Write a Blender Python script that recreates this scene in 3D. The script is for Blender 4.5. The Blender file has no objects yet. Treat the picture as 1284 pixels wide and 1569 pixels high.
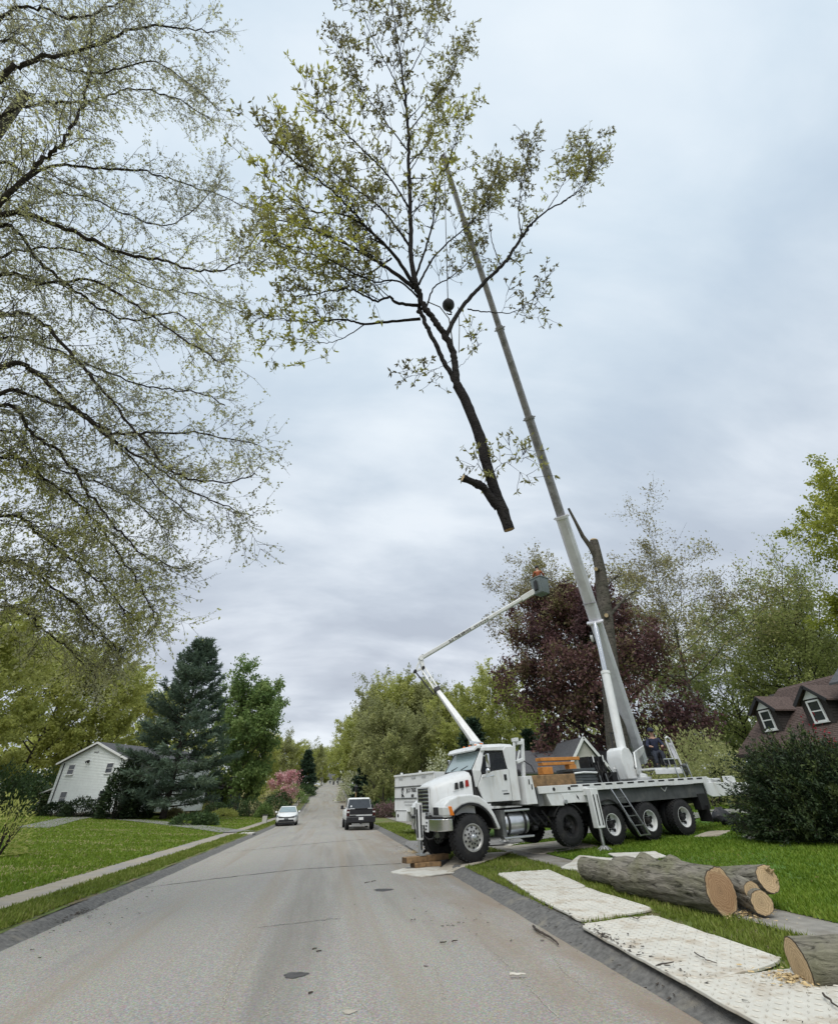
import bpy, math, random
import numpy as np
from mathutils import Vector, Matrix

S = bpy.context.scene
COL = S.collection
PI = math.pi

# ------------------------------------------------------------------ camera
HC = 1.65                                   # eye height of the photographer
FPX, PW, PH = 680.0, 1284.0, 1569.0
def _cam_axes():
    def d(x, y):
        v = np.array([x - PW / 2, y - PH / 2, FPX]); return v / np.linalg.norm(v)
    fw = d(506, 1230); h2 = d(1006, 1217.5)
    dn = np.cross(fw, h2); dn /= np.linalg.norm(dn)
    if dn[1] < 0: dn = -dn
    up = -dn
    rt = np.cross(fw, up)
    if rt[0] < 0: rt = -rt
    return np.stack([rt, fw, up])
RC = _cam_axes()
cam_data = bpy.data.cameras.new('camera'); cam = bpy.data.objects.new('camera', cam_data); COL.objects.link(cam)
cam_data.sensor_fit = 'HORIZONTAL'; cam_data.sensor_width = 36.0; cam_data.lens = 36.0 * FPX / PW
cam_data.clip_start = 0.05; cam_data.clip_end = 4000
m = Matrix.Identity(4)
for r in range(3):
    m[r][0] = RC[r, 0]; m[r][1] = -RC[r, 1]; m[r][2] = -RC[r, 2]
m[2][3] = HC
cam.matrix_world = m
S.camera = cam

# ------------------------------------------------------------------ sky and sun
SUN_EL, SUN_AZ = math.radians(58), math.radians(205)
w = bpy.data.worlds.new('World'); S.world = w; w.use_nodes = True
nt = w.node_tree; nt.nodes.clear()
def N(t, typ, **kw):
    n = t.nodes.new(typ)
    for k, v in kw.items(): setattr(n, k, v)
    return n
out = N(nt, 'ShaderNodeOutputWorld'); bg = N(nt, 'ShaderNodeBackground'); bg.inputs['Strength'].default_value = 0.1
sky = N(nt, 'ShaderNodeTexSky', sky_type='NISHITA'); sky.sun_disc = False
sky.sun_elevation = SUN_EL; sky.sun_rotation = SUN_AZ; sky.dust_density = 2.0
tc = N(nt, 'ShaderNodeTexCoord'); sep = N(nt, 'ShaderNodeSeparateXYZ'); nt.links.new(tc.outputs['Generated'], sep.inputs[0])
zz = N(nt, 'ShaderNodeMath', operation='MAXIMUM'); nt.links.new(sep.outputs['Z'], zz.inputs[0]); zz.inputs[1].default_value = 0.0
za = N(nt, 'ShaderNodeMath', operation='ADD'); nt.links.new(zz.outputs[0], za.inputs[0]); za.inputs[1].default_value = 0.42
dx = N(nt, 'ShaderNodeMath', operation='DIVIDE'); nt.links.new(sep.outputs['X'], dx.inputs[0]); nt.links.new(za.outputs[0], dx.inputs[1])
dy = N(nt, 'ShaderNodeMath', operation='DIVIDE'); nt.links.new(sep.outputs['Y'], dy.inputs[0]); nt.links.new(za.outputs[0], dy.inputs[1])
cmb = N(nt, 'ShaderNodeCombineXYZ'); nt.links.new(dx.outputs[0], cmb.inputs[0]); nt.links.new(dy.outputs[0], cmb.inputs[1])
def wnoise(scale, detail, dist=0.0, rough=.55, off=(0, 0, 0), stretch=(1, 1, 1)):
    mp = N(nt, 'ShaderNodeMapping'); mp.inputs['Location'].default_value = off; mp.inputs['Scale'].default_value = stretch
    nt.links.new(cmb.outputs[0], mp.inputs[0])
    n = N(nt, 'ShaderNodeTexNoise'); n.inputs['Scale'].default_value = scale; n.inputs['Detail'].default_value = detail
    n.inputs['Distortion'].default_value = dist; n.inputs['Roughness'].default_value = rough
    nt.links.new(mp.outputs[0], n.inputs['Vector']); return n
n1 = wnoise(1.5, 4, 0.12, .48, (3.1, 1.7, 0), (0.9, 1.1, 1))
n2 = wnoise(3.6, 6, 0.25, .56, (7.7, 4.2, 0), (0.62, 1.35, 1))
mixn = N(nt, 'ShaderNodeMath', operation='MULTIPLY_ADD'); nt.links.new(n2.outputs['Fac'], mixn.inputs[0]); mixn.inputs[1].default_value = 0.44
sc1 = N(nt, 'ShaderNodeMath', operation='MULTIPLY'); nt.links.new(n1.outputs['Fac'], sc1.inputs[0]); sc1.inputs[1].default_value = 0.56
nt.links.new(sc1.outputs[0], mixn.inputs[2])
def ramp(t, stops, src):
    r = N(t, 'ShaderNodeValToRGB'); e = r.color_ramp.elements
    while len(e) < len(stops): e.new(0.5)
    for i, (p, c) in enumerate(stops):
        e[i].position = p; e[i].color = (*c, 1)
    t.links.new(src, r.inputs[0]); return r
r_lo = ramp(nt, [(0.39, (.405, .44, .505)), (0.465, (.48, .52, .585)), (0.525, (.575, .615, .675)), (0.60, (.69, .73, .78))], mixn.outputs[0])
r_hi = ramp(nt, [(0.36, (.47, .575, .68)), (0.46, (.555, .65, .735)), (0.54, (.635, .715, .785)), (0.64, (.71, .775, .825))], mixn.outputs[0])
el = N(nt, 'ShaderNodeMapRange'); el.inputs['From Min'].default_value = 0.25; el.inputs['From Max'].default_value = 0.85
nt.links.new(sep.outputs['Z'], el.inputs[0])
mx = N(nt, 'ShaderNodeMix', data_type='RGBA'); nt.links.new(el.outputs[0], mx.inputs['Factor'])
nt.links.new(r_lo.outputs[0], mx.inputs[6]); nt.links.new(r_hi.outputs[0], mx.inputs[7])
gain = N(nt, 'ShaderNodeVectorMath', operation='SCALE'); nt.links.new(mx.outputs[2], gain.inputs[0]); gain.inputs['Scale'].default_value = 7.8
mix2 = N(nt, 'ShaderNodeMix', data_type='RGBA'); mix2.inputs['Factor'].default_value = 0.94   # thin gaps: the Nishita sky behind the overcast
nt.links.new(sky.outputs[0], mix2.inputs[6]); nt.links.new(gain.outputs[0], mix2.inputs[7])
nt.links.new(mix2.outputs[2], bg.inputs[0]); nt.links.new(bg.outputs[0], out.inputs[0])

sd = bpy.data.lights.new('sun', 'SUN'); sd.energy = 1.4; sd.angle = math.radians(40); sd.color = (1, .97, .92)
so = bpy.data.objects.new('sun', sd); COL.objects.link(so)
dsun = Vector((math.sin(SUN_AZ) * math.cos(SUN_EL), math.cos(SUN_AZ) * math.cos(SUN_EL), math.sin(SUN_EL)))
so.rotation_euler = dsun.to_track_quat('Z', 'Y').to_euler()

S.view_settings.view_transform = 'Standard'; S.view_settings.look = 'None'
S.view_settings.gamma = 1.0; S.view_settings.use_curve_mapping = False; S.view_settings.exposure = 0.68
S.render.engine = 'CYCLES'
S.cycles.use_denoising = True
S.cycles.max_bounces = 6; S.cycles.diffuse_bounces = 3; S.cycles.glossy_bounces = 3
S.cycles.transparent_max_bounces = 8; S.cycles.transmission_bounces = 4

# ------------------------------------------------------------------ helpers: where things stand
def ray(px, py):
    return RC @ np.array([px - PW / 2, py - PH / 2, FPX])
def at(px, py, Y):                           # the point at road distance Y seen at that spot of the photograph
    r = ray(px, py); p = r * (Y / r[1]); return Vector((p[0], p[1], p[2] + HC))
_PY = [-40, 0, 45, 62, 75, 90, 105, 120, 150, 200, 300, 420, 900]
_PZ = [0, 0, 0, .05, .2, .7, 1.6, 2.7, 4.3, 6.5, 10.0, 11.5, 12.0]
def prof(y):
    return np.interp(y, _PY, _PZ)
def gz(x, y):                                # height of the ground
    x = np.asarray(x, float); y = np.asarray(y, float)
    right = np.where(x < 6.8, .13, .15 + .045 * np.clip(x - 6.8, 0, 45))
    left = np.where(x > -6.7, .12, .13 + .04 * np.clip(-6.7 - x, 0, 60))
    cross = np.where(x > 3.4, right, np.where(x < -4.5, left, 0.0))
    return prof(y) + cross
def G(x, y): return float(gz(x, y))
def onground(px, py):
    r = ray(px, py); z = 0.1
    for _ in range(30):
        t = (z - HC) / r[2]; z = .5 * z + .5 * G(r[0] * t, r[1] * t)
    t = (z - HC) / r[2]
    return Vector((r[0] * t, r[1] * t, G(r[0] * t, r[1] * t)))

# ------------------------------------------------------------------ helpers: materials
MATS = {}
def mat(name, col, rough=.6, metal=0., var=.12, vscale=4., bump=0., bscale=60., col2=None, c2=(.5, .62), spec=.4, dscale=None, trans=0., coat=0.):
    if name in MATS: return MATS[name]
    ma = bpy.data.materials.new(name); ma.use_nodes = True; t = ma.node_tree; b = t.nodes['Principled BSDF']
    b.inputs['Roughness'].default_value = rough; b.inputs['Metallic'].default_value = metal
    b.inputs['Specular IOR Level'].default_value = spec; b.inputs['Coat Weight'].default_value = coat
    tc = N(t, 'ShaderNodeTexCoord')
    n = N(t, 'ShaderNodeTexNoise'); n.inputs['Scale'].default_value = vscale; n.inputs['Detail'].default_value = 6; n.inputs['Roughness'].default_value = .6
    t.links.new(tc.outputs['Object'], n.inputs['Vector'])
    lo = tuple(c * (1 - var) for c in col); hi = tuple(min(1, c * (1 + var)) for c in col)
    r = ramp(t, [(.3, lo), (.7, hi)], n.outputs['Fac'])
    src = r.outputs[0]
    if col2:
        n2 = N(t, 'ShaderNodeTexNoise'); n2.inputs['Scale'].default_value = dscale or vscale * .6; n2.inputs['Detail'].default_value = 8; n2.inputs['Roughness'].default_value = .65
        mp = N(t, 'ShaderNodeMapping'); mp.inputs['Location'].default_value = (5.3, 2.1, 7.7); t.links.new(tc.outputs['Object'], mp.inputs[0]); t.links.new(mp.outputs[0], n2.inputs['Vector'])
        mr = N(t, 'ShaderNodeMapRange'); mr.inputs['From Min'].default_value = c2[0]; mr.inputs['From Max'].default_value = c2[1]
        t.links.new(n2.outputs['Fac'], mr.inputs[0])
        mxx = N(t, 'ShaderNodeMix', data_type='RGBA'); t.links.new(mr.outputs[0], mxx.inputs['Factor'])
        t.links.new(src, mxx.inputs[6]); mxx.inputs[7].default_value = (*col2, 1); src = mxx.outputs[2]
    t.links.new(src, b.inputs['Base Color'])
    if bump:
        nb = N(t, 'ShaderNodeTexNoise'); nb.inputs['Scale'].default_value = bscale; nb.inputs['Detail'].default_value = 5
        t.links.new(tc.outputs['Object'], nb.inputs['Vector'])
        bp = N(t, 'ShaderNodeBump'); bp.inputs['Strength'].default_value = bump; bp.inputs['Distance'].default_value = .02
        t.links.new(nb.outputs['Fac'], bp.inputs['Height']); t.links.new(bp.outputs[0], b.inputs['Normal'])
    MATS[name] = ma; return ma

def leafmat(name, stops, trans=.35, rough=.55):
    if name in MATS: return MATS[name]
    ma = bpy.data.materials.new(name); ma.use_nodes = True; t = ma.node_tree; t.nodes.remove(t.nodes['Principled BSDF'])
    o = t.nodes['Material Output']
    a = N(t, 'ShaderNodeAttribute'); a.attribute_name = 'tint'
    r = ramp(t, [(i / max(1, len(stops) - 1), c) for i, c in enumerate(stops)], a.outputs['Fac'])
    d = N(t, 'ShaderNodeBsdfPrincipled'); d.inputs['Roughness'].default_value = rough; d.inputs['Specular IOR Level'].default_value = .25
    tr = N(t, 'ShaderNodeBsdfTranslucent'); mxs = N(t, 'ShaderNodeMixShader'); mxs.inputs[0].default_value = trans
    t.links.new(r.outputs[0], d.inputs['Base Color']); t.links.new(r.outputs[0], tr.inputs['Color'])
    t.links.new(d.outputs[0], mxs.inputs[1]); t.links.new(tr.outputs[0], mxs.inputs[2]); t.links.new(mxs.outputs[0], o.inputs['Surface'])
    MATS[name] = ma; return ma

# ------------------------------------------------------------------ helpers: meshes and objects
def link(name, me, parent=None, material=None):
    o = bpy.data.objects.new(name, me); COL.objects.link(o)
    if parent: o.parent = parent
    if material: me.materials.append(material)
    return o
def thing(name, label, cat, loc=(0, 0, 0), rz=0, group=None, mw=None):
    o = bpy.data.objects.new(name, None); COL.objects.link(o); o.empty_display_size = .2
    if mw is not None: o.matrix_world = mw
    else: o.location = loc; o.rotation_euler = (0, 0, rz)
    return tag(o, label, cat, group)
def tag(o, label, cat, group=None):
    o['label'] = label; o['category'] = cat
    if group: o['group'] = group
    return o
def struct(o): o['kind'] = 'structure'; return o
def stuff(o): o['kind'] = 'stuff'; return o
def lab(o, s): o['label'] = s; return o
def dup(root, loc, rz=0, scale=1.0, label=None, group=None):
    r = root.copy(); COL.objects.link(r); r.location = loc; r.rotation_euler = (0, 0, rz)
    r.scale = (scale,) * 3 if not isinstance(scale, tuple) else scale
    if label: r['label'] = label
    if group: r['group'] = group
    for ch in list(root.children):
        c = ch.copy(); COL.objects.link(c); c.parent = r
        for g in list(ch.children):
            d = g.copy(); COL.objects.link(d); d.parent = c
    return r

class MB:
    def __init__(s): s.v = []; s.f = []
    def add(s, vs, fs):
        b = len(s.v); s.v += [tuple(map(float, v)) for v in vs]; s.f += [tuple(b + i for i in f) for f in fs]; return s
    def box(s, c, d, R=None):
        c = Vector(c); hx, hy, hz = d[0] / 2, d[1] / 2, d[2] / 2
        vs = [Vector((x, y, z)) for x in (-hx, hx) for y in (-hy, hy) for z in (-hz, hz)]
        if R is not None: vs = [R @ v for v in vs]
        return s.add([c + v for v in vs], [(0, 1, 3, 2), (4, 6, 7, 5), (0, 4, 5, 1), (2, 3, 7, 6), (0, 2, 6, 4), (1, 5, 7, 3)])
    def beam(s, p0, p1, w, h, up=(0, 0, 1)):          # box along a line
        p0 = Vector(p0); p1 = Vector(p1); d = (p1 - p0); L = d.length; d.normalize()
        sd = d.cross(Vector(up));
        if sd.length < 1e-4: sd = d.cross(Vector((1, 0, 0)))
        sd.normalize(); u = sd.cross(d)
        R = Matrix((d, sd, u)).transposed()
        return s.box((p0 + p1) / 2, (L, w, h), R)
    def taperbeam(s, p0, p1, w0, h0, w1, h1, up=(0, 0, 1)):
        p0 = Vector(p0); p1 = Vector(p1); d = (p1 - p0).normalized(); sd = d.cross(Vector(up)).normalized(); u = sd.cross(d)
        vs = [p + sd * a * w_ / 2 + u * b * h_ / 2 for p, w_, h_ in ((p0, w0, h0), (p1, w1, h1)) for a, b in ((-1, -1), (1, -1), (1, 1), (-1, 1))]
        return s.add(vs, [(3, 2, 1, 0), (4, 5, 6, 7)] + [(i, (i + 1) % 4, 4 + (i + 1) % 4, 4 + i) for i in range(4)])
    def ring(s, c, d, r, n, ry=None, ph=0):
        d = Vector(d).normalized(); a = d.cross(Vector((0, 0, 1)))
        if a.length < 1e-3: a = Vector((1, 0, 0))
        a.normalize(); b = a.cross(d)
        return [Vector(c) + a * math.cos(2 * PI * i / n + ph) * r + b * math.sin(2 * PI * i / n + ph) * (ry or r) for i in range(n)]
    def cyl(s, p0, p1, r0, r1=None, n=16, caps=True):
        r1 = r0 if r1 is None else r1; d = Vector(p1) - Vector(p0)
        vs = s.ring(p0, d, r0, n) + s.ring(p1, d, r1, n)
        fs = [(i, (i + 1) % n, n + (i + 1) % n, n + i) for i in range(n)]
        if caps: fs += [tuple(range(n - 1, -1, -1)), tuple(range(n, 2 * n))]
        return s.add(vs, fs)
    def tube(s, pts, r, n=8):
        pts = [Vector(p) for p in pts]; rr = r if isinstance(r, (list, tuple)) else [r] * len(pts); vs = []
        for i, p in enumerate(pts):
            d = pts[min(i + 1, len(pts) - 1)] - pts[max(i - 1, 0)]; vs += s.ring(p, d, rr[i], n)
        m_ = len(pts); fs = [(k * n + i, k * n + (i + 1) % n, (k + 1) * n + (i + 1) % n, (k + 1) * n + i) for k in range(m_ - 1) for i in range(n)]
        fs += [tuple(range(n - 1, -1, -1)), tuple(range((m_ - 1) * n, m_ * n))]
        return s.add(vs, fs)
    def lathe(s, prof, o, d, n=24, caps=True):                   # prof: (radius, along)
        o = Vector(o); d = Vector(d).normalized(); vs = []
        for r, h in prof: vs += s.ring(o + d * h, d, max(r, 1e-4), n)
        k = len(prof); fs = [(j * n + i, j * n + (i + 1) % n, (j + 1) * n + (i + 1) % n, (j + 1) * n + i) for j in range(k - 1) for i in range(n)]
        if caps: fs += [tuple(range(n - 1, -1, -1)), tuple(range((k - 1) * n, k * n))]
        return s.add(vs, fs)
    def prism(s, poly, ax, a, b):                     # outline in the plane square to ax, from a to b
        def P(u, v, t): return {'x': (t, u, v), 'y': (u, t, v), 'z': (u, v, t)}[ax]
        n = len(poly); vs = [P(u, v, a) for u, v in poly] + [P(u, v, b) for u, v in poly]
        fs = [tuple(range(n)), tuple(range(2 * n - 1, n - 1, -1))] + [(i, n + i, n + (i + 1) % n, (i + 1) % n) for i in range(n)]
        return s.add(vs, fs)
    def loft(s, rings, caps=True, closed=True):
        n = len(rings[0]); vs = [p for r in rings for p in r]; k = len(rings); e = n if closed else n - 1
        fs = [(j * n + i, j * n + (i + 1) % n, (j + 1) * n + (i + 1) % n, (j + 1) * n + i) for j in range(k - 1) for i in range(e)]
        if caps: fs += [tuple(range(n - 1, -1, -1)), tuple(range((k - 1) * n, k * n))]
        return s.add(vs, fs)
    def quad(s, a, b, c, d): return s.add([a, b, c, d], [(0, 1, 2, 3)])
    def ell(s, c, r, n=16, m_=10):
        c = Vector(c); r = (r,) * 3 if not isinstance(r, (tuple, list)) else r; rings = []
        for j in range(m_ + 1):
            th = PI * j / m_; rings.append([(c[0] + r[0] * math.sin(th) * math.cos(2 * PI * i / n) + 1e-5 * math.cos(2 * PI * i / n), c[1] + r[1] * math.sin(th) * math.sin(2 * PI * i / n), c[2] + r[2] * math.cos(th)) for i in range(n)])
        return s.loft(rings)
    def mesh(s, name, smooth=35):
        me = bpy.data.meshes.new(name); me.from_pydata(s.v, [], s.f)
        import bmesh
        bm = bmesh.new(); bm.from_mesh(me); bmesh.ops.recalc_face_normals(bm, faces=bm.faces); bm.to_mesh(me); bm.free()
        if smooth: me.shade_smooth(); me.set_sharp_from_angle(angle=math.radians(smooth))
        return me
    def build(s, name, material, parent=None, bev=0, smooth=35, seg=2):
        o = link(name, s.mesh(name, smooth), parent, material)
        if bev:
            b = o.modifiers.new('bevel', 'BEVEL'); b.width = bev; b.segments = seg; b.limit_method = 'ANGLE'; b.angle_limit = math.radians(40); b.harden_normals = False
        return o

def npmesh(name, V, F, material=None, parent=None, tint=None, smooth=False):     # V (n,3), F (m,k) numpy
    me = bpy.data.meshes.new(name); n = len(V); k = F.shape[1]; m_ = len(F)
    me.vertices.add(n); me.vertices.foreach_set('co', np.ascontiguousarray(V, dtype=np.float32).ravel())
    me.loops.add(m_ * k); me.loops.foreach_set('vertex_index', np.ascontiguousarray(F, dtype=np.int32).ravel())
    me.polygons.add(m_); me.polygons.foreach_set('loop_start', np.arange(0, m_ * k, k, dtype=np.int32))
    if smooth: me.polygons.foreach_set('use_smooth', np.ones(m_, dtype=bool))
    if tint is not None:
        a = me.attributes.new('tint', 'FLOAT', 'POINT'); a.data.foreach_set('value', np.ascontiguousarray(tint, dtype=np.float32))
    me.update(calc_edges=True)
    return link(name, me, parent, material)

def text_mesh(name, body, size, material, parent, loc, rot, depth=.002, bold=0.0, align='LEFT', sx=1.0):
    cu = bpy.data.curves.new(name, 'FONT'); cu.body = body; cu.size = size; cu.extrude = depth; cu.offset = bold; cu.align_x = align; cu.resolution_u = 3
    tmp = bpy.data.objects.new('tmp', cu); COL.objects.link(tmp)
    dg = bpy.context.evaluated_depsgraph_get(); me = bpy.data.meshes.new_from_object(tmp.evaluated_get(dg))
    bpy.data.objects.remove(tmp); me.name = name; me.materials.clear()
    o = link(name, me, parent, material); o.location = loc; o.rotation_euler = rot; o.scale = (sx, 1, 1); return o

# ================================================================== the setting
rnd = random.Random(7); NR = np.random.default_rng(11)
def vnoise(x, y, s=1.0, seed=0):             # cheap smooth noise from sines
    r = np.random.default_rng(seed); v = 0
    for k in range(6):
        a, b, c = r.uniform(-1, 1, 3); f = s * (1.0 + .7 * k)
        v = v + np.sin(x * f * a * 2.1 + y * f * b * 2.3 + c * 9) / (1 + .5 * k)
    return v / 3.0
def ylist(y0, y1, near=.25, grow=1.035):
    ys = [y0]; st = near
    while ys[-1] < y1:
        d = abs(ys[-1]); st = max(near, .028 * d); ys.append(ys[-1] + st)
    ys[-1] = y1; return np.array(ys)
def sheet(name, xs, ys, zf, material, parent=None):
    X, Y = np.meshgrid(np.asarray(xs, float), np.asarray(ys, float)); Z = zf(X, Y)
    V = np.stack([X.ravel(), Y.ravel(), Z.ravel()], 1); nx = len(xs); ny = len(ys)
    i = np.arange(nx - 1)[None, :] + nx * np.arange(ny - 1)[:, None]; i = i.ravel()
    return npmesh(name, V, np.stack([i, i + 1, i + nx + 1, i + nx], 1), material, parent, smooth=True)

# asphalt: worn grey aggregate, tan wheel tracks along the road, brown silt in the right-hand gutter
def road_material():
    ma = bpy.data.materials.new('asphalt'); ma.use_nodes = True; t = ma.node_tree; b = t.nodes['Principled BSDF']; b.inputs['Roughness'].default_value = .88
    b.inputs['Specular IOR Level'].default_value = .3
    tc = N(t, 'ShaderNodeTexCoord')
    def nz(scale, detail, sc=(1, 1, 1), rough=.6, off=(0, 0, 0)):
        mp = N(t, 'ShaderNodeMapping'); mp.inputs['Scale'].default_value = sc; mp.inputs['Location'].default_value = off
        t.links.new(tc.outputs['Object'], mp.inputs[0]); n = N(t, 'ShaderNodeTexNoise'); n.inputs['Scale'].default_value = scale; n.inputs['Detail'].default_value = detail; n.inputs['Roughness'].default_value = rough
        t.links.new(mp.outputs[0], n.inputs['Vector']); return n
    def mixc(f, a, bcol, mode='MIX'):
        x = N(t, 'ShaderNodeMix', data_type='RGBA', blend_type=mode)
        if hasattr(f, 'is_linked') or hasattr(f, 'links'): t.links.new(f, x.inputs['Factor'])
        else: x.inputs['Factor'].default_value = f
        for s_, v in ((6, a), (7, bcol)):
            if isinstance(v, tuple): x.inputs[s_].default_value = (*v, 1)
            else: t.links.new(v, x.inputs[s_])
        return x.outputs[2]
    def mr(src, a, b_):
        m_ = N(t, 'ShaderNodeMapRange'); m_.inputs['From Min'].default_value = a; m_.inputs['From Max'].default_value = b_; t.links.new(src, m_.inputs[0]); return m_.outputs[0]
    agg = N(t, 'ShaderNodeTexVoronoi'); agg.inputs['Scale'].default_value = 85; t.links.new(tc.outputs['Object'], agg.inputs['Vector'])
    fine = nz(38, 8, rough=.8)
    base = ramp(t, [(.24, (.12, .114, .103)), (.5, (.285, .271, .244)), (.78, (.54, .517, .475))], fine.outputs['Fac']).outputs[0]
    base = mixc(.35, base, agg.outputs['Color'], 'SOFT_LIGHT')
    big = nz(.35, 4, (1, .35, 1)); base = mixc(mr(big.outputs['Fac'], .35, .7), base, (1.16, 1.14, 1.10), 'MULTIPLY')
    tr = nz(1.1, 3, (1, .03, 1), off=(4.2, 0, 0)); trk = mr(tr.outputs['Fac'], .50, .66)
    f1 = N(t, 'ShaderNodeMath', operation='MULTIPLY'); t.links.new(trk, f1.inputs[0]); f1.inputs[1].default_value = .65
    base = mixc(f1.outputs[0], base, (.27, .225, .165))
    dk = nz(.9, 5, (1, .06, 1), off=(9.7, 3, 0)); f3 = N(t, 'ShaderNodeMath', operation='MULTIPLY'); t.links.new(mr(dk.outputs['Fac'], .54, .72), f3.inputs[0]); f3.inputs[1].default_value = .6
    base = mixc(f3.outputs[0], base, (.165, .152, .132))
    sx = N(t, 'ShaderNodeSeparateXYZ'); t.links.new(tc.outputs['Object'], sx.inputs[0])
    gut = mr(sx.outputs['X'], 1.2, 3.1); gn = nz(1.5, 6, (1, .35, 1)); gm = N(t, 'ShaderNodeMath', operation='MULTIPLY'); t.links.new(gut, gm.inputs[0]); t.links.new(mr(gn.outputs['Fac'], .33, .62), gm.inputs[1])
    gm2 = N(t, 'ShaderNodeMath', operation='MULTIPLY'); t.links.new(gm.outputs[0], gm2.inputs[0]); gm2.inputs[1].default_value = .75
    base = mixc(gm2.outputs[0], base, (.24, .185, .135))
    sp = nz(95, 2, off=(2, 9, 0)); base = mixc(mr(sp.outputs['Fac'], .68, .74), base, (.55, .54, .51))
    t.links.new(base, b.inputs['Base Color'])
    bp = N(t, 'ShaderNodeBump'); bp.inputs['Strength'].default_value = .55; bp.inputs['Distance'].default_value = .008
    t.links.new(fine.outputs['Fac'], bp.inputs['Height']); t.links.new(bp.outputs[0], b.inputs['Normal'])
    return ma
m_road = road_material()
m_kerb = mat('kerb_asphalt', (.15, .145, .135), .9, var=.4, vscale=14, bump=.8, bscale=90, col2=(.24, .22, .18), c2=(.55, .7), dscale=3)
m_grass = mat('grass_soil_left', (.21, .185, .07), .95, var=.35, vscale=1.2, bump=.9, bscale=45, col2=(.25, .22, .09), c2=(.5, .66), dscale=.7)
m_grass_r = mat('grass_soil_right', (.075, .150, .018), .95, var=.35, vscale=1.4, bump=.9, bscale=45, col2=(.14, .19, .04), c2=(.52, .7), dscale=.5)
m_verge = mat('verge_soil', (.115, .150, .035), .95, var=.4, vscale=3, bump=.9, bscale=50, col2=(.19, .15, .085), c2=(.48, .6), dscale=1.6)
m_walk = mat('concrete_walk', (.27, .255, .225), .9, var=.2, vscale=5, bump=.35, bscale=120, col2=(.18, .155, .12), c2=(.45, .65), dscale=1.2)
m_walk_l = mat('concrete_walk_dusty', (.33, .29, .225), .9, var=.16, vscale=4, bump=.3, bscale=110, col2=(.27, .255, .24), c2=(.45, .6), dscale=.5)
m_drive = mat('driveway_tar', (.22, .212, .20), .9, var=.2, vscale=4, bump=.4, bscale=90)

# the wide ground that carries everything out to the horizon
gx = np.concatenate([np.linspace(-1600, -130, 14), np.linspace(-120, -8, 40), [-6, -4.5, 0, 3.4, 5, 7], np.linspace(9, 60, 26), np.linspace(70, 1600, 16)])
gy = np.concatenate([[-1200, -400, -120, -50], ylist(-30, 420, 2), [500, 700, 1000, 1600, 2600]])
struct(sheet('ground', gx, gy, lambda x, y: gz(x, y) - .22 - .0 * x, m_grass))
YS = ylist(-14, 335, .22)
struct(sheet('road', np.linspace(-4.52, 3.42, 15), YS, lambda x, y: prof(y) + .035 * (1 - ((x + .55) / 3.98) ** 2), m_road))
def kz(p0):
    def f(x, y): return prof(y) + p0(x, y)
    return f
jit = lambda y, sd: .025 * vnoise(y * 0 + 1.7, y, 1.6, sd) + .012 * vnoise(y * 0, y, 6, sd + 1)
def kerb(name, x0, sgn, sd):
    prf = [(-.12, .002), (-.06, .018), (.01, .052), (.10, .092), (.20, .118), (.29, .124), (.32, .06)]
    if sgn < 0: prf = [(-.10, .002), (-.05, .012), (.0, .034), (.06, .064), (.13, .094), (.25, .112), (.27, .06)]
    X = np.array([x0 + sgn * p for p, _ in prf])[None, :] + jit(YS, sd)[:, None] * 1.0
    Z = np.array([z for _, z in prf])[None, :] * np.ones((len(YS), 1)) + prof(YS)[:, None] + .006 * vnoise(X * 3, np.repeat(YS[:, None], len(prf), 1), 2.2, sd + 3)
    Y = np.repeat(YS[:, None], len(prf), 1); V = np.stack([X.ravel(), Y.ravel(), Z.ravel()], 1); n = len(prf)
    i = (np.arange(n - 1)[None, :] + n * np.arange(len(YS) - 1)[:, None]).ravel()
    return struct(npmesh(name, V, np.stack([i, i + 1, i + n + 1, i + n], 1), m_kerb, smooth=True))
kerb('kerb_left', -4.48, -1, 31); kerb('kerb_right', 3.38, 1, 57)
bumpy = lambda a, s, sd: (lambda x, y: gz(x, y) + a * vnoise(x, y, s, sd))
struct(sheet('verge_left', np.linspace(-5.72, -4.70, 6), YS, lambda x, y: prof(y) + .115 + .018 * vnoise(x, y, 1.3, 5), m_verge))
struct(sheet('pavement_left', np.linspace(-6.66, -5.70, 4), YS, lambda x, y: prof(y) + .132 + .006 * vnoise(x, y, .9, 6), m_walk_l))
struct(sheet('lawn_left', np.concatenate([np.linspace(-6.64, -14, 10), np.linspace(-15, -60, 20), [-75, -100, -140]])[::-1], YS, lambda x, y: gz(x, y) + .012 + .02 * vnoise(x, y, .5, 8), m_grass))
struct(sheet('verge_right', np.linspace(3.68, 5.88, 10), YS, lambda x, y: prof(y) + .122 + .014 * vnoise(x, y, 1.2, 9), m_verge))
struct(sheet('pavement_right', np.linspace(5.86, 6.84, 4), YS, lambda x, y: prof(y) + .146 + .005 * vnoise(x, y, .9, 10), m_walk))
struct(sheet('lawn_right', np.concatenate([np.linspace(6.82, 20, 20), np.linspace(22, 60, 14), [75, 100, 140]]), YS, lambda x, y: gz(x, y) + .012 + .018 * vnoise(x, y, .5, 12), m_grass_r))

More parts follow.
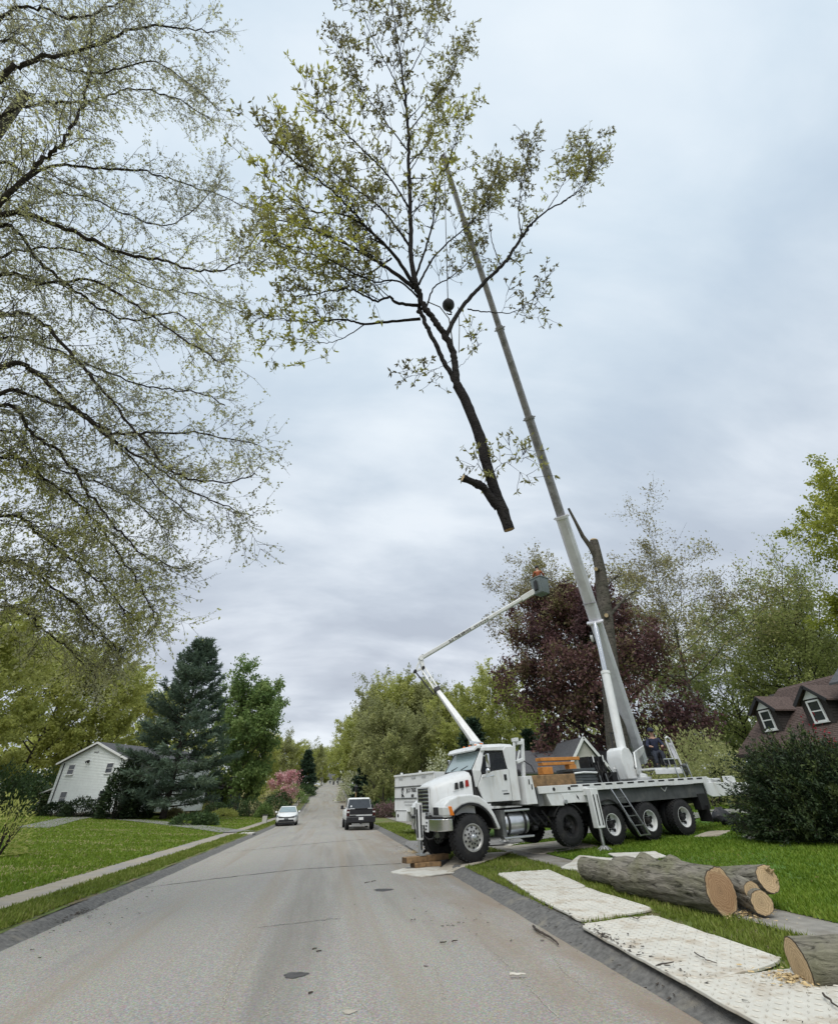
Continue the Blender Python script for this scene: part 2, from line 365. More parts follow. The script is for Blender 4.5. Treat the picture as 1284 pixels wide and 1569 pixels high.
# left driveway up to the white house, with its apron by the drain
def ribbon(name, pts, wid, z, material, kind='structure', n=40, lift=None):
    P = [Vector((p[0], p[1], 0)) for p in pts]; C = []
    for k in range(n + 1):                              # Catmull-Rom through the points
        t = k / n * (len(P) - 1); i = min(int(t), len(P) - 2); f = t - i
        a, b, c, d = P[max(i - 1, 0)], P[i], P[i + 1], P[min(i + 2, len(P) - 1)]
        C.append(.5 * ((2 * b) + (c - a) * f + (2 * a - 5 * b + 4 * c - d) * f * f + (3 * b - a - 3 * c + d) * f ** 3))
    V = []; F = []
    ws = wid if isinstance(wid, (list, tuple)) else [wid, wid]
    for k, c in enumerate(C):
        d = (C[min(k + 1, n)] - C[max(k - 1, 0)]).normalized(); sd = Vector((d.y, -d.x, 0))
        wk = np.interp(k / n, np.linspace(0, 1, len(ws)), ws)
        for s_ in (-.5, -.17, .17, .5):
            q = c + sd * wk * s_; V.append((q.x, q.y, G(q.x, q.y) + z))
    for k in range(n):
        for j in range(3): F.append((k * 4 + j, k * 4 + j + 1, k * 4 + j + 5, k * 4 + j + 4))
    o = npmesh(name, np.array(V), np.array(F), material, smooth=True)
    o['kind'] = kind; return o
dl = [onground(*p) for p in ((372, 1277), (300, 1268), (220, 1259), (130, 1253), (55, 1251))]
ribbon('driveway_left', [(-5.75, dl[0].y + .9)] + dl[1:], [2.4, 2.4, 2.1, 2.0], .045, m_drive)
ribbon('driveway_right', [(3.3, 21.6), (4.6, 21.6), (6.5, 21.8), (12, 23.0), (20, 25.5)], [4.4, 3.4, 3.0, 3.0], .05, m_drive)
ribbon('garden_path', [onground(1180, 1247), onground(1130, 1244), onground(1085, 1243)], [1.6, 1.6], .05, m_drive)

# tar-sealed seams across the road, hairline cracks and dark patches
m_tar = mat('crack_tar', (.055, .053, .05), .8, var=.2, vscale=8)
m_pale = mat('pale_crack', (.44, .40, .33), .9, var=.2, vscale=9)
m_patch = mat('road_patch', (.07, .066, .064), .8, var=.3, vscale=9, bump=.3)
def crownz(x, y): return float(prof(y)) + .035 * (1 - ((x + .55) / 3.98) ** 2)
def seam(name, pix, wid, material, jit_=.02, n=60, z=.006):
    P = [onground(*p) for p in pix]; mb = MB(); vs = []
    L = np.linspace(0, len(P) - 1, n)
    for k, t in enumerate(L):
        i = min(int(t), len(P) - 2); f = t - i; q = P[i].lerp(P[i + 1], f); d = (P[i + 1] - P[i]).normalized(); sd = Vector((d.y, -d.x, 0))
        q = q + sd * jit_ * rnd.gauss(0, 1); w_ = wid * rnd.uniform(.35, 1.2) / 2
        for s_ in (-1, 1):
            e = q + sd * w_ * s_; vs.append((e.x, e.y, crownz(e.x, e.y) + z))
    mb.add(vs, [(2 * k, 2 * k + 1, 2 * k + 3, 2 * k + 2) for k in range(n - 1)])
    return struct(mb.build(name, material, None, smooth=0))
seam('tar_seam', [(210, 1363), (330, 1349), (460, 1335), (615, 1325)], .055, m_tar)
seam('tar_seam', [(345, 1308), (455, 1297), (565, 1287)], .06, m_tar)
seam('tar_seam', [(462, 1271), (490, 1269)], .10, m_tar)
seam('tar_seam', [(395, 1427), (470, 1418), (522, 1412)], .018, m_tar)
for pix in ([(382, 1437), (374, 1470), (352, 1510), (338, 1556)], [(668, 1485), (676, 1515), (682, 1540)], [(757, 1462), (795, 1500), (856, 1566)], [(500, 1408), (497, 1425)], [(425, 1515), (415, 1545), (405, 1568)], [(548, 1538), (575, 1568)], [(848, 1468), (862, 1490), (905, 1525)], [(0, 1491), (30, 1487)], [(820, 1420), (835, 1434)]):
    seam('pale_crack', pix, .011, m_pale, .014, 70)
def blotch(name, px, py, rx, ry, material, z=.005, n=40):
    c = onground(px, py); vs = [(c.x, c.y, crownz(c.x, c.y) + z)]
    for k in range(n):
        a = 2 * PI * k / n; f = 1 + .12 * math.sin(3 * a + 1) + .08 * math.sin(7 * a)
        x, y = c.x + rx * f * math.cos(a), c.y + ry * f * math.sin(a); vs.append((x, y, crownz(x, y) + z))
    return struct(MB().add(vs, [(0, k + 1, (k + 1) % n + 1) for k in range(n)]).build(name, material, None, smooth=0))
blotch('road_patch', 452, 1502, .13, .10, m_patch); blotch('road_patch', 587, 1367, .20, .16, m_patch)
blotch('road_patch', 535, 1560, .06, .05, m_pale)

# ------------------------------------------------------------------ grass blades near the camera (nobody could count them)
def on_mat(x, y):                             # leave the boards and logs clear
    r = np.zeros(len(x), bool)
    for poly in MAT_POLYS:
        P = np.array(poly)[:, :2]; ins = np.ones(len(x), bool); sg = None
        for k in range(4):
            a, b = P[k], P[(k + 1) % 4]; c = (b[0] - a[0]) * (y - a[1]) - (b[1] - a[1]) * (x - a[0])
            s_ = np.sign((b[0] - a[0]) * (P[(k + 2) % 4][1] - a[1]) - (b[1] - a[1]) * (P[(k + 2) % 4][0] - a[0]))
            ins &= c * s_ > -.10
        r |= ins
    return r
def blades(name, n, amin, amax, dmin, dmax, keep, hgt, stops, seed, wmul=1.0):
    r = np.random.default_rng(seed); a = np.radians(r.uniform(amin, amax, n)); d = np.exp(r.uniform(math.log(dmin), math.log(dmax), n))
    x, y = d * np.sin(a), d * np.cos(a); k = keep(x, y) & ~on_mat(x, y)
    x, y, d = x[k], y[k], d[k]; n = len(x)
    pn = vnoise(x, y, 1.6, seed) * .6 + vnoise(x, y, 5, seed + 1) * .4
    k = (pn > -.42) | (r.random(n) < .22); x, y, d, pn = x[k], y[k], d[k], pn[k]; n = len(x)
    h = hgt(x, y) * r.uniform(.45, 1.5, n) * (1 + .3 * pn); wd = (.004 + .0011 * d) * r.uniform(.6, 1.3, n) * wmul
    t = r.uniform(0, 2 * PI, n); ln = r.uniform(.15, .95, n) * h; la = r.uniform(0, 2 * PI, n)
    z = gz(x, y) + .0
    V = np.empty((n, 3, 3)); cx, cy = np.cos(t) * wd, np.sin(t) * wd
    V[:, 0] = np.stack([x - cx, y - cy, z], 1); V[:, 1] = np.stack([x + cx, y + cy, z], 1)
    V[:, 2] = np.stack([x + np.cos(la) * ln, y + np.sin(la) * ln, z + h], 1)
    tint = np.clip(.5 + .42 * pn + r.normal(0, .16, n), 0, 1)
    return stuff(npmesh(name, V.reshape(-1, 3), np.arange(3 * n).reshape(-1, 3), leafmat(name + '_blades', stops, .3), tint=np.repeat(tint, 3)))

# ================================================================== buildings
m_siding = mat('white_siding', (.76, .80, .79), .6, var=.06, vscale=2, bump=.1)
m_trimw = mat('white_trim', (.74, .75, .74), .5, var=.05)
m_glassd = mat('dark_window_glass', (.03, .035, .04), .08, var=.3, spec=.8)
m_roofdk = mat('grey_shingles', (.085, .085, .09), .9, var=.3, vscale=6, bump=.6, bscale=25)
m_roofbr = mat('brown_shingles', (.088, .062, .054), .95, var=.5, vscale=11, bump=1., bscale=22, col2=(.125, .09, .078), c2=(.5, .6), dscale=7)
m_shing = mat('dark_wood_shingles', (.040, .034, .031), .9, var=.4, vscale=9, bump=.8, bscale=20)
m_brick = mat('chimney_brick', (.22, .10, .075), .9, var=.3, vscale=12, bump=.5)
m_beige = mat('beige_wall', (.44, .43, .38), .8, var=.08, vscale=2)
m_dark = mat('dark_grey', (.03, .03, .032), .8)  # plain dark grey of downspout, vent, trim, lid and door

def window(par, x, z0, wd, ht, y, rows=2, fw=.055, fm=None, label=None):
    """a sash window in a wall that looks along -y; frame > pane, sill"""
    fm = fm or m_trimw; b = MB()
    for (cx, cz, sx, sz) in ((x - wd / 2, z0 + ht / 2, fw, ht + fw), (x + wd / 2, z0 + ht / 2, fw, ht + fw)): b.box((cx, y - .03, cz), (sx, .09, sz))
    b.box((x, y - .03, z0 + ht), (wd - fw, .09, fw)); b.box((x, y - .03, z0), (wd - fw, .09, fw))
    for k in range(1, rows): b.box((x, y - .025, z0 + ht * k / rows), (wd - fw, .07, fw * .7))
    f = b.build('window', fm, par, smooth=0)
    if label: lab(f, label)
    for k in range(rows):
        MB().box((x, y - .034, z0 + ht * (k + .5) / rows), (wd - fw, .012, ht / rows - fw * .85)).build('pane', m_glassd, f, smooth=0)
    MB().box((x, y - .06, z0 - fw * .9), (wd + .2, .14, .05)).build('sill', fm, f, smooth=0)
    return f
def roofslab(b, a0, a1, b0, b1, th=.12):              # a sloping slab between an eave line a0-a1 and a ridge line b0-b1
    up = Vector((0, 0, th)); vs = [Vector(v) for v in (a0, a1, b1, b0)]
    b.add(vs + [v + up for v in vs], [(0, 1, 2, 3), (7, 6, 5, 4), (0, 4, 5, 1), (1, 5, 6, 2), (2, 6, 7, 3), (3, 7, 4, 0)])

# --- white two-storey house across the left lawn
hl = thing('house', 'white clapboard two-storey house with gable end and dark sash windows beyond left lawn', 'house', (-30.8, 64.6, 1.15), math.atan2(-.476, .88))
Wd, Ez, Az, Dp = 9.8, 4.95, 6.75, 13.0
MB().prism([(0, 0), (Wd, 0), (Wd, Ez), (Wd / 2, Az), (0, Ez)], 'y', .03, Dp).build('wall', m_siding, hl, smooth=0)
sb = MB(); k = 0
while k * .15 < Az - .1:
    z0, z1 = k * .15, k * .15 + .15
    ins = max(0, (z1 - Ez) / (Az - Ez) * Wd / 2)
    if ins < Wd / 2 - .1: sb.add([(ins, -.028, z0), (Wd - ins, -.028, z0), (Wd - ins, .02, z1), (ins, .02, z1), (ins, .03, z0), (Wd - ins, .03, z0)], [(0, 1, 2, 3), (0, 4, 5, 1)])
    k += 1
stuff(sb.build('siding', m_siding, hl, smooth=0))
b = MB(); sl = (Az - Ez) / (Wd / 2)
roofslab(b, (-.4, -.3, Ez - .4 * sl), (-.4, Dp + .3, Ez - .4 * sl), (Wd / 2, -.3, Az), (Wd / 2, Dp + .3, Az)); roofslab(b, (Wd + .4, -.3, Ez - .4 * sl), (Wd + .4, Dp + .3, Ez - .4 * sl), (Wd / 2, -.3, Az), (Wd / 2, Dp + .3, Az))
rf = b.build('roof', m_roofdk, hl, smooth=0)
b = MB()
for s_ in (0, 1):
    x0, x1 = ((-.42, Wd / 2), (Wd + .42, Wd / 2))[s_]
    b.beam((x0, -.33, Ez - .42 * sl + .02), (x1, -.33, Az + .02), .04, .2, (0, 1, 0)) if False else b.taperbeam((x0, -.33, Ez - .42 * sl + .03), (x1, -.33, Az + .03), .05, .2, .05, .2)
b.build('rake_trim', m_trimw, hl, smooth=0)
for x, z, wd_, h_ in ((1.9, 3.75, .95, .95), (2.1, .95, .95, 1.15), (7.6, 3.7, .95, .95), (7.75, .95, .95, 1.15)): window(hl, x, z, wd_, h_, -.01, fm=m_trimw)
MB().tube([(.55, -.07, 4.9), (.55, -.07, .1)], .05, 8).build('downspout', m_dark, hl)
fl = MB(); fl.box((4.2, -.1, 5.0), (.2, .12, .12)); fl.cyl((4.1, -.12, 4.98), (3.98, -.3, 4.85), .05, .11, 10); fl.cyl((4.3, -.12, 4.98), (4.42, -.3, 4.85), .05, .11, 10); fl.build('floodlight', m_dark, hl)
MB().box((Wd / 2, -.02, 5.85), (.7, .05, .08)).build('gable_vent', m_dark, hl)
MB().box((Wd / 2, -.02, .08), (Wd, .08, .16)).build('foundation', m_walk, hl)
pr = MB(); roofslab(pr, (-2.3, .3, 1.95), (-2.3, 6, 1.95), (.0, .3, 2.5), (.0, 6, 2.5), .14); po = pr.build('porch_roof', m_trimw, hl, smooth=0)
for y_ in (.5, 3.1, 5.7): MB().box((-2.1, y_, 1.0), (.14, .14, 2.0)).build('porch_post', m_trimw, po)
MB().box((-1.1, 3.1, .1), (2.3, 5.8, .2)).build('porch_floor', m_walk, po)

# --- brown-shingled house on the right, dormers towards the road
hb = thing('house', 'brown shingled house with two white-framed dormer windows behind dark yew bush', 'house', (29.2, 32.4, 1.2), -PI / 2)
EZ, SL, LN = 2.95, .93, 17.0
RZ = EZ + .0 + 4.3 * SL
MB().prism([(.15, 0), (8.45, 0), (8.45, EZ), (4.3, RZ - .12), (.15, EZ)], 'x', .25, LN).build('wall', m_shing, hb, smooth=0)
b = MB(); roofslab(b, (-.0, -.42, EZ - .42 * SL + .0), (LN, -.42, EZ - .42 * SL), (1.3, 4.3, RZ), (LN, 4.3, RZ), .14); roofslab(b, (0, 9.0, EZ - .42 * SL), (LN, 9.0, EZ - .42 * SL), (1.3, 4.3, RZ), (LN, 4.3, RZ), .14)
# shingle courses: rows with a small step each
k = 0
while k * .16 < 6.2:
    t0, t1 = k * .16 / 6.45, (k * .16 + .16) / 6.45
    y0, y1 = -.42 + 4.72 * t0, -.42 + 4.72 * t1; q0, q1 = 1.3 * t0, 1.3 * t1; za, zb = EZ - .42 * SL + .145 + 4.72 * t0 * SL, EZ - .42 * SL + .145 + 4.72 * t1 * SL
    b.add([(q0, y0, za + .03), (LN, y0, za + .03), (LN, y1, zb), (q1, y1, zb), (q0, y0, za), (LN, y0, za)], [(0, 1, 2, 3), (0, 4, 5, 1)]); k += 1
rb = b.build('roof', m_roofbr, hb, smooth=0)
MB().box((LN / 2, -.48, EZ - .42 * SL + .03), (LN, .1, .2)).build('gutter', m_shing, hb)
def dormer(xc):
    w2, yf, zb, zt, za = .86, .80, 3.88, 5.38, 6.15
    d = MB().prism([(xc - w2, zb), (xc + w2, zb), (xc + w2, zt), (xc, za - .08), (xc - w2, zt)], 'y', yf, 3.9).build('dormer', m_shing, hb, smooth=0)
    for s_ in (-1, 1):                                 # rows of wood shingles down the cheeks
        c = MB()
        for q in range(9):
            z0 = zb + .17 * q; c.add([(xc + s_ * (w2 + .03), yf, z0), (xc + s_ * (w2 + .03), 3.6, z0), (xc + s_ * (w2 + .004), 3.6, z0 + .17), (xc + s_ * (w2 + .004), yf, z0 + .17), (xc + s_ * w2, yf, z0), (xc + s_ * w2, 3.6, z0)], [(0, 1, 2, 3), (0, 4, 5, 1)])
        stuff(c.build('cheek_shingles', m_shing, d, smooth=0))
    r_ = MB(); sl_ = (za - zt) / w2
    for s_ in (-1, 1): roofslab(r_, (xc + s_ * (w2 + .3), yf - .3, zt - .3 * sl_), (xc + s_ * (w2 + .3), 3.6, zt - .3 * sl_), (xc, yf - .3, za), (xc, 4.2, za), .1)
    r_.build('dormer_roof', m_roofbr, d, smooth=0)
    MB().prism([(xc - .58, zt + .02), (xc + .58, zt + .02), (xc, za - .2)], 'y', yf - .05, yf - .005).build('gable_panel', m_trimw, d, smooth=0)
    t = MB()
    for s_ in (-1, 1): t.taperbeam((xc + s_ * (w2 + .28), yf - .3, zt - .27 * sl_ - .02), (xc, yf - .3, za - .03), .05, .2, .05, .2)
    t.build('rake_trim', m_dark, d, smooth=0)
    wn = window(d, xc, 4.08, .82, 1.17, yf - .01, fw=.1)
    g = MB()
    for q in (-.13, .13): g.box((xc + q, yf - .02, 4.96), (.02, .03, .5))
    g.box((xc, yf - .02, 4.96), (.74, .03, .02)); g.build('muntin', m_trimw, wn, smooth=0)
dormer(2.72); dormer(6.55)
tg = MB(); roofslab(tg, (8.0, .9, 5.9), (12.0, .9, 5.9), (8.0, 3.6, 7.9), (12.0, 3.6, 7.9), .12); tg.prism([(.9, 4.4), (5.4, 4.4), (5.4, 5.9), (3.6, 7.85), (1.2, 5.95)], 'x', 8.3, 12.0); tg.build('upper_gable', m_roofdk, hb, smooth=0)
for x_ in (1.2, 4.0, 7.2): window(hb, x_, .9, 1.0, 1.3, .14)

# --- grey-roofed house behind the crane truck
hg = thing('house', 'low beige house with grey roof and white-edged gable behind the crane truck', 'house', (15.6, 41.5, .6), 0)
MB().box((6.5, 5.0, 1.45), (12.5, 8, 2.9)).build('wall', m_beige, hg, smooth=0)
b = MB(); roofslab(b, (-.3, .6, 2.75), (13.2, .6, 2.75), (.7, 5, 4.75), (12.6, 5, 4.75)); roofslab(b, (-.3, 9.4, 2.75), (13.2, 9.4, 2.75), (.7, 5, 4.75), (12.6, 5, 4.75)); b.build('roof', m_roofdk, hg, smooth=0)
gb = MB().prism([(4.2, 0), (7.8, 0), (7.8, 2.75), (6.0, 5.25), (4.2, 2.75)], 'y', -.6, 4.5).build('gable', m_beige, hg, smooth=0)
b = MB()
for s_ in (-1, 1): roofslab(b, (6 + s_ * 2.15, -.8, 2.6), (6 + s_ * 2.15, 4.6, 2.6), (6, -.8, 5.35), (6, 4.6, 5.35), .1)
b.build('gable_roof', m_roofdk, gb, smooth=0)
b = MB()
for s_ in (-1, 1): b.taperbeam((6 + s_ * 2.15, -.83, 2.66), (6, -.83, 5.4), .06, .22, .06, .22)
b.build('rake_trim', m_trimw, gb, smooth=0)
window(hg, 6.6, 1.0, 1.0, 1.3, -.61); window(hg, 2.2, 1.0, 1.2, 1.2, .98); window(hg, 10.4, 1.0, 1.4, 1.2, .98)

# --- low house half hidden by shrubs beyond the pine, and the house that closes the street
p = at(310, 1215, 78); hn = thing('house', 'low dark blue house mostly hidden by shrubs right of the pine', 'house', (p.x - 3, 79, G(p.x, 79)), math.radians(-14))
m_blue = mat('blue_wall', (.05, .07, .12), .7, var=.1)
MB().box((0, 4, 1.4), (11, 7, 2.8)).build('wall', m_blue, hn, smooth=0)
b = MB(); roofslab(b, (-5.9, 0, 2.7), (5.9, 0, 2.7), (-5.6, 4, 4.2), (5.6, 4, 4.2)); roofslab(b, (-5.9, 8, 2.7), (5.9, 8, 2.7), (-5.6, 4, 4.2), (5.6, 4, 4.2)); b.build('roof', m_roofdk, hn, smooth=0)
window(hn, 3.6, 1.0, 1.4, 1.3, .49); window(hn, -2, 1.0, 1.4, 1.3, .49)
p = at(512, 1200, 322); hf = thing('house', 'far grey-roofed house closing the top of the street', 'house', (p.x, 322, float(prof(322))), 0)
MB().box((0, 5, 1.7), (17, 8, 3.4)).build('wall', m_beige, hf, smooth=0)
b = MB(); roofslab(b, (-9, .4, 3.2), (9, .4, 3.2), (-8.6, 5, 6.0), (8.6, 5, 6.0), .2); roofslab(b, (-9, 9.6, 3.2), (9, 9.6, 3.2), (-8.6, 5, 6.0), (8.6, 5, 6.0), .2); b.build('roof', m_roofdk, hf, smooth=0)
for x_ in (-6, -2.5, 2, 5.5): window(hf, x_, 1.0, 1.5, 1.5, .97, fw=.16)
MB().box((-.3, .95, 1.1), (1.0, .1, 2.2)).build('door', m_dark, hf, smooth=0)

# --- street furniture
m_wood = mat('weathered_timber', (.27, .17, .085), .85, var=.35, vscale=7, bump=.5, bscale=30, col2=(.16, .105, .06), c2=(.5, .68), dscale=5)
m_black = mat('black_metal', (.018, .018, .02), .5, var=.2)
m_white = mat('white_paint', (.73, .74, .73), .36, var=.06, vscale=2.5, spec=.5, col2=(.52, .49, .43), c2=(.52, .82), dscale=2.4, bump=.03, bscale=9)
for _n in m_white.node_tree.nodes:                       # grime runs down the paint in streaks
    if _n.bl_idname == 'ShaderNodeMapping': _n.inputs['Scale'].default_value = (2.2, 2.2, .45)
p = at(545, 1225, 56); lp = thing('street_lamp', 'slim wooden lamp post with black lantern at the right verge beyond pickup', 'lamp post', (p.x, 56, G(p.x, 56)))
MB().tube([(0, 0, 0), (0, 0, 2.55)], [.07, .055], 10).build('post', m_wood, lp)
lt = MB().lathe([(.06, 0), (.16, .08), (.2, .42), (.24, .44), (.05, .62), (.02, .7)], (0, 0, 2.5), (0, 0, 1), 10).build('lantern', m_black, lp)
MB().cyl((0, 0, 2.62), (0, 0, 2.88), .14, .18, 10).build('glass', m_trimw, lt)
p = at(539, 1230, 47); tag(MB().box((0, 0, .45), (.16, .16, .9)).add([(-.08, -.08, .9), (.08, -.08, .9), (.08, .08, .9), (-.08, .08, .9), (0, 0, 1.0)], [(0, 1, 4), (1, 2, 4), (2, 3, 4), (3, 0, 4)]).build('marker_post', m_white), 'short square white post on the verge ahead of the pickup', 'post').location = (p.x + .25, 47, G(p.x, 47))
def mailbox(px, py, Y, label):
    q = at(px, py, Y); t = thing('mailbox', label, 'mailbox', (q.x, Y, G(q.x, Y)), 0, 'mailboxes at the left kerb')
    MB().box((0, 0, .5), (.1, .1, 1.0)).build('post', m_wood, t)
    b = MB(); pr_ = [(.11 * math.cos(a), .11 * math.sin(a)) for a in np.linspace(0, PI, 9)]; b.prism([(-.11, -.16)] + [(.11, -.16)] + [(u, v) for u, v in pr_], 'y', -.25, .25)
    bx = b.build('box', m_black, t); bx.location = (0, 0, 1.17)
    MB().box((.13, .1, .08), (.015, .04, .2)).build('flag', mat('red_flag', (.4, .03, .02)), bx)
mailbox(447, 1234, 84, 'black mailbox on a post nearest the white sedan'); mailbox(458, 1229, 98, 'farther black mailbox on a post uphill beyond the sedan')
p = onground(405, 1262); t = thing('bin', 'small pale square bin with dark lid beside the left pavement', 'bin', (p.x, p.y, p.z)); MB().box((0, 0, .3), (.42, .42, .6)).build('body', m_beige, t, bev=.03); MB().box((0, 0, .63), (.46, .46, .07)).build('lid', m_dark, t, bev=.02)
p = onground(390, 1280); dg = thing('drain_inlet', 'concrete drain inlet with dark mouth in the left kerb', 'drain', (-4.62, p.y, 0))
MB().box((-.35, 0, .105), (.8, 1.5, .13)).build('slab', mat('pale_concrete', (.47, .45, .41), .9, var=.15, vscale=8, bump=.3), dg, bev=.02); MB().box((.03, 0, .03), (.14, 1.2, .11)).build('mouth', m_black, dg)

# ================================================================== crane truck
m_chrome = mat('chrome', (.62, .63, .64), .16, metal=1., var=.05)
m_alu = mat('aluminium', (.55, .56, .57), .32, metal=.9, var=.12, vscale=6)
m_tyre = mat('tyre_rubber', (.018, .018, .019), .85, var=.35, vscale=8, bump=.3, bscale=40, col2=(.05, .046, .04), c2=(.55, .75), dscale=4)
m_frame = mat('chassis_black', (.014, .014, .015), .6, var=.4, vscale=5, col2=(.04, .035, .03), c2=(.55, .7))
m_panel = mat('grey_side_panel', (.085, .09, .09), .55, var=.35, vscale=2.5, col2=(.16, .16, .15), c2=(.5, .7), dscale=2)
m_boom = mat('grey_boom_paint', (.67, .665, .71), .5, var=.08, vscale=2.2, col2=(.46, .455, .49), c2=(.52, .8), dscale=1.5)
m_boomd = mat('greased_boom_steel', (.275, .265, .29), .5, var=.3, vscale=3, col2=(.12, .12, .12), c2=(.5, .7), dscale=2.4)
m_amber = mat('amber_lens', (.75, .20, .02), .2, var=.1, coat=.5)
m_lens = mat('clear_lens', (.62, .62, .60), .12, var=.1, spec=.8)
m_red = mat('red_lens', (.35, .02, .015), .25)
m_int = mat('cab_interior', (.035, .034, .034), .8, var=.3)
m_wglass = bpy.data.materials.new('sky_tinted_windscreen'); m_wglass.use_nodes = True
_t = m_wglass.node_tree; _b = _t.nodes['Principled BSDF']; _b.inputs['Base Color'].default_value = (.42, .52, .53, 1); _b.inputs['Roughness'].default_value = .08; _b.inputs['Alpha'].default_value = .82  # pale base colour stands in for the sky mirrored in the glass
m_sglass = bpy.data.materials.new('side_glass'); m_sglass.use_nodes = True
_b = m_sglass.node_tree.nodes['Principled BSDF']; _b.inputs['Base Color'].default_value = (.02, .025, .03, 1); _b.inputs['Roughness'].default_value = .05; _b.inputs['Alpha'].default_value = .45

_a = math.radians(14.0); _p = math.radians(-1.8)
tf = Vector((-math.cos(_a) * math.cos(_p), -math.sin(_a) * math.cos(_p), math.sin(_p))); tl = Vector((math.sin(_a), -math.cos(_a), 0)); tu = tf.cross(tl)
TRM = Matrix((tf, tl, tu)).transposed().to_4x4(); TRM.translation = Vector((3.82, 16.41, .16))
ct = thing('crane_truck', 'long white crane truck standing across the right verge with raised telescopic boom', 'crane truck', mw=TRM)
def P4(b, n, m_, par=None, **k): return b.build(n, m_, ct if par is None else par, **k)

def wheel(par, x, y, z, r, wd, side, dish, bolts=10, rim_m=None, hub='alu'):
    """tyre with tread blocks, rim, hub; the wheel is a part, rim and nuts are its sub-parts"""
    b = MB(); s_ = side
    prof_ = [(r * .56, -.5), (r * .60, -.56), (r * .80, -.53), (r * .94, -.47), (r * .985, -.40), (r, -.25), (r, .25), (r * .985, .40), (r * .94, .47), (r * .80, .53), (r * .60, .56), (r * .56, .5)]
    b.lathe([(a, h * wd) for a, h in prof_], (x, y, z), (0, s_, 0), 40, False)
    n = 34
    for k in range(n):
        for q in (-.36, -.12, .12, .36):
            a = 2 * PI * (k + (.5 if q in (-.12, .36) else 0)) / n
            R = Matrix.Rotation(-a, 3, 'Y'); c = R @ Vector((0, 0, r)); b.box(Vector((x, y + q * wd, z)) + c, (2 * PI * r / n * .62, wd * .2, .035), R)
    wh = b.build('wheel', m_tyre, par, smooth=40)
    rm = MB(); R_ = r * .575
    if dish > 0:                                       # deep rear rim
        rm.lathe([(R_, wd * .5), (R_ * 1.02, wd * .53), (R_ * .95, wd * .53), (R_ * .9, wd * .40), (R_ * .86, wd * .5 - dish * .75), (R_ * .55, wd * .5 - dish), (R_ * .2, wd * .5 - dish - .005)], (x, y, z), (0, s_, 0), 32, False)
    else:
        rm.lathe([(R_, wd * .5), (R_ * 1.02, wd * .55), (R_ * .95, wd * .55), (R_ * .9, wd * .48), (R_ * .82, wd * .44), (R_ * .6, wd * .47), (R_ * .42, wd * .50), (R_ * .36, wd * .50)], (x, y, z), (0, s_, 0), 32, False)
    rm.build('rim', rim_m or m_white, wh)
    hb_ = MB(); off = wd * .5 - max(dish, .03)
    hb_.lathe([(R_ * .36, off - .02), (R_ * .36, off + .06), (R_ * .28, off + .12), (R_ * .2, off + .15 + (.03 if dish > 0 else 0)), (.01, off + .16)], (x, y, z), (0, s_, 0), 20); hb_.build('hub', m_frame if dish > 0 else m_alu, wh)
    nb = MB()
    for k in range(bolts):
        a = 2 * PI * k / bolts; c = Vector((x + math.cos(a) * R_ * .47, y + s_ * (off + .01), z + math.sin(a) * R_ * .47)); nb.cyl(c, c + Vector((0, s_ * .04, 0)), .022, n=6)
        if dish <= 0:
            c2 = Vector((x + math.cos(a + .3) * R_ * .73, y + s_ * (wd * .452), z + math.sin(a + .3) * R_ * .73)); nb.cyl(c2, c2 + Vector((0, s_ * .012, 0)), .028, n=10)
        elif k % 2 == 0:
            c2 = Vector((x + math.cos(a + .3) * R_ * .68, y + s_ * (wd * .5 - dish * .86), z + math.sin(a + .3) * R_ * .68)); nb.cyl(c2, c2 + Vector((0, s_ * .03, 0)), .05, n=10)
    nb.build('wheel_nuts', m_frame, wh)
    return wh
m_rimf = mat('silver_rim', (.46, .45, .43), .4, metal=.55, var=.15, vscale=7)
for s_ in (1, -1): wheel(ct, 0, s_ * 1.0, .565, .565, .40, s_, 0, rim_m=m_rimf)
for xk in (-3.55, -5.28, -6.95, -8.62):
    for s_ in (1, -1):
        r_ = .525; z_ = .525 if xk < -4 else .60
        if xk > -4: wheel(ct, xk, s_ * 1.0, z_, r_, .34, s_, .16, rim_m=m_frame)
        else:
            wheel(ct, xk, s_ * 1.06, z_, r_, .29, s_, .17)
            iw = MB().lathe([(r_ * .56, -.14), (r_ * .95, -.13), (r_, -.08), (r_, .08), (r_ * .95, .13), (r_ * .56, .14), (.1, .1)], (xk, s_ * .70, z_), (0, 1, 0), 30); iw.build('inner_tyre', m_tyre, ct)
    MB().cyl((xk, -.9, z_), (xk, .9, z_), .09, n=10).build('axle', m_frame, ct)
MB().cyl((0, -.9, .565), (0, .9, .565), .07, n=10).build('axle', m_frame, ct)
# chassis
for s_ in (1, -1): P4(MB().box((-4.7, s_ * .45, 1.0), (11.4, .09, .28)), 'frame_rail', m_frame)
b = MB()
for xk in np.arange(-9.8, 1.0, .9): b.box((xk, 0, 1.0), (.12, .82, .2))
P4(b, 'cross_members', m_frame)
b = MB(); b.box((-.1, 0, .98), (1.6, .6, .5)); b.cyl((.4, 0, .75), (-1.2, 0, .75), .25, n=12); b.cyl((-1.5, 0, .78), (-5.2, 0, .72), .06, n=8); b.box((-6.9, 0, .78), (3.9, .9, .34)); P4(b, 'driveline', m_frame)
b = MB()
for k in range(7):
    x0 = -1.9 - .28 * k; b.tube([(x0, .9, 1.0 + .05 * (k % 2)), (x0 - .15, .98, .82), (x0 - .3, .95, .72 - .03 * k), (x0 - .5, .85, .8)], .03, 6)
b.cyl((-2.25, .6, .8), (-3.0, .6, .8), .14, n=12); b.cyl((-2.3, .92, .62), (-2.45, .92, .62), .07, n=10); P4(b, 'hoses_and_tanks', m_frame)
